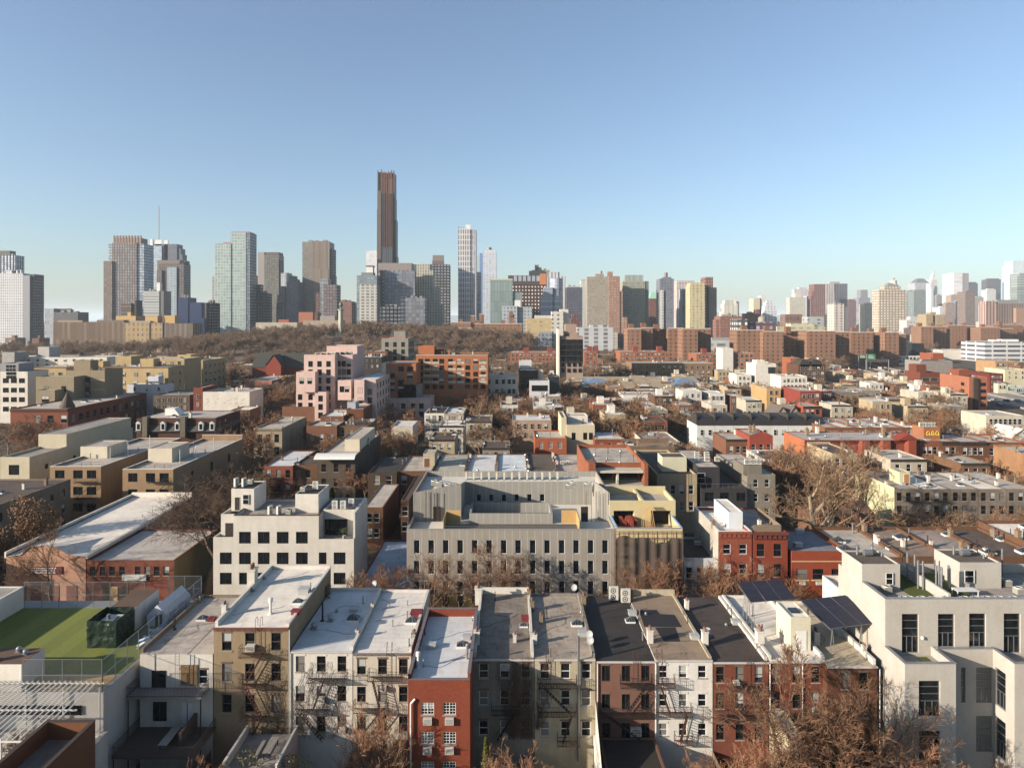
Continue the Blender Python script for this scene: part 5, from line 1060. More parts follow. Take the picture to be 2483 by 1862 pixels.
# yellow walled row on the right
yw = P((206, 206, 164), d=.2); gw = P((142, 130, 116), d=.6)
xs0 = 2169
for k in range(5):
    xl = xs0 + k * 68; rf = (roofmat((160, 154, 150), .7, .5), R_white, R_lt, R_white, R_lt)[k]
    i = H_(['first house of the grey row at right, with a sunlit pale yellow end wall', 'second house of the grey row, right of the yellow end wall', 'middle house of the grey row at the right edge', 'fourth house of the grey row at the right edge', 'last house of the grey row, cut by the right edge'][k], xl, xl + 67.5, 1187 + k, 1137, 12 , gw, rf, xs=[xl + 12, xl + 34, xl + 56], ys=[1194, 1226, 1267], w=1.05, h=1.75, st='brown', Y0=141, Y1=157, par=.2, cl='5', group='row houses')
    if k in (0, 1): fire_escape(i, [(i['X0'] + 1.8, i['X0'] + 4.8, wZ(1216, 140)), (i['X0'] + 1.8, i['X0'] + 4.8, wZ(1250, 140))], m=M_black)
    if k == 0:
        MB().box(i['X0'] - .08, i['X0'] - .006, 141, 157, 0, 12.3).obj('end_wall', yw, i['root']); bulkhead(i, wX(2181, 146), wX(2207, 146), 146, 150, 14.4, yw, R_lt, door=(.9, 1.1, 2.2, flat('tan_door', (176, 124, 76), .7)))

for i in (A3, A4):
    b = MB(); z = i['Zr'] + .5; y = i['Y0'] + .4
    for q in (.5, 1.0): b.bar((i['X0'] + .5, y, z + q), (i['X1'] - .5, y, z + q), .04, 4)
    x = i['X0'] + .5
    while x < i['X1'] - .4: b.bar((x, y, z), (x, y, z + 1), .04, 4); x += 2.2
    b.obj('railing', M_frame_dk, i['root'])
    for u, v in ((.7, .25), (.8, .4), (.6, .5), (.3, .5), (.75, .7)): X = i['X0'] + 12 * u; y = i['Y0'] + 38 * v; MB().bar((X, y, i['Zr']), (X, y, i['Zr'] + 3.2), .07, 6).obj('vent_pipe', M_white, i['root'])
# ================================================================ MIDDLE DISTANCE
def T(lab, xl, xr, y, Y, D, wall, roof, n=0, rows=0, w=1.1, h=1.8, top=1.3, dz=3.2, st='sash', par=.4, cl=3, cat='building', name='building', group=None, Rn=0, Ln=0, m=.8, xs=None, ys=None, Z=None, **k):
    Z = wZ(y, Y) if Z is None else Z; Fd = None
    if xs: Fd = dict(xs=xs, ys=ys, w=w, h=h, st=st)
    elif n: Fd = dict(n=n, rows=rows, w=w, h=h, st=st, top=top, dz=dz, m=m)
    S = lambda q: dict(n=q, rows=rows, w=w, h=h, st=st, top=top, dz=dz, m=m) if q else None
    i = building(name, lab, wX(xl, Y), wX(xr, Y), Y, Y + D, Z, wall, roof, Fd, S(Ln), S(Rn), world=True, par=par, cat=cat, group=group, **k)
    r = random.Random(int(xl * 13 + y))
    for q in range(cl): roof_item(i, r.choice(('chimney', 'white_chimney', 'stack', 'skylight', 'hatch', 'mushroom', 'stack')), r.uniform(.08, .92), r.uniform(.1, .9), 0, r.uniform(.9, 1.7))
    return i
def add(i, xl, xr, y, Y, D, wall, roof=None, z0=None, n=0, rows=0, w=1.1, h=1.8, top=1.3, dz=3.2, st='sash', name='wing'):
    """a further volume of the same building"""
    X0, X1 = wX(xl, Y), wX(xr, Y); z1 = wZ(y, Y); z0 = 0 if z0 is None else z0
    b = MB().box(X0, X1, Y, Y + D, z0, z1, 'bt'); b.mi = 1; b.q((X0 + .2, Y + .2, z1 - .35), (X1 - .2, Y + .2, z1 - .35), (X1 - .2, Y + D - .2, z1 - .35), (X0 + .2, Y + D - .2, z1 - .35)); b.mi = 0
    b.box(X0 + .002, X1 - .002, Y + .001, Y + .25, z1 - .4, z1, 'fb').box(X0 + .002, X1 - .002, Y + D - .25, Y + D - .001, z1 - .4, z1, 'kb').box(X0 + .001, X0 + .25, Y + .25, Y + D - .25, z1 - .4, z1, 'lb').box(X1 - .25, X1 - .001, Y + .25, Y + D - .25, z1 - .4, z1, 'rb')
    b.obj(name, [wall, roof or R_lt], i['root'])
    if n:
        for (u, z, ww, hh, s) in wins(dict(n=n, rows=rows, w=w, h=h, top=top, dz=dz, m=.6), X1 - X0, z1, Y, None):
            if z > z0: place('window', winmesh(ww, hh, 'far' if st == 'sash' else st, R.choice((0, 0, 3, 2, 1))), i['root'], (X0 + u, Y - .12, z))
W_b2 = P((138, 92, 72), 'brick', .4); W_pale = P((206, 198, 178), d=.35); W_yel = P((196, 172, 122), d=.3); W_olive = P((150, 138, 112), d=.2); W_dk = P((72, 66, 62), d=.4); W_or = P((196, 116, 76), 'brick', .2)
W_pink = P((220, 190, 182), d=.2); W_conc = P((150, 148, 138), d=.3); W_wht = P((224, 220, 210), d=.25); W_st = P((180, 164, 138), d=.5)
# left
c1 = T('dark red brick corner building with arched windows and a pointed turret roof, left', 25, 165, 991, 260, 56, P((142, 74, 52), 'brick', .3), R_lt, xs=[93, 122, 155], ys=[1007, 1037], w=2.2, h=2.8, st='brown', Rn=12, rows=2, top=2.6, dz=4.8, corn=(flat('brown_cornice2', (98, 58, 44), .8), 1.2, .5), cl=8)
b = MB(); tx = c1['X1'] - 1.6; b.lathe(tx, 262, [(2.7, c1['Z'] + .2), (2.6, c1['Z'] + .9), (.05, c1['Z'] + 6.2)], 16); b.bar((tx, 262, c1['Z'] + 6), (tx, 262, c1['Z'] + 7.2), .08); b.obj('turret_roof', flat('slate', (84, 70, 58), .8), c1['root'])
T('grey brick building with four windows, at the far end of the dark red corner building', 372, 460, 958, 300, 20, P((110, 92, 84), 'brick', .3), R_grey, 6, 3, cl=2)
mn = T('dark slate mansard building with white dormer windows, left of centre', 331, 524, 1014.5, 228, 20, P((92, 56, 48), 'brick', .3), R_lt, 0, Rn=4, rows=3, st='brown', cl=5, par=.2)
b = MB(); X0, X1 = mn['X0'], mn['X1']; zt_, zb_ = mn['Z'] + .02, 9.7
for (a, c, e, f) in (((X0 + .9, 229), (X1 - .9, 229), (X1 + .3, 227.2), (X0 - .3, 227.2)), ((X1 - .9, 229), (X1 - .9, 247), (X1 + .3, 248), (X1 + .3, 227.2))): b.q((*f, zb_), (*e, zb_), (*c, zt_), (*a, zt_)) if e != (X1 + .3, 248) else b.q((*f, zb_), (*e, zb_), (*c, zt_), (*a, zt_))
b.obj('mansard_roof', flat('slate_dark', (58, 56, 56), .7), mn['root'])
for x in (335.5, 395, 429.7, 487, 514):
    X = wX(x, 227); d = MB(); d.box(X - .75, X + .75, 226.9, 228.6, 10.2, 12.6, 'b'); d.mi = 1; d.box(X - .45, X + .45, 226.82, 226.89, 10.5, 12.3); d.mi = 0; d.q((X - .9, 226.7, 12.6), (X + .9, 226.7, 12.6), (X, 226.7, 13.2)).q((X - .9, 226.7, 12.6), (X, 226.7, 13.2), (X, 228.9, 13.2), (X - .9, 228.9, 12.6)).q((X, 226.7, 13.2), (X + .9, 226.7, 12.6), (X + .9, 228.9, 12.6), (X, 228.9, 13.2))
    d.obj('dormer', [M_white, M_glass], mn['root'])
for x in (352, 444): MB().box(wX(x, 227) - .8, wX(x, 227) + .8, 226.6, 229, 8, 14.6).obj('chimney', P((120, 112, 100), d=.4), mn['root'])
xb0 = wX(400, 235); MB().q((xb0, 235, 14), (xb0 + 5, 235, 14), (xb0 + 3.2, 235, 16.4), (xb0, 235, 16.4)).q((xb0, 239, 14), (xb0, 235, 14), (xb0, 235, 16.4), (xb0, 239, 16.4)).q((xb0, 235, 16.4), (xb0 + 3.2, 235, 16.4), (xb0 + 3.2, 239, 16.4), (xb0, 239, 16.4)).q((xb0 + 3.2, 235, 16.4), (xb0 + 5, 235, 14), (xb0 + 5, 239, 14), (xb0 + 3.2, 239, 16.4)).obj('roof_bulkhead', M_white, mn['root'])
mu = T('building with a blank white painted wall carrying faint mural sketches, left of centre', 492, 605, 950, 290, 16, W_wht, R_lt, cl=9, cat='building')
r_ = random.Random(5); b = MB()
for k in range(16):
    x = r_.uniform(mu['X0'] + 2, mu['X1'] - 2); z = r_.uniform(11, 13.5); pts = [(x + .4 * math.cos(t), 289.97, z + .3 * math.sin(t)) for t in (0, .8, 1.6, 2.4, 3.2, 4)]; b.path(pts, .035, 3)
b.obj('mural_lines', flat('mural_paint', (132, 140, 140), .7), mu['root'])
add(mu, 469, 491.5, 940, 290, 14, P((142, 70, 54), 'brick', .3), n=1, rows=2, top=3)
ol = T('olive banded apartment building with stepped roof terraces, behind the turreted building', 161, 254, 898, 300, 14, W_olive, R_grey, 0, 0, cl=4, par=.8, cat='apartment building')
add(ol, 87, 179, 913.5, 292, 7.9, W_olive, n=2, rows=3, top=4, dz=4, w=2, h=2.4, st='dark'); add(ol, 179, 219, 874, 304, 6, W_olive, z0=23); add(ol, 87, 133, 946, 286, 5.9, W_olive, n=1, rows=2, w=3, h=2.6, top=2.5, st='dark')
for z in (21.5, 17.3, 13): 
    MB().box(ol['X0'] + 4.6, ol['X0'] + 10.5, 299.7, 299.99, z - 3, z).obj('opening_shade', flat('room_shade', (44, 40, 38)), ol['root']); MB().box(ol['X0'] + 4.4, ol['X0'] + 10.7, 298.6, 299.98, z - 3.2, z - 3.0).box(ol['X0'] + 4.4, ol['X0'] + 10.7, 298.55, 298.6, z - 3, z - 1.9).obj('balcony', M_galv, ol['root'])  # dark panels on the wall stand for shade inside balcony openings
    MB().box(ol['X1'] - 6.5, ol['X1'] + .02, 299.95, 299.99, z - 1.2, z - .9).box(ol['X0'], ol['X0'] + 4, 299.95, 299.99, z - 1.2, z - .9).obj('wall_band', P((186, 176, 152), d=.1), ol['root'])
wl = T('white modern building with gridded windows cut by the left edge', 0, 67, 901, 310, 14, W_wht, R_lt, 3, 4, w=2.6, h=2.2, top=3, dz=4.3, st='dark', cat='apartment building')
add(wl, 0, 45, 881, 312, 10, P((152, 156, 164), d=.2)); 
b = MB()
for q in range(4):
    for p in range(3): b.box(wX(14 + 8 * p, 309.6), wX(20.5 + 8 * p, 309.6), 309.8, 309.98, 26.4 - 1.6 * q - 1.3, 26.4 - 1.6 * q)
b.obj('window_grid', M_glass, wl['root'])
y1 = T('long yellow rendered apartment block with brown roof trim, left', 220, 408, 890, 330, 16, W_yel, R_lt, 6, 4, w=1.7, h=2.0, top=2.6, dz=4.1, Rn=2, cat='apartment building', corn=(flat('brown_trim', (128, 78, 56), .7), .5, .2), cl=6)
y2 = T('left part of the yellow blocks, between the white and olive buildings', 66, 160.5, 890, 331, 16, W_yel, R_lt, 4, 4, w=1.7, h=2.0, top=2.6, dz=4.1, cat='apartment building', corn=(flat('brown_trim', (128, 78, 56), .7), .5, .2), cl=3)
y3 = T('second yellow block with a long shaded side wall, behind the long yellow block', 448, 492, 874, 400, 32, W_yel, R_lt, 2, 4, w=1.7, h=2.0, top=2.6, dz=4.1, Rn=5, cat='apartment building', cl=2)
for a in ((280, 318, 864, 350, 12), (430, 462, 860, 410, 10), (340, 372, 870, 338, 6), (225, 250, 876, 336, 6)): add(y1 if a[3] < 400 else y3, *a, W_yel, z0=22)
T('yellow block wing seen between the long yellow block and the second one', 330, 447, 870, 370, 20, W_yel, R_lt, 6, 3, w=1.5, h=1.8, cat='apartment building', cl=4)
wb2 = T('small bluish white building with a blank roof tower, in front of the yellow block', 308, 404, 932, 322, 7, P((214, 218, 224), d=.15), R_lt, 3, 1, cl=3); add(wb2, 359, 384, 912, 323, 5, P((214, 218, 224), d=.15), z0=17)
wd = T('wide low white building far left, behind the yellow blocks', 56, 259, 866, 480, 25, W_wht, R_lt, 9, 3, w=2, h=1.8, cl=7)
add(wd, 92, 119, 841, 485, 12, P((190, 190, 186), d=.2), z0=19); add(wd, 5, 35, 854, 470, 14, P((170, 170, 166), d=.2), z0=0)
# middle
T('reddish row building with a pinkish end wall, left of the pink building', 592, 659, 923, 385, 42, P((184, 116, 96), d=.3), R_lt, 0, Rn=7, rows=4, w=1.4, h=2, dz=3.6, st='brown', cl=9, cat='row building')
ch = thing('church', 'brick church with a large dark green-grey pitched roof, left of the pink building', 'church', (-150, 440, 0))
def gable(parent, x0, x1, y0, y1, ze, zr, wall, roof, axis='x', z0=0):
    b = MB(); b.box(x0, x1, y0, y1, z0, ze, 'bt')
    if axis == 'x': ym = (y0 + y1) / 2; b.q((x1, y0, ze), (x1, y1, ze), (x1, ym, zr)).q((x0, y1, ze), (x0, y0, ze), (x0, ym, zr))
    else: xm = (x0 + x1) / 2; b.q((x0, y0, ze), (x1, y0, ze), (xm, y0, zr)).q((x1, y1, ze), (x0, y1, ze), (xm, y1, zr))
    b.obj('wall', wall, parent); r = MB(); o = .4
    if axis == 'x': r.q((x0 - o, y0 - o, ze - .2), (x1 + o, y0 - o, ze - .2), (x1 + o, ym, zr + .1), (x0 - o, ym, zr + .1)).q((x1 + o, y1 + o, ze - .2), (x0 - o, y1 + o, ze - .2), (x0 - o, ym, zr + .1), (x1 + o, ym, zr + .1))
    else: r.q((x0 - o, y1 + o, ze - .2), (x0 - o, y0 - o, ze - .2), (xm, y0 - o, zr + .1), (xm, y1 + o, zr + .1)).q((x1 + o, y0 - o, ze - .2), (x1 + o, y1 + o, ze - .2), (xm, y1 + o, zr + .1), (xm, y0 - o, zr + .1))
    r.obj('roof', roof, parent)
R_sl = flat('church_slate', (62, 62, 56), .8)
gable(ch, wX(612, 430), wX(735, 430), 430, 448, wZ(890, 430), wZ(856, 439), P((140, 70, 52), 'brick', .3), R_sl); gable(ch, wX(645, 424), wX(681, 424), 424, 436, wZ(885, 424), wZ(861, 424), P((160, 70, 50), 'brick', .3), R_sl, 'y')
T('cream stone corner house with tall windows, behind the orange red brick house', 617, 684, 1038, 220, 26, W_st, R_lt, xs=[630, 650, 671], ys=[1053, 1083], w=1.5, h=2.6, st='brown', corn=(W_st, .8, .5), cat='house', far=False)
T('dull brown brick house with two windows, behind bare bushes left of centre', 743, 817, 1032.6, 225, 12, W_b2, R_lt, xs=[757, 780, 804], ys=[1053, 1087], w=1.1, h=2.0, cat='house', far=False)
T('brown house with a littered roof edge, left of the sunken court building', 821, 891, 1033, 226, 16, P((128, 96, 78), 'brick', .4), R_brown, xs=[831, 850, 872], ys=[1043, 1077], w=1.2, h=2.2, cl=9, cat='house', far=False)
t5 = T('house with a long pale blue roof and a grey cabin, behind the brown houses', 777, 833, 1009, 248, 20, W_b2, R_blue, 2, 1, cat='house', cl=3); add(t5, 840, 881, 992, 252, 20, P((130, 76, 54), 'brick', .4)); add(t5, 842, 862, 975, 256, 6, P((176, 180, 186), d=.2), z0=12)
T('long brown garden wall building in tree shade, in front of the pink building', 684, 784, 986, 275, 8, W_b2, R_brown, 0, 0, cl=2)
T('small shed roofed building with a white grey roof, left of the white fire escape house', 949, 1001, 1033, 225, 12, W_pale, R_blue, 0, 0, cl=0, cat='house')
t9 = T('white house with a dark fire escape, between bare trees in the middle', 1029, 1077.5, 1002, 262, 20, W_wht, R_dark, xs=[1036, 1052, 1067], ys=[1007, 1031, 1060], w=1.2, h=2.2, cat='house', group='row houses', cl=5)
fire_escape(t9, [(t9['X0'] + 1.5, t9['X0'] + 5, wZ(1043, 261)), (t9['X0'] + 1, t9['X0'] + 5.5, wZ(1022, 261))], m=M_black)
T('pale stone house right of the white house with the dark fire escape', 1078, 1124, 1003, 262, 20, W_st, R_blue, xs=[1084, 1098, 1114], ys=[1008, 1032], w=1.2, h=2.2, cat='house', group='row houses')
# pink apartment complex
pk = T('stepped pink apartment building with rooftop machines and square windows', 737, 812, 860, 276, 22, W_pink, R_lt, 3, 9, w=1.7, h=2.3, top=2.6, dz=3.35, st='dark', par=1, cat='apartment building', cl=0)
kw = dict(w=1.7, h=2.3, dz=3.35, st='dark')
add(pk, 812.2, 855, 860, 281, 14, W_pink, n=3, rows=5, top=2.6, **kw); add(pk, 792, 866, 839, 290, 14, W_pink); add(pk, 718, 764, 902, 271, 5, W_pink, z0=wZ(951, 271), n=2, rows=2, top=2.4, **kw)
add(pk, 718, 737, 902, 276.2, 20, W_pink, n=1, rows=5, top=9, **kw); add(pk, 819, 851, 922, 271, 14, W_pink, z0=wZ(970, 271), n=2, rows=2, top=2.4, **kw); add(pk, 763, 791, 950, 271.5, 4.6, W_pink, n=1, rows=3, top=1.5, **kw)
add(pk, 842, 862, 965, 272, 10, W_pink); add(pk, 861, 911, 920.5, 268, 42, W_pink, R_blue, n=2, rows=4, top=3.6, **kw)
for q in range(6):
    for z in (19.5, 15.8, 12): place('window', winmesh(1.6, 2.2, 'dark', 0), pk['root'], (wX(911, 268) + .12, 272 + q * 6, z), math.pi / 2)
MB().box(wX(861, 267), wX(885, 267), 265.5, 267.99, wZ(970, 267), wZ(921, 267)).obj('bay', W_pink, pk['root'])
for x, z in ((867.5, 18.3), (867.5, 14.4)): place('window', winmesh(1.7, 2.3, 'dark', 0), pk['root'], (wX(x, 266) + 1, 265.4, z))
for k in range(18):
    o = bpy.data.objects.new('condenser_unit', pm('acbox')); C.objects.link(o); o.location = (wX(768 + (k % 9) * 4.4 if k < 9 else 815 + (k % 9) * 4, 282), 282 + (k // 3) % 3, wZ(860, 276) - 1 if k < 9 else wZ(862, 281)); o.scale = (1.7,) * 3; ITEMS.append((o, pk, 'acbox')); o['_of'] = 1; o['_k'] = 1
pw = T('low pink wing with fins and a grey concrete block behind, right of the pink building', 936, 1043, 967, 290, 16, W_pink, R_lt, xs=[949, 978, 1002, 1022], ys=[978, 998], w=1.8, h=2.2, st='dark', par=.6, cat='apartment building', cl=0)
for x in (946, 968, 990, 1012): MB().box(wX(x, 290), wX(x, 290) + .5, 289.2, 289.99, 0, pw['Z']).obj('fin', W_pink, pw['root'])
add(pw, 964, 1020, 933, 300, 8, W_conc)
# orange brick slab
ob = T('long orange brick apartment building with white banded window bays', 1009, 1183, 860, 316, 20, W_or, R_dark, xs=[1020, 1036, 1055, 1071, 1092, 1113, 1134, 1153, 1171], ys=[870, 886, 901.5, 917, 932.5], w=2.2, h=2.1, st='brown', par=.6, corn=(W_pale, .5, .25), cat='apartment building', cl=6)
for x in (1036, 1055.5, 1096, 1117, 1171):
    for y in (880, 895.5, 911, 926.5): MB().box(wX(x, 316) - 1.7, wX(x, 316) + 1.7, 315.93, 315.995, wZ(y + 3, 316), wZ(y - 3, 316)).obj('wall_band', W_pale, ob['root'])
add(ob, 936, 1008.6, 881, 300, 20, W_or, n=3, rows=4, w=2.6, h=2.1, top=1.4, dz=2.9, st='dark'); add(ob, 925, 936, 881, 300.2, 12, W_wht); add(ob, 1014, 1053, 839, 324, 8, W_or, z0=29); add(ob, 1055, 1079, 848, 326, 6, P((130, 66, 48), 'brick', .3), z0=29); MB().box(wX(1087, 322), wX(1091, 322), 322, 323, 30, wZ(849, 322)).obj('chimney', W_or, ob['root'])
cn = T('grey concrete building with orange safety rails on its roof and a dark slatted side', 925, 990, 820, 430, 26, W_conc, R_lt, 3, 3, w=2.2, h=3, top=2.5, dz=4.5, st='dark', Rn=6, cl=0)
add(cn, 955, 983, 803, 438, 10, W_conc, z0=33); b = MB(); z = cn['Z']
for a in range(2): b.path([(cn['X0'], 430.1, z + .6 + .6 * a), (cn['X1'], 430.1, z + .6 + .6 * a), (cn['X1'], 455, z + .6 + .6 * a)], .09)
b.obj('safety_rail', flat('safety_orange', (190, 84, 60), .6), cn['root'])
T('brown brick church like building with round arches, left of the grey concrete building', 893, 939, 852, 420, 20, W_b2, R_lt, 4, 3, w=1.5, h=2.6, cl=4)
T('row of low roofs between the pink tower and the orange brick building', 868, 925, 866, 400, 18, W_dk, R_lt, 4, 2, cl=8)
# right of centre
T('white painted three storey building left of the dark modern houses', 1169, 1256, 911, 330, 18, W_wht, R_lt, xs=[1176, 1185, 1205, 1221, 1235, 1246], ys=[920, 943, 960], w=1.6, h=2.2, cat='building', cl=6)
nm = T('dark grey modern house with white projecting box, centre right', 1259, 1304, 898, 330, 14, W_dk, R_white, 3, 2, w=1.8, h=2.6, top=3.5, st='dark', cat='house', cl=1)
add(nm, 1284, 1332, 923, 322, 7.9, P((206, 208, 210), d=.1)); add(nm, 1304.5, 1317, 899, 331, 10, W_pale); add(nm, 1332.3, 1356, 913.5, 326, 12, flat('black_cladding', (34, 38, 42), .5)); add(nm, 1259, 1289, 875, 345, 8, P((206, 208, 210), d=.1)); MB().box(wX(1289, 322), wX(1327, 322), 321.8, 321.99, wZ(948, 322), wZ(934, 322)).obj('window', M_glass, nm['root'])
W_tw = P((168, 146, 132), d=.2)
tw = T('narrow ten storey building with dark recessed balconies and a white edge wall, centre right', 1357, 1414, 816, 430, 16, W_tw, R_lt, 0, 0, cl=3, par=.5, cat='apartment building')
add(tw, 1371, 1398, 786, 434, 9, W_tw, z0=35); add(tw, 1380, 1400, 805, 431, 3, W_tw, z0=30); MB().box(wX(1353, 429), wX(1356.5, 429), 428, 446, 0, wZ(798, 429)).obj('edge_wall', W_wht, tw['root'])
b = MB(); c = MB()
for q in range(6):
    z = 34.5 - q * 3.6
    for p in range(4): 
        x = tw['X0'] + .6 + p * 3.55
        if q < 4: b.box(x, x + 3.1, 429.6, 429.98, z - 2.9, z); c.box(x, x + 3.1, 428.4, 429.58, z - 3.2, z - 2.92)
        else: b.box(x + .6, x + 2.4, 429.6, 429.98, z - 2.7, z - .3)
b.obj('balcony_recess', M_glass, tw['root']); c.obj('balcony', W_dk, tw['root'])
n4 = thing('industrial_hall', 'long low pale industrial hall with a pitched roof and blue skylights, right of centre', 'hall', (78, 420, 0)); xa, xb = wX(1403, 387), wX(1719, 387)
gable(n4, xa, xb, 387, 455, 7.5, 11.8, P((196, 180, 150), d=.5), roofmat((170, 156, 132), .5, .5), z0=0)
for x in (1440, 1655): X = wX(x, 405); b = MB(); b.q((X - 8, 395, 9.2), (X + 8, 395, 9.2), (X, 408, 12.2)).q((X + 8, 395, 9.2), (X + 8, 418, 11), (X, 408, 12.2)).q((X - 8, 418, 11), (X - 8, 395, 9.2), (X, 408, 12.2)); b.obj('skylight', flat('skylight_blue', (120, 140, 160), .2), n4)
MB().box(xa + 6, xb - 6, 386.9, 386.98, 5.2, 6.6).obj('window_band', M_glass, n4)
T('brown brick apartment building with fire escapes, behind the long industrial hall', 1532, 1728, 880, 470, 24, P((150, 118, 98), 'brick', .3), R_lt, 14, 3, w=1.4, h=2.2, top=2, dz=3.8, cl=9, par=.6, corn=(W_pale, .5, .3), cat='apartment building')
T('pair of white row houses with plain fronts, in front of the long industrial hall', 1511, 1613, 958, 335, 16, W_wht, R_lt, 9, 3, w=1.2, h=1.9, cl=5, cat='house')
T('white cube house with three windows, right of the white row houses', 1721, 1758, 954, 330, 14, W_wht, R_blue, 3, 2, w=1.4, h=1.9, cl=1, cat='house')
e1 = T('cream modern house with a stepped white roof terrace, in the middle right', 1374, 1442, 1030, 221, 16, P((206, 196, 166), d=.2), R_white, xs=[1391, 1419, 1433], ys=[1049], w=1.3, h=2.3, st='dark', cat='house', cl=1, par=.3, far=False); add(e1, 1376, 1425, 1008, 228, 7, W_wht, z0=12.6); add(e1, 1361, 1373.8, 1012, 222, 15, P((206, 196, 166), d=.2))
T('bright red brick house right of the cream modern house', 1442.5, 1512.5, 1062, 216, 14, P((146, 72, 52), 'brick', .3), R_blue, xs=[1457, 1478, 1500], ys=[1074, 1105], w=1.3, h=2.1, cat='house', cl=3, corn=(W_pale, .4, .3), far=False)
T('orange brick house left of the cream modern house, half hidden by a bare tree', 1297, 1374, 1062, 217, 15, P((176, 90, 56), 'brick', .2), R_lt, xs=[1312, 1335, 1358], ys=[1072, 1103], w=1.2, h=2.0, cat='house', cl=3, far=False)
T('tan rendered house with a blue grey roof behind bare trees, centre', 1242, 1337, 1018.6, 245, 14, P((178, 150, 126), d=.3), R_blue, 5, 2, cat='house', cl=3)
T('pale building with weathered roof and white dentil front, right of the red brick house', 1560, 1648, 1070, 205, 18, W_pale, roofmat((150, 138, 128), .8, .5), 6, 1, w=.8, h=1, top=1.0, cat='house', cl=5, corn=(W_wht, .8, .3), far=False)
T('brown rear building with raised back parapet, behind the beige arched window building', 1518, 1637, 1083, 185, 8, P((130, 106, 86), d=.5), R_taupe, 0, 0, pb=1.2, cl=3)
T('white stepped building right of the brown towers, behind the pinkish brick block', 1752, 1778, 845, 520, 16, W_wht, R_lt, 0, 0, cl=1)
T('pinkish brown brick block right of the white stepped building', 1779, 1830, 856, 522, 20, P((178, 122, 100), 'brick', .3), R_lt, 4, 4, w=2.4, h=1.8, cl=3)
T('small white house near the left of the scalloped red house row, far', 1786, 1822, 908, 400, 14, W_wht, R_lt, 3, 3, cl=1, cat='house')
# right side
ow = T('tall white house with a big gridded window and a stepped top', 1832, 1882, 882, 400, 16, W_wht, R_lt, 0, 0, cl=1, cat='house'); add(ow, 1835, 1855, 874, 402, 8, W_wht); MB().box(wX(1863, 399.5), wX(1880, 399.5), 399.7, 399.98, wZ(905, 400), wZ(890, 400)).obj('window', M_glass2, ow['root'])
o2 = T('dark brown brick building with two round arched roof dormers, right', 1936, 2002, 884, 420, 18, P((110, 74, 58), 'brick', .4), R_dark, 6, 3, w=1.5, h=2.2, cl=2)
for x in (1952, 1980): X = wX(x, 420); b = MB(); b.q(*[(X + 3.2 * math.cos(t), 419.9, o2['Z'] + 3.2 * math.sin(t)) for t in [math.pi * k / 10 for k in range(11)]]); b.bar((X, 420, o2['Z'] + .1), (X, 430, o2['Z'] + .1), 3.1, 16); b.obj('dormer', W_dk, o2['root'])
T('orange brown brick block behind the round dormer building', 1917, 1942, 868, 440, 14, P((168, 96, 66), 'brick', .3), R_lt, 2, 3, cl=2)
T('white rendered house row with flat roofs, right of the tall white house', 1893, 1957, 912, 350, 14, W_wht, R_lt, 6, 3, cl=4, cat='house')
T('yellow tan house with a sunlit blank side wall, right', 1859, 1893, 941, 333, 22, P((192, 158, 106), d=.3), R_grey, 2, 3, w=1.4, h=2, cl=2, cat='house')
T('red brick house with bright white window trim and a pale side wall, right', 1940, 1991, 948, 315, 22, P((150, 60, 50), 'brick', .2), R_lt, 4, 3, w=1.4, h=2.1, cl=3, cat='house')
T('orange red low house with a bracketed dark cornice, in front of the white trimmed house', 1947, 1993, 985, 291, 16, P((176, 78, 50), 'brick', .2), R_lt, 3, 3, w=1.4, h=2.2, st='brown', corn=(W_dk, .9, .5), cl=2, cat='house')
T('house painted dark blue and red side by side with a grey roof, right', 1993, 2053, 976, 315, 12, P((60, 70, 88), d=.2), R_grey, 0, 0, cl=1, cat='house'); T('low red house with white windows beside the dark blue house', 2021, 2054, 982, 311, 3.9, P((170, 72, 52), 'brick', .2), R_lt, 3, 2, w=1.2, h=1.8, cl=0, cat='house')
T('grey gabled looking house with dark roof, behind the blue and red houses', 2019, 2100, 951, 338, 20, P((130, 124, 116), d=.4), R_grey, 6, 3, cl=3, cat='house')
T('brown shingled houses with white windows, left of the orange tower', 2100, 2223, 968, 320, 14, P((104, 84, 72), 'brick', .4), R_grey, 9, 2, w=1.3, h=1.9, cl=5, cat='house')
for k, x in enumerate((1898, 1928)):
    t = thing('house', ('left' if k == 0 else 'right') + ' small grey gabled house of a pair, above the white row with black roofs', 'house', (0, 0, 0)); gable(t, wX(x - 16, 270), wX(x + 14, 270), 270, 282, 9.0, 12.5, W_st, flat('shingle', (104, 94, 86), .9), 'y'); MB().box(wX(x - 3, 270), wX(x + 2, 270), 269.9, 269.98, 8.3, 10).obj('window', M_glass, t)
bt_ = T('dark brown red brick apartment tower with white windows, right', 2231, 2279, 903, 409, 16, P((128, 66, 50), 'brick', .3), R_dark, 2, 4, w=4.4, h=2.2, top=3.2, dz=4.4, cl=4, cat='apartment building'); add(bt_, 2222, 2246, 884, 414, 8, P((128, 66, 50), 'brick', .3), z0=14)
ot = T('salmon orange brick apartment tower with three dark windows per bay, right', 2350, 2394, 914, 349, 24, P((178, 110, 88), 'brick', .2), R_dark, 0, 0, cl=5, cat='apartment building', xs=[2384], ys=[928, 944.5, 961, 978], w=2.8, h=1.7, st='dark')
add(ot, 2362, 2372, 917, 348, 1, W_dk); add(ot, 2325, 2352, 896, 360, 8, P((150, 80, 60), 'brick', .3), z0=17)
for z in (12.8, 9.2, 5.6): place('window', winmesh(2.6, 1.7, 'dark', 0), ot['root'], (ot['X0'] - .12, 354, z), -math.pi / 2)
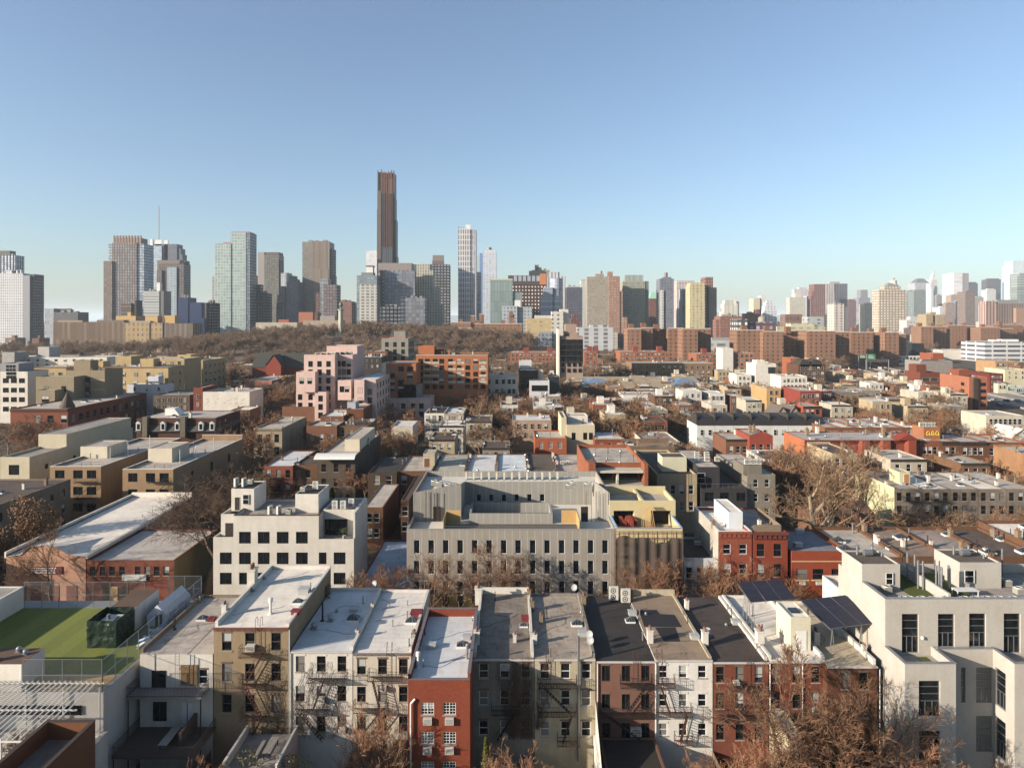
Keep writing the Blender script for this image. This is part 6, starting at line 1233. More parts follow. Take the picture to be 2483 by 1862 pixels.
T('white shop building row behind the highway sign gantry', 2160, 2232, 863, 700, 20, W_wht, R_lt, 8, 2, w=2.6, h=2.2, cl=4); T('brick house at the left end of the white shop row beyond the highway', 2135, 2158, 864, 690, 20, P((160, 80, 60), 'brick', .3), R_lt, 3, 2, w=2, h=2, cl=1)
T('small white flat roofed hut above the white shop row', 2155, 2190, 846, 740, 16, W_wht, R_lt, 4, 1, w=2.5, h=2, cl=0)
T('black block shaped building in front of the brown towers', 2211, 2241, 833, 760, 30, flat('black_block', (40, 44, 50), .6), R_dark, 0, 0, cl=2)
T('brick building with a pale top and grey stripes, right of the black block', 2262, 2288, 857, 620, 20, P((160, 84, 58), 'brick', .2), R_lt, 0, 0, cl=1); T('low grey warehouse with a dark stripe, right of the highway', 2232, 2310, 875, 600, 24, P((150, 144, 140), d=.3), R_dark, 0, 0, cl=5)
T('wide white supermarket like warehouse beyond the highway, right', 2285, 2384, 850, 800, 40, W_wht, R_white, 0, 0, cl=8, cat='warehouse')
T('tan brick factory building with regular windows at the right edge', 2414, 2470, 876, 560, 24, P((186, 148, 112), 'brick', .3), R_lt, 8, 3, w=1.8, h=2.2, top=2, dz=3.6, cl=2)
T('dark red brick building right of the salmon orange tower', 2400, 2433, 906, 440, 22, P((120, 48, 40), 'brick', .3), R_dark, 4, 3, cl=2); T('pale yellow building at the right edge above the pastel row', 2436, 2490, 896, 470, 20, P((214, 206, 170), d=.2), R_lt, 3, 2, cl=1)
for k, x in enumerate((2420, 2441, 2462)): T(('cream', 'pale green', 'light blue')[k] + ' low house in the pastel row beside the highway, right edge', x, x + 20.4, 930 + 4 * k, 436, 14, P(((214, 206, 180), (190, 200, 180), (180, 196, 206))[k], d=.2), R_blue, 3, 1, w=1.4, h=2, cl=2, cat='house', group='pastel houses')
T('beige rendered house behind a bare tree near the right edge', 2391, 2483, 1007, 250, 14, W_pale, R_lt, 7, 2, w=1.3, h=2, cl=2, cat='house')
t = thing('house', 'small white gabled house cut by the right edge', 'house', (0, 0, 0)); gable(t, wX(2458, 234), wX(2500, 234), 234, 246, 7.2, 9.5, W_wht, R_white, 'y')
# white row with black mansard roofs
for k in range(7):
    xl = 1690 + k * 44.4; i = T('%s white house from the left in the row with black mansard roofs' % ['first', 'second', 'third', 'fourth', 'fifth', 'sixth', 'last'][k], xl, xl + 44, 1031, 245, 14, P((216, 218, 214), d=.25), R_dark, xs=[xl + 12, xl + 31], ys=[1042], w=1.1, h=1.9, par=0, cl=3, cat='house', group='white houses with black mansard roofs')
    X0, X1, z = i['X0'], i['X1'], i['Z']; MB().q((X0, 244.8, z), (X1, 244.8, z), (X1, 247, z + 2.6), (X0, 247, z + 2.6)).q((X0, 247, z + 2.6), (X1, 247, z + 2.6), (X1, 258, z + 2.8), (X0, 258, z + 2.8)).obj('mansard_roof', flat('black_slate', (40, 38, 38), .7), i['root']); MB().box(X0, X0 + .4, 246, 254, z, z + 3.8).obj('chimney', W_dk, i['root'])
# roofs behind the red row
for k in range(6):
    xl = 2000 + k * 38.6; T('%s house from the left in the pale roofed row behind the long red row' % ['first', 'second', 'third', 'fourth', 'fifth', 'sixth'][k], xl, xl + 38, 1036, 235, 24, W_b2, (R_lt, R_white, R_lt, R_blue, R_lt, R_white)[k], 3, 1, cl=4, cat='house', group='row houses')
rs = T('red house with a scalloped parapet, left of the long red row', 1817, 1874, 1056, 212, 14, P((158, 70, 56), 'brick', .2), R_lt, xs=[1827, 1846, 1864], ys=[1077, 1103], w=1.2, h=2.0, cat='house', cl=2, far=False)
MB().q((rs['X0'], 211.99, rs['Z']), (rs['X1'], 211.99, rs['Z']), (rs['X1'] - 1.5, 211.99, rs['Z'] + .6), ((rs['X0'] + rs['X1']) / 2, 211.99, rs['Z'] + 1.1), (rs['X0'] + 1.5, 211.99, rs['Z'] + .6)).obj('scalloped_parapet', P((158, 70, 56), 'brick', .2), rs['root'])
T('brown brick house left of the scalloped parapet house', 1760, 1816, 1065, 214, 14, W_b2, R_lt, xs=[1773, 1790, 1806], ys=[1082, 1108], w=1.2, h=2.0, cat='house', cl=2, corn=(W_dk, .6, .4), far=False)
rd = P((156, 72, 54), 'brick', .25)
lr = T('long red brick row building with an orange sunlit end wall and grey roof', 1951, 2229, 1067, 198, 15, rd, roofmat((176, 174, 172), .6, .4), xs=[1962, 1977, 2006, 2030, 2054, 2084, 2106, 2141, 2154, 2200, 2216], ys=[1083, 1110], w=1.15, h=2.2, st='sash', cat='row building', cl=14, par=.2, corn=(P((130, 50, 40), 'brick', .2), .9, .45), far=False)
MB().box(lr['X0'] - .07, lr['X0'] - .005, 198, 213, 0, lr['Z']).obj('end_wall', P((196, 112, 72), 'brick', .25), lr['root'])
for x in (2096, 2146, 2208): X = wX(x, 198); MB().q((X - 1.9, 197.9, 0), (X - 1.1, 197.0, 0), (X - 1.1, 197.0, 12.1), (X - 1.9, 197.9, 12.1)).q((X - 1.1, 197.0, 0), (X + 1.1, 197.0, 0), (X + 1.1, 197.0, 12.1), (X - 1.1, 197.0, 12.1)).q((X + 1.1, 197, 0), (X + 1.9, 197.9, 0), (X + 1.9, 197.9, 12.1), (X + 1.1, 197, 12.1)).q((X - 1.9, 197.9, 12.1), (X - 1.1, 197, 12.1), (X + 1.1, 197, 12.1), (X + 1.9, 197.9, 12.1)).obj('bay', rd, lr['root'])
X = wX(2204, 197); MB().q((X - 3.2, 196.9, 12.2), (X + 3.2, 196.9, 12.2), (X, 196.9, 14)).q((X - 3.2, 196.9, 12.2), (X, 196.9, 14), (X, 201, 14), (X - 3.2, 201, 12.2)).q((X, 196.9, 14), (X + 3.2, 196.9, 12.2), (X + 3.2, 201, 12.2), (X, 201, 14)).obj('pediment', P((146, 56, 44), 'brick', .2), lr['root'])
bw_ = [(2229.5, 2281, (146, 88, 62)), (2282, 2326, (126, 80, 60)), (2326.5, 2392, (120, 78, 58)), (2392.5, 2440, (126, 76, 54)), (2440.5, 2492, (150, 84, 60))]
for k, (a, c, co) in enumerate(bw_):
    T(['light brown house with blue reflecting windows, right of the long red row', 'brown house with a dark cornice, second right of the long red row', 'brown house with the heaviest black cornice, right', 'brown house without cornice near the right edge', 'reddish brown house cut by the right edge, in the long row'][k], a, c, 1069 + k, 198.5, 15, P(co, 'brick', .3), R_lt, max(2, round((c - a) / 18)), 2, w=1.15, h=2.1, top=1.7, dz=3.6, cat='house', cl=3, corn=(W_dk, .9, .6) if k in (1, 2) else None, far=False, group='row houses')
gf = T('brick roof block with yellow painted graffiti and white condensers on top', 2240, 2280, 1036, 204, 6, P((170, 110, 80), 'brick', .2), R_dark, cl=0)
b = MB()
for k in range(3): x = gf['X0'] + 1.3 + k * 1.35; b.path([(x + (.5 - .1 * (k == 1)) * math.cos(t), 203.94, 12.6 + 1.1 * math.sin(t)) for t in [-.3 + .5 * q for q in range(8)]], .11, 5); b.path([(x - .3, 203.94, 12.4), (x + .1, 203.94, 12.9), (x + .35, 203.94, 12.35)], .12, 5)
b.obj('graffiti', flat('graffiti_yellow', (226, 186, 60), .6), gf['root'])
for u in (.15, .5, .85): roof_item(gf, 'ac', u, .4, 0, 1.6)
# low brick complexes with roof rails
for lab, xl, xr, y, Y, D in (('low red brick housing row with stepped roof rails, left of the balcony tower', 1236, 1352, 855, 560, 30), ('low red brick housing row with roof rails, right of the balcony tower', 1417, 1448, 853, 560, 30), ('low brick housing row with railed roof, in front of the left brown towers', 1504, 1623, 853, 550, 30), ('low brick housing row with railed roof, between the brown towers', 1689, 1756, 858, 560, 26)):
    i = T(lab, xl, xr, y, Y, D, P((168, 104, 78), 'brick', .3), R_lt, max(3, int((xr - xl) / 9)), 4, w=1.4, h=1.8, cl=2, cat='apartment building', group='low brick housing rows'); b = MB(); z = i['Z']
    b.path([(i['X0'], Y, z + .9), (i['X1'], Y, z + .9)], .05); x = i['X0']
    while x < i['X1']: b.box(x, x + .05, Y, Y + .05, z, z + .9); x += .6
    b.obj('railing', M_galv, i['root'])
    for u in (.3, .8): MB().box(i['X0'] + (i['X1'] - i['X0']) * u, i['X0'] + (i['X1'] - i['X0']) * u + 4, Y + 8, Y + 13, z - .5, z + 4).obj('roof_bulkhead', P((150, 70, 56), 'brick', .3), i['root'])
# ================================================================ SKYLINE
def tm(w, g=(70, 82, 94), du=3.2, dz=3.5, fu=.5, fz=.5, **k): return towermat(w, g, du, dz, fu, fz, **k)
SKY = []
def S(lab, Y, parts, m, D=28, cat='skyscraper', name='skyscraper', extra=None, top=None):
    """parts: (xl, xr, ytop[, dY, D, material, kind]) in photo columns; the first is the main shaft"""
    cx = wX((parts[0][0] + parts[0][1]) / 2, Y); root = thing(name, lab, cat, (cx, Y, 0)); prev = None
    for k, p in enumerate(parts):
        dy = p[3] if len(p) > 3 else 0; d = p[4] if len(p) > 4 else D; mm = (p[5] if len(p) > 5 and p[5] else m); kind = p[6] if len(p) > 6 else 'box'
        Ya = Y + dy; x0, x1 = wX(p[0], Ya), wX(p[1], Ya); z = wZ(p[2], Ya); b = MB()
        if kind == 'round':
            n = 20; r = (x1 - x0) / 2; c = (x0 + x1) / 2; pts = [(c + r * math.cos(2 * math.pi * q / n), Ya + r + r * math.sin(2 * math.pi * q / n)) for q in range(n)]
            for q in range(n): a, e = pts[q], pts[(q + 1) % n]; b.q((*a, 0), (*e, 0), (*e, z), (*a, z))
            b.q(*[(*q, z) for q in pts])
        elif kind == 'pyr':
            z0 = p[7]; z0 = wZ(z0, Ya); w = (x1 - x0) * p[8]; c = (x0 + x1) / 2; q0 = [(x0, Ya), (x1, Ya), (x1, Ya + d), (x0, Ya + d)]; dd = d * p[8] / 2; q1 = [(c - w / 2, Ya + d / 2 - dd), (c + w / 2, Ya + d / 2 - dd), (c + w / 2, Ya + d / 2 + dd), (c - w / 2, Ya + d / 2 + dd)]
            for q in range(4): b.q((*q0[q], z0), (*q0[(q + 1) % 4], z0), (*q1[(q + 1) % 4], z), (*q1[q], z))
            b.q(*[(*q, z) for q in q1])
        else: b.box(x0, x1, Ya, Ya + d, 0 if kind == 'box' else wZ(p[7], Ya), z, 'b')
        b.obj('shaft' if k == 0 else ('mast' if x1 - x0 < 5 else ('roof' if kind == 'pyr' else 'setback_block')), mm, root)
    if top is not False and parts[0][1] - parts[0][0] > 14 and (len(parts) < 3 or parts[-1][2] > 640):
        x0, x1 = parts[0][0], parts[0][1]; w = x1 - x0; r = random.Random(int(x0)); zt = wZ(parts[0][2], Y)
        for q in range(3): a = wX(x0 + w * (.15 + .25 * q + r.random() * .08), Y); MB().box(a, a + wX(CX + w * .14, Y), Y + 6, Y + 14, zt, zt + r.uniform(1.5, 5), 'b').obj('roof_plant', flat('plant_grey', (140, 138, 134)), root)
    SKY.append(((parts[0][0] + parts[0][1]) / 2, lab))
    return root
G_ = lambda *a, **k: tm(*a, **k)
g_pale = (150, 168, 172)
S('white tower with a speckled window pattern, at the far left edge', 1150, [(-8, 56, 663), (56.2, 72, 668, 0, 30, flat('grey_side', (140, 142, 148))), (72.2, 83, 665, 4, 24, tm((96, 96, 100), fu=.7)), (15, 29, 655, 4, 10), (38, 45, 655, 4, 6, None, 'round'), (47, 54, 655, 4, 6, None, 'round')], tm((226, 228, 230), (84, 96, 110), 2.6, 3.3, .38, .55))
S('dark striped office tower behind the white speckled tower, left edge', 1500, [(-20, 37, 619), (-20, 24, 608, 5, 18, flat('dark_plant', (58, 52, 54)))], tm((74, 68, 74), (150, 170, 190), 5, 3.6, .55, .85))
S('low grey modern block with a dark roof canopy, left of the brown towers', 1100, [(130, 189, 757), (108, 130, 748, 2, 30, tm((176, 180, 186), (120, 136, 150), 3, 4, .5, .8)), (112, 132, 749, 10, 12, flat('pl', (120, 124, 130))), (145, 165, 748.5, 8, 10, flat('dark_plant', (58, 52, 54)))], tm((120, 120, 124), (80, 84, 90), 14, 12, .3, .12), cat='office block', name='office_block')
m1 = tm((128, 110, 102), (104, 112, 124), 3.3, 3.7, .52, .74, band=2); m1b = tm((150, 128, 112), (90, 92, 96), 4, 3.7, .4, .8)
s = S('massive brown office tower with a notched crown, left', 1250, [(272, 331, 589), (263, 349, 591.5, 2, 34, tm((120, 126, 132), (130, 150, 168), 3, 3.7, .8, .7)), (251, 271.5, 633, -3, 34, m1b), (275, 341, 577, 4, 24, flat('crown_tan', (136, 112, 96)))], m1, D=40, top=False)
b = MB()
for k in range(10): x = wX(275 + k * 7.1, 1254); b.box(x, x + 2.6, 1253.5, 1256, wZ(589, 1254), wZ(571.5, 1254), 'b')
b.obj('crown_fins', flat('crown_tan', (136, 112, 96)), s)
S('blue grey stepped glass tower with a tall antenna mast, left', 1550, [(373, 429, 592), (363, 392, 596, -2, 20, tm((170, 186, 196), (130, 156, 176), 3, 3.6, .8, .6)), (429, 438, 603, 2, 22), (438, 442, 617, 2, 22), (442, 449, 632, 2, 22, tm((96, 78, 80), fu=.3)), (364, 370, 580, 0, 6, M_white), (376, 392, 582, 0, 2, M_white), (398, 407, 583, 0, 3, M_white), (384.6, 385.8, 500, 6, 1.2, flat('mast', (150, 130, 128)))], tm((122, 128, 144), (66, 74, 92), 5, 3.8, .5, .42), top=False)
S('slim brown and glass tower with a scaffold like mast, in front of the antenna tower', 1350, [(385, 446, 640), (381, 436, 631, 4, 18, flat('brown_top', (120, 106, 98))), (405, 428, 648, -2, 3, tm((176, 196, 210), (96, 122, 142), 5, 3.6, .42, .45)), (380, 392, 655, -3, 5, tm((142, 118, 106), fu=.6)), (434, 446, 637, 3, 20, tm((84, 70, 74)))], tm((118, 108, 104), (92, 96, 104), 3, 3.6, .6, .5), top=False)
S('pale banded office block in front of the brown and glass tower', 1200, [(348, 386, 705.5), (386.2, 397, 705.5, 1, 26, flat('dk', (98, 96, 98))), (380, 388, 685.5, 4, 8, M_white)], tm((206, 206, 200), (104, 116, 122), 60, 3.5, 1, .5), cat='office block', name='office_block')
S('deep blue stepped building with white terraces, left of the green glass tower', 1050, [(432, 456, 721.5), (453, 489, 733.5, 1, 26), (489.5, 500, 734, 3, 22, flat('grey_e', (84, 84, 92))), (470, 496, 772, -6, 5)], flat('cobalt_cladding', (12, 40, 88), .4), cat='office block', name='blue_building')
S('dark balconied block right of the deep blue building', 1060, [(496, 515, 734), (502, 512, 747, -3, 3)], tm((50, 50, 54), (90, 96, 100), 4, 3.3, .6, .4), cat='apartment block', name='apartment_block')
gg = tm((196, 210, 204), (128, 152, 150), 3.3, 3.6, .84, .8, rough=.2, refl=.6, var=.25)
S('pale green glass tower in two stepped slabs with red roof edge', 1150, [(521, 560, 590.6), (559.5, 596, 563.5, 1, 32), (596.2, 606, 564, 1.5, 30, tm((104, 116, 126), (90, 106, 120), 3.3, 3.6, .8, .7)), (515, 521, 669, 3, 14, tm((180, 184, 180), fu=.6)), (560, 604, 562, 3, 26, flat('red_cap', (176, 96, 86))), (541, 558, 588, 3, 10, flat('red_cap', (176, 96, 86)))], gg, D=30, top=False)  # narrow right block coloured darker as the tower's shaded flank
S('dark narrow tower with stacked balconies right of the pale green tower', 1300, [(606, 623, 668), (606, 616, 646, 2, 12), (606, 612, 640, 3, 8)], tm((84, 82, 84), (170, 170, 170), 5, 3.4, .5, .3))
S('tower with a plain grey side slab and a speckled gridded front, left of centre', 1250, [(641, 676, 618), (625, 641, 611.6, 1, 28, flat('slab_grey', (152, 146, 146))), (637, 676, 611.8, 2, 24, flat('brown_cap', (98, 88, 86))), (676, 679, 630, 3, 20, flat('dk2', (70, 62, 64)))], tm((128, 126, 116), (80, 88, 92), 3.0, 3.4, .52, .55, var=.7), top=False)
S('dark blue low tower in front of the gridded slab tower', 1180, [(623, 646, 710), (616, 632, 690, 3, 14)], tm((62, 72, 82), (50, 62, 76), 3, 3.5, .7, .7))
S('grey blue stepped apartment tower between the slab tower and tan tower', 1220, [(696, 723, 683), (681, 700, 662, 4, 20, tm((206, 212, 218), (130, 140, 150), 4, 3.4, .5, .5)), (700, 713, 669, 3, 20), (712, 719, 677, 3, 20), (672, 684, 715, -6, 20), (680, 690, 694, -4, 20), (670, 682, 735, -10, 16, tm((84, 102, 120), fu=.8))], tm((138, 142, 152), (76, 86, 100), 2.8, 3.4, .5, .6))
S('tall tan and grey tower with ribbed top band, left of centre', 1250, [(733, 799, 586.5), (799.2, 806, 603.5, 2, 26, tm((112, 102, 98))), (758, 799, 585, -1, 2, tm((150, 132, 110), (104, 92, 82), 2.4, 60, .5, 1)), (806, 811, 669, 4, 16, flat('dk3', (104, 98, 98)))], tm((150, 140, 120), (104, 112, 120), 2.9, 3.4, .62, .62, var=.3), D=34)
S('reddish unfinished tower with bare floors, right of the tan tower', 1150, [(785, 816, 690.5), (776, 796, 676, 2, 18, tm((132, 134, 138), (110, 120, 128), 3, 4, .7, .7)), (765, 777, 710, 2, 16, tm((118, 88, 84), (90, 80, 84), 3, 3.5, .5, .6))], tm((124, 90, 86), (90, 92, 100), 3.4, 3.6, .72, .72), top=False)
S('low brick building in front of the tan tower', 1050, [(724, 759, 757), (759.2, 770, 758, 1, 20, flat('brick_shade', (104, 66, 52)))], flat('brick_lit', (164, 100, 74)), cat='building', name='brick_building', top=False)  # same brick in a lit and a shaded colour, front and flank
S('pinkish brick block right of the monument column', 1200, [(817, 853, 731), (829, 838, 727, 3, 8)], tm((158, 110, 96), (110, 96, 92), 3.4, 3.2, .4, .45), cat='apartment block', name='apartment_block')
S('small cream block between the brick block and the white balcony tower', 1250, [(854, 866, 733.5)], tm((210, 208, 196), (150, 150, 150), 3, 3.2, .4, .4), cat='apartment block', name='apartment_block')
S('white balconied apartment tower with glass penthouse, left of the tallest tower', 1050, [(871, 914, 690), (865, 914, 668, 2, 26, tm((136, 152, 160), (96, 116, 126), 4, 3.4, .8, .6)), (876, 905, 661, 4, 16, flat('pent', (120, 128, 134))), (888, 904, 646, 10, 12, M_white), (887, 905, 644, 9.5, 13, flat('capd', (80, 76, 74)), 'cap', 647)], tm((210, 208, 196), (90, 92, 92), 5.2, 3.3, .62, .55), D=30, top=False)
S('bright white tower partly behind the tallest tower', 1500, [(888, 918, 608)], tm((230, 232, 236), (170, 176, 186), 3.6, 7, .4, .5), top=False)
# tallest tower
bt_m = tm((66, 48, 42), (34, 34, 42), 2.6, 70, .55, 1, var=.15, refl=.5); bt_l = tm((128, 106, 94), (90, 78, 72), 3.4, 70, .35, 1, var=.1); cop = flat('copper_fin', (118, 78, 64), .5)
YT = 1290; s = S('tallest dark bronze tower with ribbed setbacks and spiky crown', YT, [(925, 953, 434), (916, 926, 418, 2, 24, bt_l), (948, 956, 420, 3, 24), (915, 924, 463, -1, 22, bt_l), (914, 918, 508, 3, 20, bt_l), (953, 957.5, 480, 4, 22), (955, 960, 533, 4, 22), (957, 962, 622, 4, 22), (926, 952, 598, -4, 8, tm((70, 70, 76), (48, 54, 66), 2.4, 70, .7, 1)), (926, 950, 420, 10, 14)], bt_m, D=30, top=False)
b = MB()
for x, y in ((916.3, 415), (925, 413), (929, 419), (933, 418), (937, 420), (942, 417), (946, 419), (949.5, 414.5), (955, 416)): X = wX(x, YT); b.box(X - .8, X + .8, YT - .6, YT + 3, wZ(470, YT), wZ(y - 1.5, YT), 'b')
for x in (932, 938, 941.5, 944, 947.5, 951): X = wX(x, YT); b.box(X - .4, X + .4, YT - .8, YT - .01, wZ(598, YT), wZ(434, YT), 'b')
b.obj('crown_fins', cop, s)
S('wide grey glass office block with white outlined front, below the tallest tower', 1080, [(917, 1003, 655), (917, 998, 638, 3, 26, flat('taupe_panel', (140, 130, 128))), (931, 1006, 658, -4, 4, tm((120, 126, 138), (96, 104, 120), 4, 4, .86, .82))], tm((118, 116, 118), (120, 126, 134), 5, 4.2, .4, .5), D=30, top=False)
S('low black glass office block in front of the grey glass block', 1000, [(921, 971, 744), (930, 952, 741, 4, 12)], tm((44, 44, 48), (84, 92, 100), 4, 4, .7, .6), cat='office block', name='office_block')
S('low silver glass office block right of the black glass block', 990, [(984, 1030, 722), (972, 986, 719, 1, 22, tm((52, 56, 64), (70, 84, 100), 4, 4, .8, .7))], tm((120, 122, 132), (92, 98, 110), 4, 4, .84, .8), cat='office block', name='office_block')
S('cream stepped tower trio with dark window slots, right of the tallest tower', 1130, [(1024, 1050, 655), (1010, 1042, 640, 3, 22), (1003, 1010, 641, 4, 20, tm((110, 118, 122))), (1055, 1066, 696, -3, 12), (1040, 1056, 725, -6, 12), (1066, 1076, 740, -4, 14)], tm((206, 202, 176), (92, 92, 96), 3.1, 3.5, .42, .72))
S('round cornered dark tower with a brown rooftop cabin, right of the cream trio', 1230, [(1037, 1089, 641), (1048, 1075, 632, 8, 14, flat('cabin', (110, 92, 88))), (1049, 1075, 619, 10, 10, flat('cabin2', (128, 120, 118)))], tm((82, 74, 76), (112, 128, 144), 4, 3.7, .6, .4), top=False)
la = tm((224, 224, 226), (92, 96, 106), 3.0, 7.0, .55, .8, var=.25)
s = S('slender white lattice tower with an angled top, centre', 1250, [(1111, 1141, 556), (1141.2, 1154.5, 557, 1, 26, tm((196, 194, 202), (120, 120, 132), 3, 7, .5, .8)), (1129, 1141, 545, 6, 8, M_white)], la, top=False)
X0, X1 = wX(1111, 1250), wX(1141, 1250); z0 = wZ(556, 1250); MB().q((X0, 1250, z0), (X1, 1250, z0), (X0, 1250, wZ(550, 1250))).q((X0, 1276, z0), (X0, 1250, z0), (X0, 1250, wZ(550, 1250)), (X0, 1276, wZ(550, 1250))).obj('angled_crown', la, s)
S('pale blue glass tower with tan rooftop water tanks, right of the lattice tower', 1450, [(1171, 1204, 611), (1174, 1202, 606, 4, 20), (1180, 1192, 600, 6, 8, flat('tank', (150, 138, 128)), 'round'), (1163, 1171, 614, 2, 20, flat('blue_strip', (110, 142, 184))), (1155, 1163, 620, 4, 20, flat('pale_strip', (170, 192, 200)))], tm((216, 222, 228), (118, 148, 186), 4.5, 3.5, .6, .45), top=False)
S('banded beige tower base between the lattice and blue glass towers', 1400, [(1155, 1166, 660)], tm((196, 192, 176), (110, 116, 122), 60, 3.4, 1, .5), top=False)
S('green glass block with dark roof edge, right of centre', 1080, [(1189, 1243, 679), (1189, 1243, 676, 1, 20, flat('edge', (190, 190, 160))), (1243.2, 1265, 709, 2, 20)], tm((128, 150, 146), (110, 134, 134), 3.2, 16, .84, .93, var=.2), top=False)
s = S('dark brown block with orange framed corner and big square openings', 1200, [(1240, 1323, 690), (1232, 1316, 668, 4, 26, flat('dbrown', (76, 62, 58)))], tm((84, 62, 56), (206, 186, 178), 4, 4.4, .4, .4), top=False); b = MB()
for k in range(6): x = wX(1246 + k * 11, 1203); b.box(x, x + 5.6, 1203.4, 1203.98, wZ(682, 1203), wZ(669, 1203))
b.obj('openings', flat('pale_opening', (160, 168, 180)), s); MB().box(wX(1309, 1203), wX(1324, 1203), 1200.5, 1203.3, wZ(698, 1203), wZ(664, 1203)).obj('orange_frame', flat('orange_frame', (196, 124, 74)), s)
S('tan stepped hotel tower with a rooftop block, behind the dark brown block', 1500, [(1290, 1333, 655), (1283, 1312, 657, 2, 16), (1297, 1307, 642, 6, 8), (1305, 1313, 648, 5, 8)], tm((176, 160, 144), (120, 112, 108), 3, 3.2, .45, .5))
S('silver blue glass tower with rounded front and white banding', 1120, [(1334, 1366, 675, 0, 22, None, 'round'), (1318, 1340, 697, -3, 16), (1311, 1330, 718, -5, 16)], tm((170, 180, 196), (128, 142, 164), 60, 3.4, 1, .55), top=False)
S('white vertically ribbed tower behind the rounded silver tower', 1300, [(1328, 1371, 670), (1332, 1358, 660, 3, 16)], tm((216, 218, 222), (104, 108, 118), 4.6, 70, .5, 1), top=False)
S('slate blue apartment block right of the rounded silver tower', 1200, [(1374, 1412, 697), (1376, 1403, 694, 3, 14, tm((180, 186, 196)))], tm((92, 98, 114), (72, 78, 96), 3, 3.3, .5, .5))
S('small white green tower behind the slate blue block', 1600, [(1409, 1427, 681), (1402, 1410, 690, 3, 12)], tm((206, 214, 206), (140, 150, 156), 3, 3.3, .4, .4))
tb_ = tm((172, 160, 138), (112, 110, 106), 3.1, 3.1, .5, .5); tb3_ = tm((178, 128, 100), (130, 112, 100), 3.1, 3.1, .5, .5)
S('large tan brick apartment tower with rooftop tank, right of centre', 1100, [(1424, 1476, 671), (1444, 1464, 664, 8, 12), (1454, 1461, 657, 10, 5, flat('tank', (150, 138, 128)), 'round'), (1476.2, 1503, 670, -2, 30, tb3_), (1474, 1486, 659, 6, 10, tb3_), (1503.2, 1510, 706, -1, 26, tb3_), (1510, 1521, 769, -3, 24, tb3_)], tb_, D=34, top=False)
S('pale green grey tower with a ribbed glass crown, right of the tan brick tower', 1150, [(1510, 1564, 682), (1515, 1560, 667, 4, 22, tm((164, 174, 164), (120, 134, 130), 2.6, 60, .5, 1)), (1564.2, 1573, 682, 1, 26, flat('gs', (110, 124, 124)))], tm((174, 172, 144), (96, 110, 110), 3, 3.6, .5, .5), D=30, top=False)
S('red brick tower with a pale green pyramid roof', 1300, [(1574, 1597, 724), (1574, 1597, 708, 0, 20, flat('verdigris', (150, 196, 176)), 'pyr', 724, .4)], tm((140, 80, 66), (100, 76, 72), 3, 3.4, .4, .45), top=False)
S('grey glass tower with balconies and a round tank on top, right of the green pyramid roof', 1120, [(1600, 1634, 676), (1608, 1628, 672, 5, 14), (1611, 1620, 661, 8, 6, flat('tank2', (130, 118, 116)), 'round'), (1601, 1609, 704, -2, 2, tm((214, 214, 204), (80, 84, 88), 3, 3.4, .4, .4))], tm((128, 136, 152), (74, 80, 96), 3.4, 3.5, .6, .55), top=False)
S('white vertically slotted tower behind the yellow tower', 1350, [(1642, 1684, 681)], tm((206, 200, 194), (128, 106, 104), 4, 3.6, .5, .7), top=False)
S('plain white side slab left of the yellow tower', 1150, [(1663, 1672, 700), (1655, 1663, 701, 1, 24, tm((176, 186, 200), (130, 140, 160), 3, 3.4, .5, .5))], flat('slab_white', (214, 218, 226)), top=False)
S('pale yellow apartment tower with vertical window lines', 1100, [(1673, 1709.5, 690), (1674, 1708, 686, 1, 24)], tm((214, 198, 136), (128, 120, 118), 4.4, 3.4, .42, .62), top=False)
S('brown red tower behind a plain grey brown slab, right of the yellow tower', 1120, [(1710, 1729, 672), (1719, 1738, 697, -5, 24, flat('taupe_slab', (138, 124, 114)))], tm((140, 92, 82), (170, 150, 140), 3.2, 3.4, .3, .3), top=False)
S('cream office block with sloped shoulders, alone right of the yellow tower', 1600, [(1756, 1790, 736), (1758, 1786, 728, 4, 20), (1749, 1756, 755, 3, 16), (1786, 1792, 731, 5, 18, flat('shd', (128, 116, 112)))], tm((204, 198, 176), (176, 176, 160), 10, 60, .7, 1), top=False)
S('reddish brick apartment block below the cream office block', 1000, [(1746, 1800, 767), (1736, 1748, 775, 3, 16)], tm((156, 100, 80), (110, 84, 74), 3.2, 3.1, .45, .5), cat='apartment block', name='apartment_block')
S('beige tower with a dark red cap and side window slab', 1500, [(1827, 1843, 724), (1843, 1856, 722, 3, 18, tm((120, 116, 122), fu=.6)), (1846, 1857, 717.5, 2, 22, flat('wb', (214, 212, 206)))], flat('beige_pl', (204, 194, 170)), top=False)
S('white stepped art deco block with a pyramidal outline', 1450, [(1853, 1884, 752), (1855, 1880, 742, 2, 20), (1857, 1876, 733, 4, 16), (1860, 1873, 729, 6, 10)], tm((222, 224, 228), (120, 134, 150), 5, 4, .45, .5), top=False)
S('reddish block at the foot of the beige tower', 1200, [(1812, 1836, 760), (1834, 1846, 750, 3, 14)], tm((150, 92, 80), fu=.3), cat='apartment block', name='apartment_block')
MH = 4300
S('cream gridded twin tower block with a bulkhead', 2300, [(1915, 1954, 721), (1928, 1942, 711, 5, 20, flat('crm', (206, 202, 180)))], tm((206, 200, 178), (140, 134, 124), 5, 4, .45, .5), top=False)
S('pinkish white tower behind the cream gridded block', 3000, [(1926, 1966, 701), (1938, 1956, 697, 5, 25)], tm((204, 196, 200), (160, 150, 160), 7, 60, .4, 1), top=False)
S('plain grey tower left of the maroon tower', 2800, [(1955, 1968, 718)], flat('gr', (176, 184, 192)), top=False)
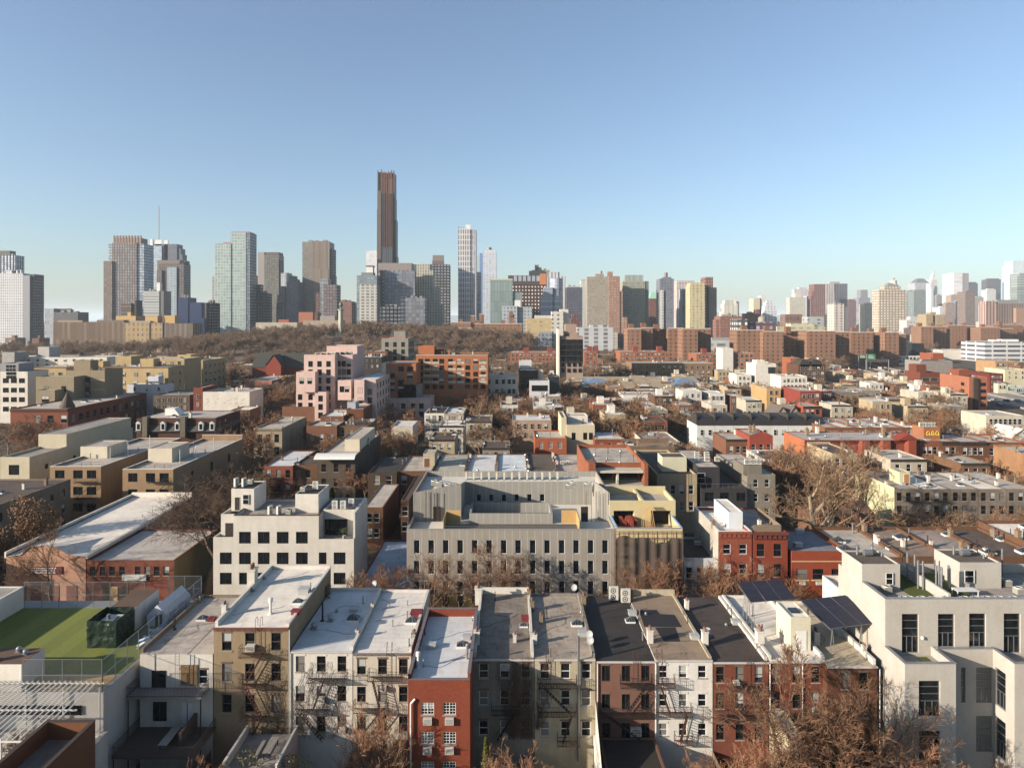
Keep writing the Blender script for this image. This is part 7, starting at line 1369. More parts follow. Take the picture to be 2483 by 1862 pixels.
S('maroon granite office tower', 2300, [(1974, 2001, 689), (1969, 1976, 706, 1, 30), (1966, 1970, 718, 1, 30)], tm((128, 82, 76), (150, 104, 98), 5, 4, .4, .4), D=40, top=False)
S('white ribbed office tower with a wide shaded side, right of the maroon tower', 2400, [(2001.5, 2024, 688), (2024.2, 2055, 688, 1, 50, tm((104, 102, 112), (70, 74, 90), 6, 60, .5, 1)), (2012, 2036, 683, 15, 20, flat('gp', (170, 164, 164)))], tm((206, 200, 192), (112, 104, 104), 6, 60, .45, 1), D=50, top=False)  # second block painted dark to give the tower its shaded side
S('slim white apartment tower with stacked dark balconies, lower right skyline', 1200, [(2023, 2047, 737), (2047.2, 2056, 744, 1, 22, flat('gsd', (128, 124, 128)))], tm((216, 208, 194), (110, 92, 88), 6, 3.4, .4, .55), cat='apartment tower')
for a in (('reddish brown tower right of the white ribbed tower', 3000, 2056, 2076, 728, (128, 92, 92)), ('beige pair of towers left of the large domed beige tower', 2500, 2098, 2132, 737, (190, 176, 148)), ('dark grey stepped tower left of the emerald topped tower', 3400, 2203, 2217, 706, (104, 108, 122)), ('teal grey slab tower in front of the pyramid topped tower', 3000, 2216, 2248, 705, (124, 140, 138)), ('pale grey block tower right of the ornate white spire tower', 3900, 2271, 2284, 716, (140, 136, 136)),
          ('pale blue translucent twin tower right of the ornate spire', 4600, 2290, 2309, 698, (160, 180, 192)), ('dark slate tower right of the bright white slab', 4000, 2349, 2371, 686.5, (66, 76, 92)), ('brown brick slab tower with a line of windows', 2400, 2341, 2364, 707, (134, 112, 102)), ('striped pink and white office block below the bright white slab', 2600, 2293, 2318, 736, (168, 140, 132)), ('silver and blue rounded block right of the striped office block', 2700, 2318, 2336, 731, (128, 144, 164)),
          ('grey green tower left of the white flared tower', 3400, 2364, 2385, 721, (160, 156, 144)), ('dark tower behind the white flared tower', 4200, 2392, 2427, 678, (88, 80, 92)), ('white flared base tower', 3800, 2393, 2415, 702.5, (206, 208, 204)), ('small white pointed tower between the spire and the yellow block', 2500, 2279, 2290, 745, (208, 204, 206)), ('tan tower with stepped top in front of the white slab', 3500, 2306, 2324, 716, (176, 144, 120))):
    S(a[0], a[1], [(a[2], a[3], a[4]), (a[2] + 3, a[3] - 4, a[4] - 2.5, 8, 20)], tm(a[5], tuple(int(v * .72) for v in a[5]), 9, 7, .45, .45), D=45, top=False)
S('grey stepped tower with pyramid shaped lower half', 3600, [(2087, 2104, 703), (2082, 2110, 722, -3, 50), (2075, 2100, 745, -6, 40, tm((200, 202, 206), (150, 150, 158), 60, 9, 1, .5))], flat('gst', (128, 128, 134)), D=40, top=False)
S('wide beige art deco apartment tower with a domed cap', 1700, [(2132, 2198, 703), (2145, 2184, 694, 4, 24), (2150, 2182, 686, 6, 18, flat('slate_hip', (130, 136, 136)), 'pyr', 696, .6), (2163, 2178, 680, 8, 8, flat('cup', (206, 200, 186)), 'round'), (2167, 2171, 674, 10, 3)], tm((178, 156, 124), (206, 204, 196), 5.4, 4.6, .4, .45), D=34, top=False, cat='apartment tower')
S('glass tower with a grey pyramid roof and antenna group', 4300, [(2219, 2255, 686), (2222, 2254, 675, 2, 70, flat('slate_hip2', (98, 98, 104)), 'pyr', 686, .4)], tm((178, 176, 178), (120, 140, 146), 9, 8, .5, .5), D=80, top=False)
S('ornate white tower tapering to a fine spire', 4400, [(2256, 2273, 690), (2258, 2272, 678, 5, 60), (2261, 2270, 663, 8, 40, None, 'pyr', 680, .3), (2264, 2266.5, 655, 20, 8)], tm((216, 206, 200), (170, 160, 164), 8, 8, .4, .5), D=80, top=False)
S('pale slim tower in front of the ornate spire tower', 2600, [(2256, 2266, 687), (2258, 2264, 700, -3, 6)], tm((200, 214, 214), (150, 160, 170), 5, 60, .5, 1), top=False)
S('bright white slab tower with a wide shaded side', 4000, [(2312, 2334, 662), (2334.2, 2349, 662.5, 2, 90, flat('shade_side', (140, 130, 138)))], tm((226, 226, 226), (176, 172, 174), 60, 9, 1, .4), D=100, top=False)  # flank block's darker colour is the white slab's painted shade
S('thin white spire rising from a slim blue tower', 5200, [(2430, 2437.5, 684), (2432.5, 2435.5, 647, 10, 10, M_white)], flat('ow_blue', (150, 176, 192)), D=60, top=False)
S('very pale glass tower at the right edge', 4600, [(2456, 2500, 633)], tm((196, 216, 222), (176, 204, 214), 10, 10, .8, .8, var=.2), D=80, top=False)
S('greenish grey stepped tower cut by the right edge', 3000, [(2472, 2500, 662), (2467, 2476, 668, 1, 40)], tm((128, 142, 134), (110, 124, 122), 60, 8, 1, .5), D=60, top=False)
S('wide brown office block with vertical concrete ribs, right edge', 1500, [(2415, 2483, 736), (2391, 2414, 730, 2, 24, tm((146, 110, 100), (170, 140, 130), 5, 60, .4, 1)), (2418, 2468, 727, 5, 16, flat('gb', (140, 140, 136))), (2464, 2486, 747, -8, 14, flat('tanb', (160, 130, 112)))], tm((164, 136, 118), (72, 60, 60), 4, 60, .5, 1), cat='office block', top=False)
S('yellow beige blocks with rooftop tank houses below the ornate spire tower', 1300, [(2246, 2262, 762), (2270, 2294, 763, 1, 20), (2256, 2270, 757, 5, 12)], tm((186, 162, 112), (130, 110, 84), 4, 3.6, .4, .45), cat='building', name='building', top=False)
S('low white industrial building group below the domed beige tower', 1400, [(2199, 2232, 776), (2208, 2230, 768, 5, 14)], tm((204, 204, 200), (140, 140, 144), 5, 5, .5, .4), cat='building', name='building', top=False)
# institutional buildings on the left
S('long tan brick institutional building under brown scaffolding, left', 950, [(129, 303, 781), (140, 200, 777, 5, 14, flat('tan_roof', (150, 128, 104))), (235, 300, 776, 5, 14, flat('scaf', (104, 88, 76)))], tm((134, 108, 82), (92, 72, 58), 5.5, 60, .45, 1), D=40, cat='school building', name='school_building', top=False)
S('yellow brick institutional building with arched window rows, left', 950, [(303.5, 362, 783), (362.2, 394, 783, 1, 26), (394.2, 468, 784, 2, 30, tm((128, 110, 92), (90, 76, 68), 5, 60, .4, 1)), (300, 364, 778, 8, 16, flat('grey_roofband', (150, 140, 124))), (352, 382, 766, 12, 14, flat('yb', (190, 156, 98))), (398, 424, 765, 16, 14, flat('yb', (190, 156, 98)))], tm((196, 164, 106), (104, 84, 66), 4.4, 5.2, .4, .55), D=40, cat='school building', name='school_building', top=False)
S('yellow roof block with a square tower above the tan institutional building', 1000, [(281, 329, 766), (309, 317, 757, 3, 6)], flat('yb', (190, 156, 98)), cat='building', name='building', top=False)
S('dark scaffolded round building in front of the massive brown tower', 1080, [(293, 318, 735), (316, 338, 728, 2, 20, flat('charcoal_net', (64, 58, 58)), 'round')], tm((110, 90, 78), (80, 66, 60), 60, 3.4, 1, .5), cat='building', name='building', top=False)
S('pale school like long building behind the park trees, left of centre', 1000, [(620, 720, 782), (675, 700, 775, 4, 10, flat('rr', (160, 84, 66)))], tm((196, 184, 156), (150, 140, 120), 6, 6, .5, .5), cat='building', name='building', top=False)
S('beige long building right behind the park trees beside the monument', 980, [(735, 825, 777), (776, 812, 766, 4, 12, flat('gr5', (150, 144, 140)))], tm((184, 160, 132), (140, 122, 104), 5, 5, .5, .5), cat='building', name='building', top=False)
# housing blocks
hb = tm((164, 116, 84), (60, 46, 38), 3.4, 2.6, .36, .5, var=.6); hd = tm((108, 76, 58), (50, 42, 38), 4.2, 3.5, .34, .5, var=.5)
for lab, Y, ps in (('left cross shaped brown brick housing tower, right of the balcony tower', 640, [(1522, 1555, 797), (1555, 1583, 795, 12, 20), (1583, 1620, 798, 24, 20), (1620, 1656, 796, 10, 16), (1655, 1692, 797, -8, 24), (1692, 1724, 797, 14, 20)]),
                   ('middle broad brown brick housing tower, behind the pinkish block', 640, [(1787, 1850, 801), (1850, 1900, 804, -8, 26), (1900, 1956, 804, 18, 22), (1956, 2026, 803, -2, 24), (2026, 2060, 805, 16, 20)]),
                   ('right brown brick housing tower beside the highway', 700, [(2062, 2118, 806), (2118, 2146, 808, 16, 20), (2146, 2180, 806, -6, 22), (2180, 2197, 810, 14, 18)]),
                   ('brown brick housing tower in two slabs, right of the highway', 860, [(2234, 2263, 792), (2263, 2296, 792, 12, 20), (2296, 2303, 797, 20, 20)]), ('far brown brick housing tower behind the white arched hall', 1000, [(2298, 2345, 789), (2345, 2366, 791, 14, 20)]),
                   ('long brown brick housing block above the white office block, right', 980, [(2378, 2425, 794), (2425, 2456, 797, 14, 20), (2410, 2480, 787, 40, 20)]), ('brown brick housing block cut by the right edge', 1050, [(2456, 2500, 790)]),
                   ('low orange brick housing block left of the monument park, centre', 880, [(1072, 1145, 796), (1092, 1142, 782, 8, 12), (1141, 1172, 785, 10, 16), (1141, 1151, 766, 20, 8), (1162, 1173, 762, 22, 8)]), ('orange brick housing block with rows of air conditioners, centre', 860, [(1173, 1267, 785), (1234, 1247, 763, 16, 8)])):
    o = S(lab, Y, ps, hb, D=22, cat='apartment tower', name='housing_tower', top=False)
    for p in ps:
        dy = p[3] if len(p) > 3 else 0; z = wZ(p[2], Y + dy); MB().box(wX(p[0], Y + dy) - .1, wX(p[1], Y + dy) + .1, Y + dy - .3, Y + dy - .01, z - .3, z + .5).obj('parapet', flat('pale_parapet', (206, 190, 178)), o)
    for p in ps[:3]: x = wX((p[0] + p[1]) / 2, Y); z = wZ(p[2], Y); MB().box(x - 3, x + 2, Y + 14, Y + 19, z - 2, z + 4.5).obj('roof_bulkhead', flat('bulk', (128, 92, 72)), o)
S('cream and yellow balcony apartment block, centre right', 820, [(1276, 1338, 772), (1338.2, 1366, 755, -3, 20, tm((214, 210, 196), (84, 84, 84), 5, 3.6, .4, .45)), (1297, 1337, 765, 8, 12, flat('pp', (196, 192, 184))), (1358, 1378, 750, 4, 14, flat('pq', (206, 202, 188))), (1306, 1338, 806, -12, 10, tm((150, 156, 168)))], tm((206, 180, 116), (150, 130, 100), 5, 3.3, .5, .45), cat='apartment block', name='apartment_block', top=False)
S('grey and white striped long apartment block, centre right', 800, [(1400, 1487, 794), (1430, 1475, 788, 5, 12)], tm((196, 202, 206), (104, 96, 96), 8, 3.4, .45, .7), cat='apartment block', name='apartment_block', top=False)
S('blue white windowed mid rise block in front of the green glass block', 950, [(1217, 1254, 742), (1254, 1290, 744, 4, 20), (1248, 1262, 728, 6, 10, M_white)], tm((186, 192, 196), (88, 108, 126), 3.4, 3.4, .55, .55), cat='apartment block', name='apartment_block', top=False)
S('dark red low block with stepped roof, left of the tan brick tower', 950, [(1385, 1408, 773), (1387, 1402, 761, 4, 12)], tm((124, 78, 66), fu=.35), cat='apartment block', name='apartment_block', top=False)
S('white ribbon windowed office block at the right edge below the housing blocks', 760, [(2388, 2500, 829), (2408, 2424, 824, 8, 8, M_white), (2430, 2470, 823, 8, 8, M_white)], tm((222, 222, 218), (70, 72, 84), 16, 3.6, .88, .5), cat='office block', name='office_block', top=False, D=40)
S('white low modern building with long windows between the brown towers', 720, [(1724, 1788, 826), (1726, 1772, 819, 8, 12, flat('gg7', (150, 152, 154)))], tm((206, 208, 204), (110, 120, 120), 9, 5, .7, .4), cat='building', name='building', top=False)
wt_ = thing('water_tower', 'rooftop wooden water tank with a conical roof on red steel legs, right of centre', 'water tower', (wX(1848, 900), 900, 0)); X = wX(1848, 900)
for dx in (-5, -1.7, 1.7, 5): MB().box(X + dx - .3, X + dx + .3, 898, 899, 0, wZ(784, 900)).obj('leg', flat('leg_red', (150, 96, 92)), wt_)
MB().lathe(X, 900, [(5.2, wZ(784, 900)), (5.2, wZ(770, 900)), (.3, wZ(764.5, 900))], 16).obj('tank', flat('tank_grey', (150, 146, 136)), wt_)
S('grey building with a black and white mural under the water tank', 880, [(1788, 1812, 774), (1812, 1882, 781, 6, 20, tm((110, 84, 96), (150, 130, 150), 6, 6, .5, .5))], tm((90, 90, 92), (190, 190, 190), 6, 5, .4, .5), cat='building', name='building', top=False)
S('cream factory building with stepped white parapets, right of the water tank', 1000, [(1884, 2000, 792), (1918, 1975, 784, 6, 20), (1958, 1998, 768, 20, 20, tm((176, 184, 182), (90, 96, 100), 16, 4, .3, .4)), (1904, 1946, 762, 60, 20, tm((150, 112, 96), (90, 66, 60), 4, 8, .5, .5))], tm((208, 202, 160), (130, 120, 90), 8, 5, .5, .4), cat='building', name='building', top=False)
# ---- monument on the park hill
YM = 856; zg = 24.5; X = wX(826.5, YM)
mo = thing('monument_column', 'pale fluted monument column with a bronze urn, rising from the wooded park', 'monument', (X, YM, zg)); st_ = flat('granite', (176, 176, 160), .8)
MB().lathe(X, YM, [(4.5, zg), (4.5, zg + 3), (3.6, zg + 3.2), (3.2, zg + 6), (2.9, wZ(753, YM)), (4.2, wZ(752, YM)), (4.2, wZ(750, YM)), (3, wZ(749.5, YM))], 14).obj('column', st_, mo)
MB().lathe(X, YM, [(1.6, wZ(749.5, YM)), (1.6, wZ(744, YM)), (2.6, wZ(740, YM)), (2.0, wZ(735, YM)), (.3, wZ(731, YM))], 12).obj('urn', flat('bronze_green', (84, 118, 104), .6), mo)
fp = thing('flagpole', 'tall thin flagpole beside the monument column', 'flagpole', (wX(839, YM), YM, zg)); MB().bar((wX(839, YM), YM, zg), (wX(839, YM), YM, wZ(785, YM)), .28, 6).obj('pole', M_white, fp)
# ---- distant low city
r = random.Random(42); cols = [(150, 104, 84), (176, 150, 124), (200, 190, 172), (132, 96, 80), (190, 184, 176), (164, 126, 104), (206, 200, 190), (116, 92, 84)]
nm_ = ['reddish', 'tan', 'cream', 'brown', 'pale grey', 'terracotta', 'off white', 'dark brown']; dist = []
for k in range(250):
    Y = r.choice((r.uniform(1000, 1500), r.uniform(1400, 3200), r.uniform(2400, 4600))); x = r.uniform(1380, 2490) if r.random() < .86 else r.uniform(-10, 1380)
    hmax = 9 if x < 480 else (22 if Y < 1500 else 38); z = r.uniform(10, hmax + 10) if x > 700 else r.uniform(8, 20); c = r.randrange(8); w = r.uniform(10, 28)
    if Y > 2600 and x > 1900 and r.random() < .5: z = r.uniform(35, 95)
    if Y < 1500: w *= .7
    X = wX(x, Y); dist.append((x, X, Y, w, z, c))
dist.sort(); DL = defaultdict(int)
for k, (x, X, Y, w, z, c) in enumerate(dist):
    near = 'nearer' if Y < 1500 else ('middle distance' if Y < 2600 else 'far hazy'); b = MB().box(X - w / 2, X + w / 2, Y, Y + 24, 0, z, 'b'); b.box(X - w * .2, X + w * .1, Y + 8, Y + 15, z, z + 4, 'b')
    o = b.obj('distant_building', tm(cols[c], tuple(int(v * .6) for v in cols[c]), 4.5, 3.6 if Y < 2600 else 7, .4, .5), None); ns = min(SKY, key=lambda t: abs(t[0] - x))[1].split(',')[0].split(' with')[0].split(' behind')[0].split(' right of')[0]; ll = '%s %s low block at the foot of the %s' % (near, nm_[c], ' '.join(ns.split()[:7])); DL[ll] += 1; tag(o, ll if DL[ll] == 1 else ORD[DL[ll] - 1] + ' ' + ll, 'building', 'distant blocks under the skyline')
hl = MB(); n = 40
for k in range(n):
    xa, xc = -9500 + k * 500, -9000 + k * 500; f = lambda x: 200 + 50 * math.sin(x / 1700) + 22 * math.sin(x / 600); y = 15500
    hl.q((xa, y, 0), (xc, y, 0), (xc, y + 900, f(xc)), (xa, y + 900, f(xa))).q((xa, y + 900, f(xa)), (xc, y + 900, f(xc)), (xc, y + 3000, f(xc) * .9), (xa, y + 3000, f(xa) * .9)).q((xa, y + 3000, f(xa) * .9), (xc, y + 3000, f(xc) * .9), (xc, y + 4000, 0), (xa, y + 4000, 0))
struct(hl.obj('hills', flat('far_hills', (96, 104, 110), .9)))
# ================================================================ FILLER HOUSES
def clash(X0, X1, Ya, Yb, mg=1.0):
    return any(i['X0'] - mg < X1 and i['X1'] + mg > X0 and i['Y0'] - mg < Yb and i['Y1'] + mg > Ya for i in BLD)
def hwy(X, Y): x = CX + F * X / Y; return (262 < X < 385 and Y > 330 and X > 262 + (Y - 330) * .17) or (2045 < x < 2245 and 485 < Y < 660) or (x > 2385 and 255 < Y < 434)
r = random.Random(11)
wc = [((150, 88, 66), 'brick', 'red brick'), ((132, 96, 76), 'brick', 'brown brick'), ((196, 186, 166), 'stucco', 'cream'), ((216, 214, 206), 'stucco', 'white'), ((150, 140, 126), 'stucco', 'grey'), ((172, 128, 96), 'brick', 'tan brick'), ((116, 84, 68), 'brick', 'dark brown'), ((186, 168, 136), 'stucco', 'beige')]
rc = [(R_lt, 'grey roof'), (R_white, 'white roof'), (R_blue, 'pale roof'), (R_brown, 'brown roof'), (R_dark, 'black roof'), (R_white, 'white roof'), (R_lt, 'grey roof')]
named = [(CX + F * ((i['X0'] + i['X1']) / 2) / i['Y0'], i['Y0'], i['label']) for i in BLD]
def near_name(x, Y, words=7):
    b = min(named, key=lambda t: abs(t[0] - x) / 60 + abs(t[1] - Y) / 55)[2]
    s = b.split(',')[0]
    for k in (' with ', ' and ', ' over ', ' carrying ', ' behind ', ' right of ', ' left of ', ' beside ', ' under '): s = s.split(k)[0]
    s = ' '.join(s.split()[:words])
    for k in (' a', ' the', ' of', ' in', ' at', ' by', ' on'):
        if s.endswith(k): s = s[:-len(k)]
    return s
rowsY = [(200, 1040, 1290), (330, 1230, 2483), (338, 1060, 1240), (388, 1700, 2300), (425, 1100, 2240), (463, 1740, 2180), (492, 1030, 1500), (534, 1130, 2100), (578, 1200, 2060), (622, 1200, 1520), (176, 1440, 2483), (232, 640, 1240), (252, 1130, 1650), (276, 1040, 1700), (276, 560, 680), (292, 1230, 2483), (312, 1050, 1640), (352, 1030, 2483), (374, 1360, 2300), (398, 560, 700), (402, 1100, 2250), (430, 560, 700), (448, 1030, 2180), (476, 1030, 2200), (505, -60, 620), (512, 1130, 2120), (548, -60, 640), (556, 1180, 2140), (590, -60, 700), (600, 1380, 2090), (640, -60, 480), (645, 1380, 1530), (690, -60, 420), (690, 1400, 1760), (450, 2330, 2470), (750, -60, 300), (520, 2400, 2483)]
nfill = 0
for Yr, xa, xb in rowsY:
    X = wX(xa, Yr)
    while X < wX(xb, Yr):
        w = r.uniform(6, 9.5); D = r.uniform(11, 16)
        if Yr > 470: w *= 1.5
        if r.random() < .12: X += w; continue
        if not clash(X, X + w, Yr, Yr + D) and not hwy(X + w, Yr) and not hwy(X, Yr):
            c = r.choice(wc); rf = r.choice(rc); z = r.choice((9.5, 10, 10.5, 11, 12, 12.5, 8)); x = CX + F * (X + w / 2) / Yr
            i = building('row_house', '%s house, %s, near the %s' % (c[2], rf[1], near_name(x, Yr)), X, X + w - .05, Yr, Yr + D, z, P(c[0], c[1], .4), rf[0], dict(n=3 if Yr < 470 else 3, rows=3 if Yr < 400 else 2, w=1.1, h=1.8, top=1.3, dz=3.2, st='sash', m=.4), world=True, par=.3, pb=r.choice((.3, .6, .3)), cat='house', group='small houses among the trees', corn=(W_dk, .6, .35) if r.random() < .3 and Yr < 400 else None)
            i['fill'] = 1; nfill += 1
            for q in range(r.choice((2, 3, 4)) if Yr < 420 else 2): roof_item(i, r.choice(('chimney', 'white_chimney', 'stack', 'skylight', 'hatch', 'mushroom', 'chimney')), r.choice((.05, .95, r.random() * .8 + .1)), r.uniform(.1, .9), 0, r.uniform(.9, 1.6))
            if r.random() < .3: bulkhead(i, X + w * .3, X + w * .3 + 2.6, Yr + D * .5, Yr + D * .5 + 3.5, z + 2.4, r.choice((W_wht, P(c[0], c[1], .4), W_pale)), R_lt)
        X += w
# same words for different houses: add the place along their row
seen = defaultdict(list) if 'defaultdict' in globals() else {}
for i in BLD:
    if i.get('fill'): seen.setdefault(i['root']['label'], []).append(i)
NTH = ['leftmost', 'second from left', 'third from left', 'fourth from left', 'fifth from left', 'sixth from left', 'seventh from left', 'eighth from left', 'ninth from left', 'tenth from left']
for lab, l in seen.items():
    l.sort(key=lambda i: i['X0'] / i['Y0'])
    if len(l) > 1:
        for k, i in enumerate(l): i['root']['label'] = lab.replace(' house,', ' house,', 1) + ', ' + NTH[min(k, 9)]; i['label'] = i['root']['label']
# ================================================================ BARE TREES
m_bark = flat('bark', (112, 96, 80), .9, var=.5, scale=3); m_twig = flat('twigs', (138, 110, 84), .9, var=.5, scale=.6); m_twig2 = flat('reddish_twigs', (146, 106, 78), .9, var=.5, scale=.6)
m_near = flat('brown_twigs', (124, 92, 68), .9, var=.5, scale=.6)
m_pale = flat('pale_bark', (150, 134, 112), .9, var=.5, scale=2)
def tree_proto(seed, h=12, levels=5, spread=.75, limbs=5, tw=.018, trunk=.22, start=.28, kids=(6, 6, 5, 5), multi=1, up=.35, r0=None, droop=0.0):
    r = random.Random(seed); tb, cb = MB(), MB()
    def branch(p, d, L, rad, lv):
        b = tb if lv < 2 else cb; n = 5 if lv == 0 else (4 if lv < 3 else 2); pts = [p]; q = p.copy(); dd = d.copy()
        for k in range(n):
            dd = (dd + Vector((r.gauss(0, .13), r.gauss(0, .13), r.gauss(0, .08) + (up * .12 if lv > 0 else 0) - droop * .05 * lv))).normalized(); q = q + dd * (L / n); pts.append(q.copy())
        for k in range(n):
            f0, f1 = k / n, (k + 1) / n; b.bar(pts[k], pts[k + 1], max(tw, rad * (1 - f0 * .65)), 7 if lv == 0 else (5 if lv == 1 else 3), max(tw, rad * (1 - f1 * .65)), cap=False)
        if lv >= levels: return
        nk = kids[min(lv, len(kids) - 1)] if lv else limbs
        for k in range(nk):
            f = (start + (1 - start) * (k + r.random() * .7) / nk) if lv == 0 else (.25 + .75 * (k + r.random() * .8) / nk); f = min(f, .99); s = int(f * n); pp = pts[s].lerp(pts[s + 1], f * n - s)
            ax = (pts[s + 1] - pts[s]).normalized(); a = r.random() * 6.283; u = ax.cross(Vector((.3, .2, 1)) if abs(ax.z) < .95 else Vector((1, 0, 0))).normalized(); w = ax.cross(u)
            side = (u * math.cos(a) + w * math.sin(a)); sp = spread * (1.1 if lv == 0 else .9) * r.uniform(.7, 1.25); nd = (ax * (1 - sp * .45) + side * sp + Vector((0, 0, up * .5))).normalized()
            branch(pp, nd, L * (r.uniform(.5, .72) if lv else r.uniform(.55, .85)) * (1 - .25 * f), rad * (.5 if lv else .55) * (1 - .3 * f), lv + 1)
    for m in range(multi):
        d = Vector((0, 0, 1)) if multi == 1 else Vector((math.cos(m * 2.4 + seed) * .35, math.sin(m * 2.4 + seed) * .35, 1)).normalized()
        branch(Vector((m * .15, 0, 0)) if multi > 1 else Vector((0, 0, 0)), d, h * (.6 if multi == 1 else .5), r0 or trunk, 0)
    return tb, cb
TP = {}
def proto(key, tm_=None, cm=None, **k):
    t, c = tree_proto(**k); zm = max(v[2] for v in c.v); TP[key] = (t.mesh('trunk', tm_ or m_bark), c.mesh('crown', cm or m_twig), zm)
for s in range(3): proto('near%d' % s, cm=m_near, seed=s, h=12, levels=5, tw=.013, kids=(6, 6, 5, 5), limbs=6)
for s in range(3): proto('mid%d' % s, seed=10 + s, h=12, levels=4, tw=.026, kids=(5, 6, 5), limbs=7, cm=(m_twig, m_twig2, m_twig)[s])
for s in range(3): proto('far%d' % s, seed=20 + s, h=12, levels=4, tw=.046, kids=(6, 6, 5), limbs=7, spread=.85, cm=(m_twig, m_twig2, m_twig)[s])
for s in range(2): proto('thin%d' % s, cm=m_near, seed=40 + s, h=12, levels=4, tw=.011, kids=(6, 6, 5), limbs=7, spread=.8, trunk=.17, start=.22)
for s in range(2): proto('bush%d' % s, seed=30 + s, h=7, levels=4, tw=.009, kids=(5, 5, 4), limbs=5, multi=4, trunk=.07, start=.1, cm=m_twig2, up=.5)
TREES = []
def tree(key, X, Y, h, z=0, label=None, group=None, wide=1.0, name='bare_tree', cat='tree'):
    tm_, cm, zm = TP[key]; s = h / zm; o = thing(name, label or '', cat, (X, Y, z)); o.rotation_euler = (0, 0, R.random() * 6.28); o.scale = (s * wide, s * wide, s)
    for n, me in (('trunk', tm_), ('crown', cm)):
        c = bpy.data.objects.new(n, me); C.objects.link(c); c.parent = o
    if group: o['group'] = group
    if not label: TREES.append((o, X, Y))
    return o
# hand placed trees
proto('oak', cm=flat('dark_twigs', (98, 78, 62), .9), tm_=flat('dark_bark', (84, 68, 56), .9), seed=5, h=19, levels=5, tw=.013, kids=(6, 7, 6, 6), limbs=8, spread=.95, trunk=.42, start=.25, up=.15)
tree('oak', wX(502, 117), 117, 22, label='large dark bare tree with wide low limbs, beside the white modern apartment building', wide=1.15)
proto('plane', seed=8, h=22, levels=5, tw=.016, kids=(5, 5, 5, 4), limbs=5, spread=.85, trunk=.5, start=.3, up=.3, multi=2, tm_=m_pale, cm=m_twig)
tree('plane', wX(1985, 126), 124, 24, label='huge pale barked bare tree with three spreading trunks, right of centre', wide=1.1)
tree('plane', wX(2060, 150), 150, 21, label='tall pale barked bare tree behind the huge three trunked tree', wide=1.0)
for x, Y, h, k, lab in ((130, 110, 14, 'thin0', 'thin branched bare tree in front of the salmon gabled workshop'), (20, 109, 11, 'thin1', 'thin bare tree left of the salmon workshop front'), (1046, 104, 12.5, 'thin0', 'bare street tree at the left end of the grey panelled building'), (1120, 103, 12.5, 'thin1', 'bare street tree second from left, before the grey panelled building'), (1190, 104, 13, 'near2', 'widest bare street tree in front of the grey panelled building'), (1275, 104, 11, 'thin1', 'bare street tree before the right half of the grey panelled building'), (965, 104, 10, 'near2', 'bare street tree in the gap left of the grey panelled building'),
    (860, 103, 9, 'bush0', 'reddish bare bush at the right corner of the white modern building'), (905, 103, 9, 'bush1', 'reddish bare bush before the long pale blue garage roof'), (1530, 104, 10.5, 'thin1', 'bare street tree at the left of the scaffold'), (1590, 104, 11, 'bush0', 'dense bare bush in front of the scaffold netting'), (1650, 103, 10.5, 'near0', 'bare street tree at the right of the scaffold'), (1735, 103, 10, 'thin0', 'bare street tree before the low white fronted building'), (1800, 103, 11.5, 'bush1', 'dense bare bush before the pink brick house'), (1880, 103, 10, 'thin1', 'bare street tree before the dark red brick house'), (1935, 103, 8, 'bush0', 'small reddish bush beside the orange brick shop window'),
    (1925, 66, 15.5, 'near2', 'tall bare garden tree before the red house with white roof, bottom right'), (2010, 64.5, 14, 'near0', 'wide bare garden tree before the brick house with the larger solar array'), (2085, 63.5, 11, 'thin0', 'thin bare tree at the bottom right, before the brown brick wall'), (1780, 62.5, 7.6, 'bush1', 'tangled bare bush at the foot of the dull red house'), (1860, 61.5, 9, 'bush0', 'low brown bush left of the tall bare garden tree'), (1960, 60, 9, 'bush1', 'low brown bush in the bottom right gardens'), (2060, 59, 8.5, 'bush0', 'bare bush at the bottom edge before the brown brick wall'), (2165, 66.0, 13.4, 'thin1', 'slender pale bare tree against the large pale building'), (2200, 62, 9, 'bush1', 'bare bush beside the large pale building, bottom edge'), (2450, 62, 6.0, 'bush0', 'bare bush at the bottom right corner'),
    (1272, 63, 7.6, 'bush1', 'rounded reddish shrub in the garden below the cream house'), (890, 65, 9.8, 'bush0', 'tangled bare shrub below the off-white house'), (930, 64, 8, 'bush1', 'tangled bare shrub left of the red brick house'), (470, 62, 6.5, 'bush0', 'bare shrub below the timber deck, bottom left'), (360, 62, 5.5, 'bush1', 'bare twiggy shrub beside the terrace wall, bottom left'), (740, 63, 4.5, 'bush0', 'bare shrub right of the small garden terrace'), (10, 60, 11, 'near0', 'thin bare branches rising before the white pergola, bottom left')):
    tree(k, wX(x, Y), Y, h, label=lab, name='bare_bush' if k[0] == 'b' else 'bare_tree', cat='bush' if k[0] == 'b' else 'tree', wide=1.25 if k[0] == 'b' else 1.1)
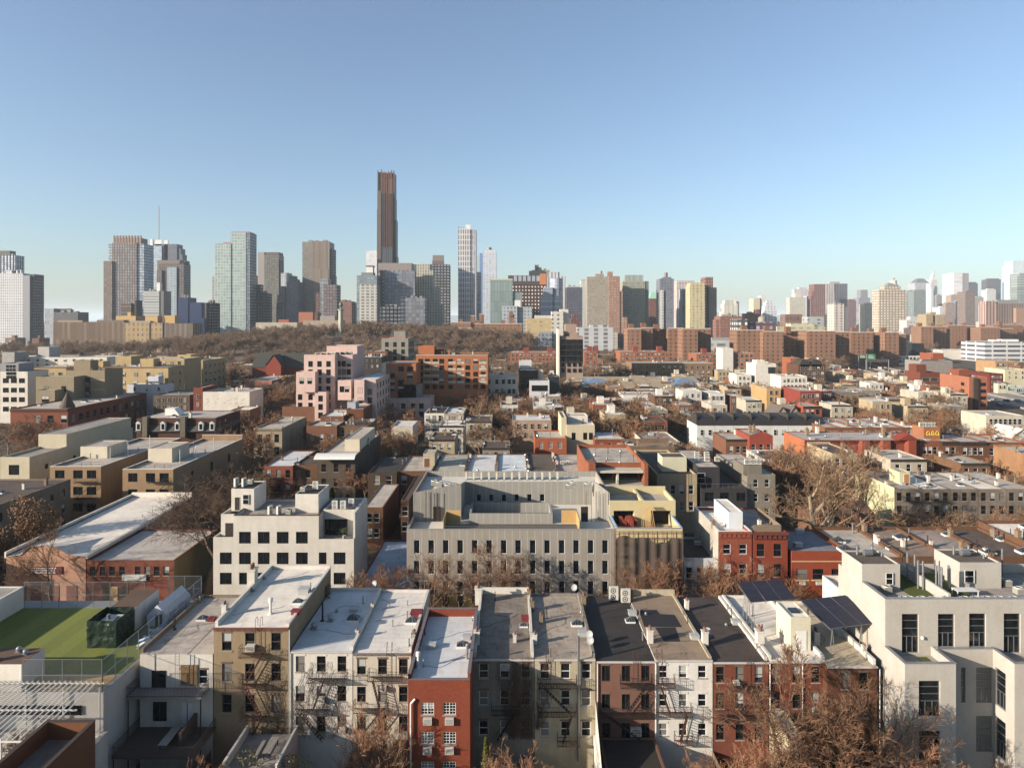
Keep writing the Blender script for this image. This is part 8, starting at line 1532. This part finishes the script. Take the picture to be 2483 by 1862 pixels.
# evergreens and leafy shrubs: many small leaf faces
def leafy(name, lab, X, Y, z, h, rad, n, m, cone=False, sz=.16, cat='tree', group=None, trunk=True):
    t = thing(name, lab, cat, (X, Y, z), group); b = MB(); r = random.Random(int(X * 10 + Y))
    cl = [(r.gauss(0, .5) * rad, r.gauss(0, .5) * rad, h * r.uniform(.3, .95), r.uniform(.35, .6) * rad) for _ in range(14)]
    for k in range(n):
        if cone: f = r.random() ** .7; a = r.random() * 6.28; rr = rad * (1 - f) * (.55 + .45 * r.random()) + .1; p = Vector((X + rr * math.cos(a), Y + rr * math.sin(a), z + h * (.06 + .94 * f)))
        else: c = r.choice(cl); d = Vector((r.gauss(0, 1), r.gauss(0, 1), r.gauss(0, 1))).normalized() * c[3] * r.uniform(.6, 1.05); p = Vector((X + c[0], Y + c[1], z + c[2])) + d
        u = Vector((r.gauss(0, 1), r.gauss(0, 1), r.gauss(0, 1))).normalized() * sz; v = u.cross(Vector((r.random(), r.random(), r.random()))).normalized() * sz * .7
        b.q(p - u, p - v, p + u, p + v)
    b.obj('foliage', m, t)
    if trunk: MB().bar((X, Y, z), (X, Y, z + h * .7), .14, 6, .05).obj('trunk', m_bark, t)
    return t
g1_, g2_, g3_ = flat('conifer_green', (62, 70, 34), .8, var=.6), flat('cypress', (106, 110, 42), .8, var=.5), flat('dry_leaves', (132, 98, 64), .8, var=.6)
leafy('evergreen_tree', 'dark green conifer behind the white modern building, left of two', wX(805, 128), 128, 0, 15.5, 3.4, 5000, g1_, True, .2); leafy('evergreen_tree', 'dark green conifer behind the white modern building, right of two', wX(842, 131), 131, 0, 13.5, 3.2, 4500, g1_, True, .2)
leafy('cypress', 'small yellow green cypress at the foot of the shaded grey house', wX(1178, 66), 66, 0, 6.6, .8, 1500, g2_, True, .09); leafy('cypress', 'smaller cypress at the bottom edge left of the reddish shrub', wX(1150, 64), 64, 0, 5, .6, 900, g2_, True, .08)
leafy('leafy_bush', 'bush with dry brown leaves at the left edge, before the white roofed building', wX(75, 125), 125, 0, 14.5, 5, 6000, g3_, sz=.2, cat='bush'); leafy('leafy_bush', 'yellow green leafed bush in front of the small garden terrace', wX(600, 63.2), 63.2, 0, 6.4, 2.4, 3000, flat('olive_leaf', (122, 112, 54), .7, var=.6), sz=.1, cat='bush')
leafy('leafy_bush', 'yellow green leafed bush left of the small garden terrace, bottom edge', wX(535, 62), 62, 0, 5.2, 1.8, 2000, flat('olive_leaf', (122, 112, 54), .7, var=.6), sz=.1, cat='bush'); leafy('leafy_bush', 'dark green ivy bush at the foot of the timber deck', wX(450, 61), 61, 0, 2.4, 2.5, 2500, g1_, sz=.12, cat='bush')
leafy('evergreen_tree', 'yellowish leafed tree beside the church roof', wX(722, 400), 400, 0, 14, 4.4, 3000, flat('gold_leaf', (150, 122, 64), .8, var=.5), sz=.5); leafy('evergreen_tree', 'green conifer in front of the house with two white fronts', wX(1085, 240), 240, 0, 10, 2.6, 2500, g1_, True, .3); leafy('evergreen_tree', 'dark conifer beside the monument column, left', wX(806, 850), 850, 22, 14, 5, 1500, g1_, True, .9); leafy('evergreen_tree', 'dark conifer beside the monument column, right', wX(845, 850), 850, 22, 13, 5, 1500, g1_, True, .9)
# clusters of street and yard trees (photo columns, distance range, count, height range)
rt = random.Random(77)
clus = [(2050, 2200, 400, 500, 9, 8, 11), (1950, 2070, 560, 700, 8, 11, 14), (560, 640, 150, 200, 4, 9, 13), (570, 660, 205, 255, 6, 11, 15), (690, 790, 236, 262, 5, 9, 12), (880, 950, 205, 250, 6, 10, 14), (955, 1020, 200, 290, 6, 10, 13), (1100, 1240, 270, 325, 11, 10, 14), (1130, 1250, 205, 240, 5, 9, 12), (1240, 1400, 262, 330, 12, 10, 14), (1380, 1480, 235, 330, 9, 9, 13), (1440, 1540, 225, 300, 9, 11, 15), (1590, 1740, 180, 235, 6, 10, 13), (1540, 1720, 262, 330, 8, 9, 12), (1880, 1990, 160, 190, 6, 12, 17), (2000, 2240, 172, 192, 8, 8, 10.5), (2230, 2483, 168, 192, 9, 7.5, 10), (2170, 2483, 127, 137, 7, 9, 11), (2200, 2483, 119, 124, 3, 7, 9), (2080, 2330, 255, 330, 11, 9, 12), (2330, 2483, 205, 245, 6, 9, 12), (2230, 2330, 345, 400, 4, 9, 12), (1620, 1900, 345, 410, 9, 9, 12), (1290, 1520, 340, 383, 14, 10, 15), (1400, 1560, 460, 560, 8, 12, 16), (1130, 1360, 480, 560, 14, 12, 16), (1900, 2060, 290, 400, 10, 9, 13), (-20, 130, 215, 256, 7, 9, 12), (80, 330, 205, 222, 7, 8, 11), (590, 740, 300, 380, 9, 11, 16), (860, 1010, 320, 400, 5, 10, 14), (1200, 1290, 385, 470, 8, 12, 17), (1900, 2000, 440, 560, 7, 12, 17), (1420, 1540, 640, 760, 8, 12, 16), (2180, 2260, 800, 950, 9, 14, 18), (2320, 2410, 830, 950, 8, 14, 18), (0, 480, 560, 780, 26, 11, 15), (1740, 1790, 590, 620, 3, 12, 16), (740, 900, 172, 215, 6, 9, 12), (520, 640, 420, 560, 9, 11, 15)]
PLAN, MASS = [], []
for xa, xb, ya, yb_, n, h0, h1 in clus:
    for k in range(int(n * (2.4 if ya > 250 else 1.25))):
        for tr_ in range(6):
            Y = rt.uniform(ya, yb_); x = rt.uniform(xa, xb); X = wX(x, Y)
            if not clash(X - .4, X + .4, Y - .4, Y + .4, .2) and not hwy(X, Y): break
        else: continue
        kd = ('mid%d' if Y < 330 else 'far%d') % rt.randrange(3); h = rt.uniform(h0, h1) * 1.1; w = rt.uniform(1.1, 1.4); PLAN.append((Y, X, kd, h, w))
PLAN.sort()
for Y, X, kd, h, w in PLAN[:262]: tree(kd, X, Y, h, wide=w)
MASS += [(X, Y, 0, h, w) for Y, X, kd, h, w in PLAN[262:]]
lab_ = defaultdict(list)
for o, X, Y in TREES:
    x = CX + F * X / Y; nb = min(BLD, key=lambda i: math.hypot((i['X0'] + i['X1']) / 2 - X, (i['Y0'] + i['Y1']) / 2 - Y)); pos_ = 'in front of' if Y < nb['Y0'] else ('behind' if Y > nb['Y1'] else 'beside')
    s = nb['label'].split(',')[0] if not nb.get('fill') else nb['label'].split(', near')[0] + ' near the ' + nb['label'].split('near the ')[-1]
    for k in (' with ', ' carrying ', ' behind ', ' over '): s = s.split(k)[0]
    lab_['bare brown tree %s the %s' % (pos_, ' '.join(s.split()[:9]).rstrip(','))].append((x, o))
for l, os_ in lab_.items():
    os_.sort(key=lambda t: t[0])
    for k, (x, o) in enumerate(os_):
        o['group'] = 'bare trees between the houses'; o['label'] = l if len(os_) == 1 else l.replace('bare brown tree', ORD[min(k, 19)] + ' bare tree', 1)
# ================================================================ WOODED PARK HILL
def hill(X, Y): return 24.5 * math.exp(-((X + 215) / 190) ** 2 - ((Y - 850) / 130) ** 2) + 12 * math.exp(-((X - 30) / 190) ** 2 - ((Y - 830) / 110) ** 2)
b = MB(); nx, ny = 46, 20; x0_, x1_, y0_, y1_ = -640, 420, 600, 1040
g = [[(x0_ + (x1_ - x0_) * i / nx, y0_ + (y1_ - y0_) * j / ny) for i in range(nx + 1)] for j in range(ny + 1)]
b.v = [(x, y, hill(x, y) + .02) for rw in g for x, y in rw]; b.f = [(j * (nx + 1) + i, j * (nx + 1) + i + 1, (j + 1) * (nx + 1) + i + 1, (j + 1) * (nx + 1) + i) for j in range(ny) for i in range(nx)]; b.m = [0] * len(b.f)
struct(b.obj('hill', flat('leaf_litter', (106, 84, 66), .95, var=.7, scale=.1)))
rp_ = random.Random(9)
for k in range(620):
    Y = rp_.uniform(640, 990); x = rp_.uniform(430, 1290) if Y > 720 or k % 2 else rp_.uniform(-20, 1240); X = wX(x, Y)
    if k > 500: x = rp_.uniform(-20, 640); Y = rp_.uniform(760, 930); X = wX(x, Y)
    if clash(X - 2, X + 2, Y - 2, Y + 2) or (abs(x - 826) < 12 and Y < 870): continue
    MASS.append((X, Y, hill(X, Y) - .3, rp_.uniform(15, 21) if Y > 700 else rp_.uniform(12, 16), rp_.uniform(1.0, 1.3)))
import numpy as np
lp = []
for s in range(4):
    t_, c_ = tree_proto(50 + s, h=12, levels=3, limbs=8, kids=(8, 9), tw=.045, spread=.85, trunk=.3, start=.22); c_.f += [tuple(i + len(c_.v) for i in q) for q in t_.f]; c_.v += t_.v
    v = np.array(c_.v); v[:, 2] *= 12 / v[:, 2].max(); lp.append((v, np.array([q for q in c_.f if len(q) == 4])))
V, Q, off = [], [], 0
for k, (X, Y, z, h, w) in enumerate(MASS):
    v, q = lp[k % 4]; a = rp_.random() * 6.28; s = h / 12; ca, sa = math.cos(a) * s * w, math.sin(a) * s * w
    V.append(np.stack([X + v[:, 0] * ca - v[:, 1] * sa, Y + v[:, 0] * sa + v[:, 1] * ca, z + v[:, 2] * s], 1)); Q.append(q + off); off += len(v)
V = np.concatenate(V); Q = np.concatenate(Q); me = bpy.data.meshes.new('wood'); me.vertices.add(len(V)); me.vertices.foreach_set('co', V.ravel()); me.loops.add(Q.size); me.loops.foreach_set('vertex_index', Q.ravel().astype('i')); me.polygons.add(len(Q)); me.polygons.foreach_set('loop_start', np.arange(0, Q.size, 4, dtype='i')); me.update(calc_edges=True)
me.materials.append(flat('wood_twigs', (136, 112, 90), .9, var=.7, scale=.06)); o = bpy.data.objects.new('wood', me); C.objects.link(o); o['kind'] = 'stuff'; o['label'] = 'mass of bare brown trees in the park and far streets'
# a few autumn-brown bushes as undergrowth
ub = MB(); ru = random.Random(4)
for k in range(9000):
    Y = ru.uniform(150, 700); x = ru.uniform(-40, 2520); X = wX(x, Y)
    if clash(X - .3, X + .3, Y - .3, Y + .3, .1) or hwy(X, Y): continue
    for q in range(5):
        p = Vector((X + ru.gauss(0, .8), Y + ru.gauss(0, .8), ru.uniform(.1, 2.2))); u = Vector((ru.gauss(0, 1), ru.gauss(0, 1), ru.gauss(0, 1))).normalized() * ru.uniform(.2, .6); v = u.cross(Vector((ru.random(), ru.random(), 1))).normalized() * .12
        ub.q(p - u, p - v, p + u, p + v)
o = ub.obj('undergrowth', flat('brown_scrub', (104, 84, 60), .95, var=.7, scale=.2)); o['kind'] = 'stuff'; o['label'] = 'brown winter undergrowth in yards and between houses'
# ================================================================ HIGHWAY AND CARS
b = MB(); n = 14
for k in range(n):
    Ya, Yb2 = 320 + k * 32, 352 + k * 32; f = lambda Y: 288 + (Y - 380) * .2
    b.q((f(Ya) - 15, Ya, .03), (f(Ya) + 17, Ya, .03), (f(Yb2) + 17, Yb2, .03), (f(Yb2) - 15, Yb2, .03))
struct(b.obj('highway', flat('highway_asphalt', (150, 142, 134), .9, var=.5, scale=.1))); b = MB()
for k in range(n * 3):
    Ya = 320 + k * 10.6
    for dx in (-10, -6, 6, 10): b.q((f(Ya) + dx, Ya, .036), (f(Ya) + dx + .3, Ya, .036), (f(Ya + 5) + dx + .3, Ya + 5, .036), (f(Ya + 5) + dx, Ya + 5, .036))
struct(b.obj('road_marking', M_white)); 
for dx, nm in ((-15.5, 'left'), (0, 'middle'), (17.5, 'right')):
    b = MB(); Ya, Yb2 = 320, 768; b.q((f(Ya) + dx, Ya, 1.0), (f(Ya) + dx + .4, Ya, 1.0), (f(Yb2) + dx + .4, Yb2, 1.0), (f(Yb2) + dx, Yb2, 1.0)).q((f(Ya) + dx, Ya, 0), (f(Ya) + dx + .4, Ya, 0), (f(Ya) + dx + .4, Ya, 1), (f(Ya) + dx, Ya, 1)).q((f(Yb2) + dx, Yb2, 0), (f(Ya) + dx, Ya, 0), (f(Ya) + dx, Ya, 1), (f(Yb2) + dx, Yb2, 1)).q((f(Ya) + dx + .4, Ya, 0), (f(Yb2) + dx + .4, Yb2, 0), (f(Yb2) + dx + .4, Yb2, 1), (f(Ya) + dx + .4, Ya, 1))
    tag(b.obj('highway_barrier', m_walk), 'low concrete barrier along the %s of the highway' % nm, 'barrier', 'highway barriers')
f_h = f
def car(lab, X, Y, z, rz, col, van=False, group='cars on the highway'):
    t = thing('van' if van else 'car', lab, 'van' if van else 'car', (X, Y, z), group); t.rotation_euler = (0, 0, rz)
    pr = [(-2.2, .35), (2.2, .35), (2.25, .8), (1.3, .95), (.7, 1.45), (-1.3, 1.45), (-2.0, .98), (-2.25, .9)] if not van else [(-2.9, .4), (2.9, .4), (2.95, 1.1), (2.2, 1.4), (1.8, 2.5), (-2.9, 2.5)]
    b = MB(); k = len(pr)
    for s in (-1, 1): b.q(*[(x, s * .88, zz) for x, zz in (pr if s < 0 else pr[::-1])])
    for i in range(k): a, c = pr[i], pr[(i + 1) % k]; b.q((c[0], -.88, c[1]), (a[0], -.88, a[1]), (a[0], .88, a[1]), (c[0], .88, c[1]))
    o = b.obj('body', flat('car_paint', col, .25, .2, .6, .1), t, loc=(0, 0, 0)); g = MB()
    if not van: g.q((1.24, -.8, .99), (1.24, .8, .99), (.74, .8, 1.42), (.74, -.8, 1.42)).q((-1.36, -.8, 1.42), (-1.36, .8, 1.42), (-1.96, .8, 1.02), (-1.96, -.8, 1.02)).q((-1.4, -.885, 1.0), (1.1, -.885, 1.0), (.65, -.885, 1.38), (-1.2, -.885, 1.38)).q((1.1, .885, 1.0), (-1.4, .885, 1.0), (-1.2, .885, 1.38), (.65, .885, 1.38))
    else: g.q((2.2, -.8, 1.45), (2.2, .8, 1.45), (1.86, .8, 2.3), (1.86, -.8, 2.3))
    g.v = [(x * 1.004 + (.01 if x > 0 else -.01), y, zz + .012) for x, y, zz in g.v]; g.obj('window', M_glass, t, loc=(0, 0, 0))
    for x in (-1.4, 1.4):
        for y in (-.8, .8): MB().bar((x, y - .12, .33), (x, y + .12, .33), .33, 10).obj('wheel', M_black, t, loc=(0, 0, 0))
cc = [((220, 220, 220), 'white'), ((40, 44, 52), 'black'), ((150, 154, 160), 'silver'), ((92, 30, 30), 'dark red'), ((50, 70, 100), 'blue'), ((110, 112, 116), 'grey')]
for k, (x, y, c, v) in enumerate(((2410, 972, 0, 0), (2440, 974, 1, 0), (2466, 974, 2, 0), (2140, 899, 0, 0), (2133, 896, 0, 1), (2166, 896, 5, 0), (2110, 890, 1, 0), (2095, 884, 1, 0), (2080, 886, 2, 0), (2187, 903, 1, 0), (2066, 880, 2, 0), (2425, 985, 5, 0))):
    Y = wY(y, 0); X = wX(x, Y); nn = cc[c][1]
    car('%s %s on the highway at right, %s' % (nn, 'van' if v else 'car', ('nearest group, left', 'nearest group, middle', 'nearest group, right', 'beside a white van', 'behind a white car', 'right of the white van', 'below the green road signs', 'left of the car under the signs', 'far left lane', 'near the brick tower', 'farthest away', 'closest to the viewer')[k]), X, Y, .03, 1.37, cc[c][0], bool(v))
car('white car parked in shade behind the cream building at far left', wX(148, 213), 218, 0, .1, (225, 225, 225), group='parked cars'); 
for k in range(6): car('%s car parked in the street row, %s from left' % (cc[k][1], ORD2[k]) if False else '%s car parked beside the salmon workshop street, number %s along the kerb' % (cc[k][1], ('one', 'two', 'three', 'four', 'five', 'six')[k]) if False else '%s car parked along the kerb of the street behind the bottom row' % cc[k][1], -38 + k * 13.5, 100.3, 0, 0, cc[k][0], group='parked cars')
# green road signs on gantries
for k, (xa, xb, ya, yb_, lab) in enumerate(((2083, 2101, 862, 869, 'smaller green highway sign on a post, left'), (2103, 2123, 858.5, 871, 'larger green highway sign, right of the smaller one'))):
    Y = 640; t = thing('road_sign', lab, 'road sign', (wX(xa, Y), Y, 0), 'green highway signs'); MB().box(wX(xa, Y), wX(xb, Y), Y, Y + .2, wZ(yb_, Y), wZ(ya, Y)).obj('sign_panel', flat('sign_green', (40, 128, 92), .5), t)
    b = MB()
    for q in range(2 + k): z = wZ(yb_, Y) + .7 + q * 1.3; b.box(wX(xa, Y) + 1, wX(xb, Y) - 1.2 - q * .6, Y - .06, Y - .01, z, z + .45)
    b.obj('lettering', M_white, t); MB().bar((wX(xa, Y) - .4, Y, 0), (wX(xa, Y) - .4, Y, wZ(ya, Y)), .35, 6).obj('post', M_galv, t)
t = thing('sign_gantry', 'grey steel truss gantry spanning the highway, right of the green signs', 'gantry', (wX(2128, 560), 560, 0)); b = MB(); xa, xb = wX(2100, 560), wX(2155, 560)
for z in (wZ(877, 560), wZ(872, 560)): b.bar((xa, 560, z), (xb, 560, z), .22)
n = 10
for k in range(n): x0_, x1_ = xa + (xb - xa) * k / n, xa + (xb - xa) * (k + 1) / n; b.bar((x0_, 560, wZ(877, 560)), (x1_, 560, wZ(872, 560)), .12); b.bar((x1_, 560, wZ(877, 560)), (x1_, 560, wZ(872, 560)), .12)
b.obj('truss', M_galv, t)
for x in (xa, xb): MB().bar((x, 560, 0), (x, 560, wZ(872, 560)), .35, 6).obj('post', M_galv, t)
for k, (Y, dx) in enumerate(((420, -17), (470, -17), (530, -17), (600, -17), (450, 19), (510, 19))):
    X = f_h(Y) + dx; s = 1 if dx < 0 else -1; t = thing('street_lamp', '%s grey lamp post along the %s side of the highway' % (ORD[k % 4], 'left' if dx < 0 else 'right'), 'street lamp', (X, Y, 0), 'highway lamp posts')
    MB().bar((X, Y, 0), (X, Y, 9.5), .16, 6, .1).bar((X, Y, 9.4), (X + 2.2 * s, Y, 10), .08, 5).obj('post', M_galv, t); MB().box(X + 1.9 * s - .5, X + 1.9 * s + .5, Y - .2, Y + .2, 9.85, 10.05).obj('lamp_head', M_galv, t)
print('FILL', nfill, 'TREES', len(TREES))
# ================================================================ HAZE
hz = MB().box(-32000, 32000, -600, 45000, -1.0, 345).obj('haze', [])
hm_ = bpy.data.materials.new('haze'); hm_.use_nodes = True; ht = hm_.node_tree; ht.nodes.clear()
pv = ht.nodes.new('ShaderNodeVolumePrincipled'); ho = ht.nodes.new('ShaderNodeOutputMaterial'); ht.links.new(pv.outputs[0], ho.inputs['Volume'])
pv.inputs['Density'].default_value = HZ_D; pv.inputs['Color'].default_value = (*HZ_C, 1); pv.inputs['Anisotropy'].default_value = HZ_G
hz.data.materials.append(hm_); hz['kind'] = 'stuff'; hz['label'] = 'pale blue haze in the air over the city'
# ================================================================ labels of repeated rooftop things
def px(o): l = o.matrix_world.translation if False else o.location; return CX + F * l.x / l.y
from collections import defaultdict
grp = defaultdict(list)
for o, info, kind in ITEMS: grp[(info['label'], kind)].append(o)
KN = {'ac': ('single fan condenser unit', 'air conditioner'), 'ac2': ('tall double fan condenser unit', 'air conditioner'), 'acbox': ('square condenser unit with a top fan', 'air conditioner'), 'dish': ('grey satellite dish', 'satellite dish')}
for (lab, kind), os_ in grp.items():
    os_.sort(key=lambda o: o.location.x / o.location.y); nm, cat = KN[kind]
    w = lab.split(' '); short = ' '.join(w[:9]).rstrip(',')
    for bad in (' with', ' and', ' a', ' of', ' the', ' in', ' its', ' by', ' over', ' on', ' behind', ' at'): 
        if short.endswith(bad): short = short[:-len(bad)]
    for k, o in enumerate(os_):
        o['label'] = (nm + (' on the ' if len(os_) == 1 else ', %s from left on the ' % ORD[min(k, 19)]) + short); o['category'] = cat
        o['group'] = 'satellite dishes on roofs' if kind == 'dish' else 'air conditioning units on roofs'
        del o['_of']; del o['_k']
for o in list(scene.objects):
    if o.parent is None and o.type in ('MESH', 'EMPTY') and 'label' in o and len(o['label'].split()) > 16: o['label'] = ' '.join(o['label'].split()[:16])
print('THINGS', sum(1 for o in scene.objects if o.parent is None), 'OBJ', len(scene.objects))
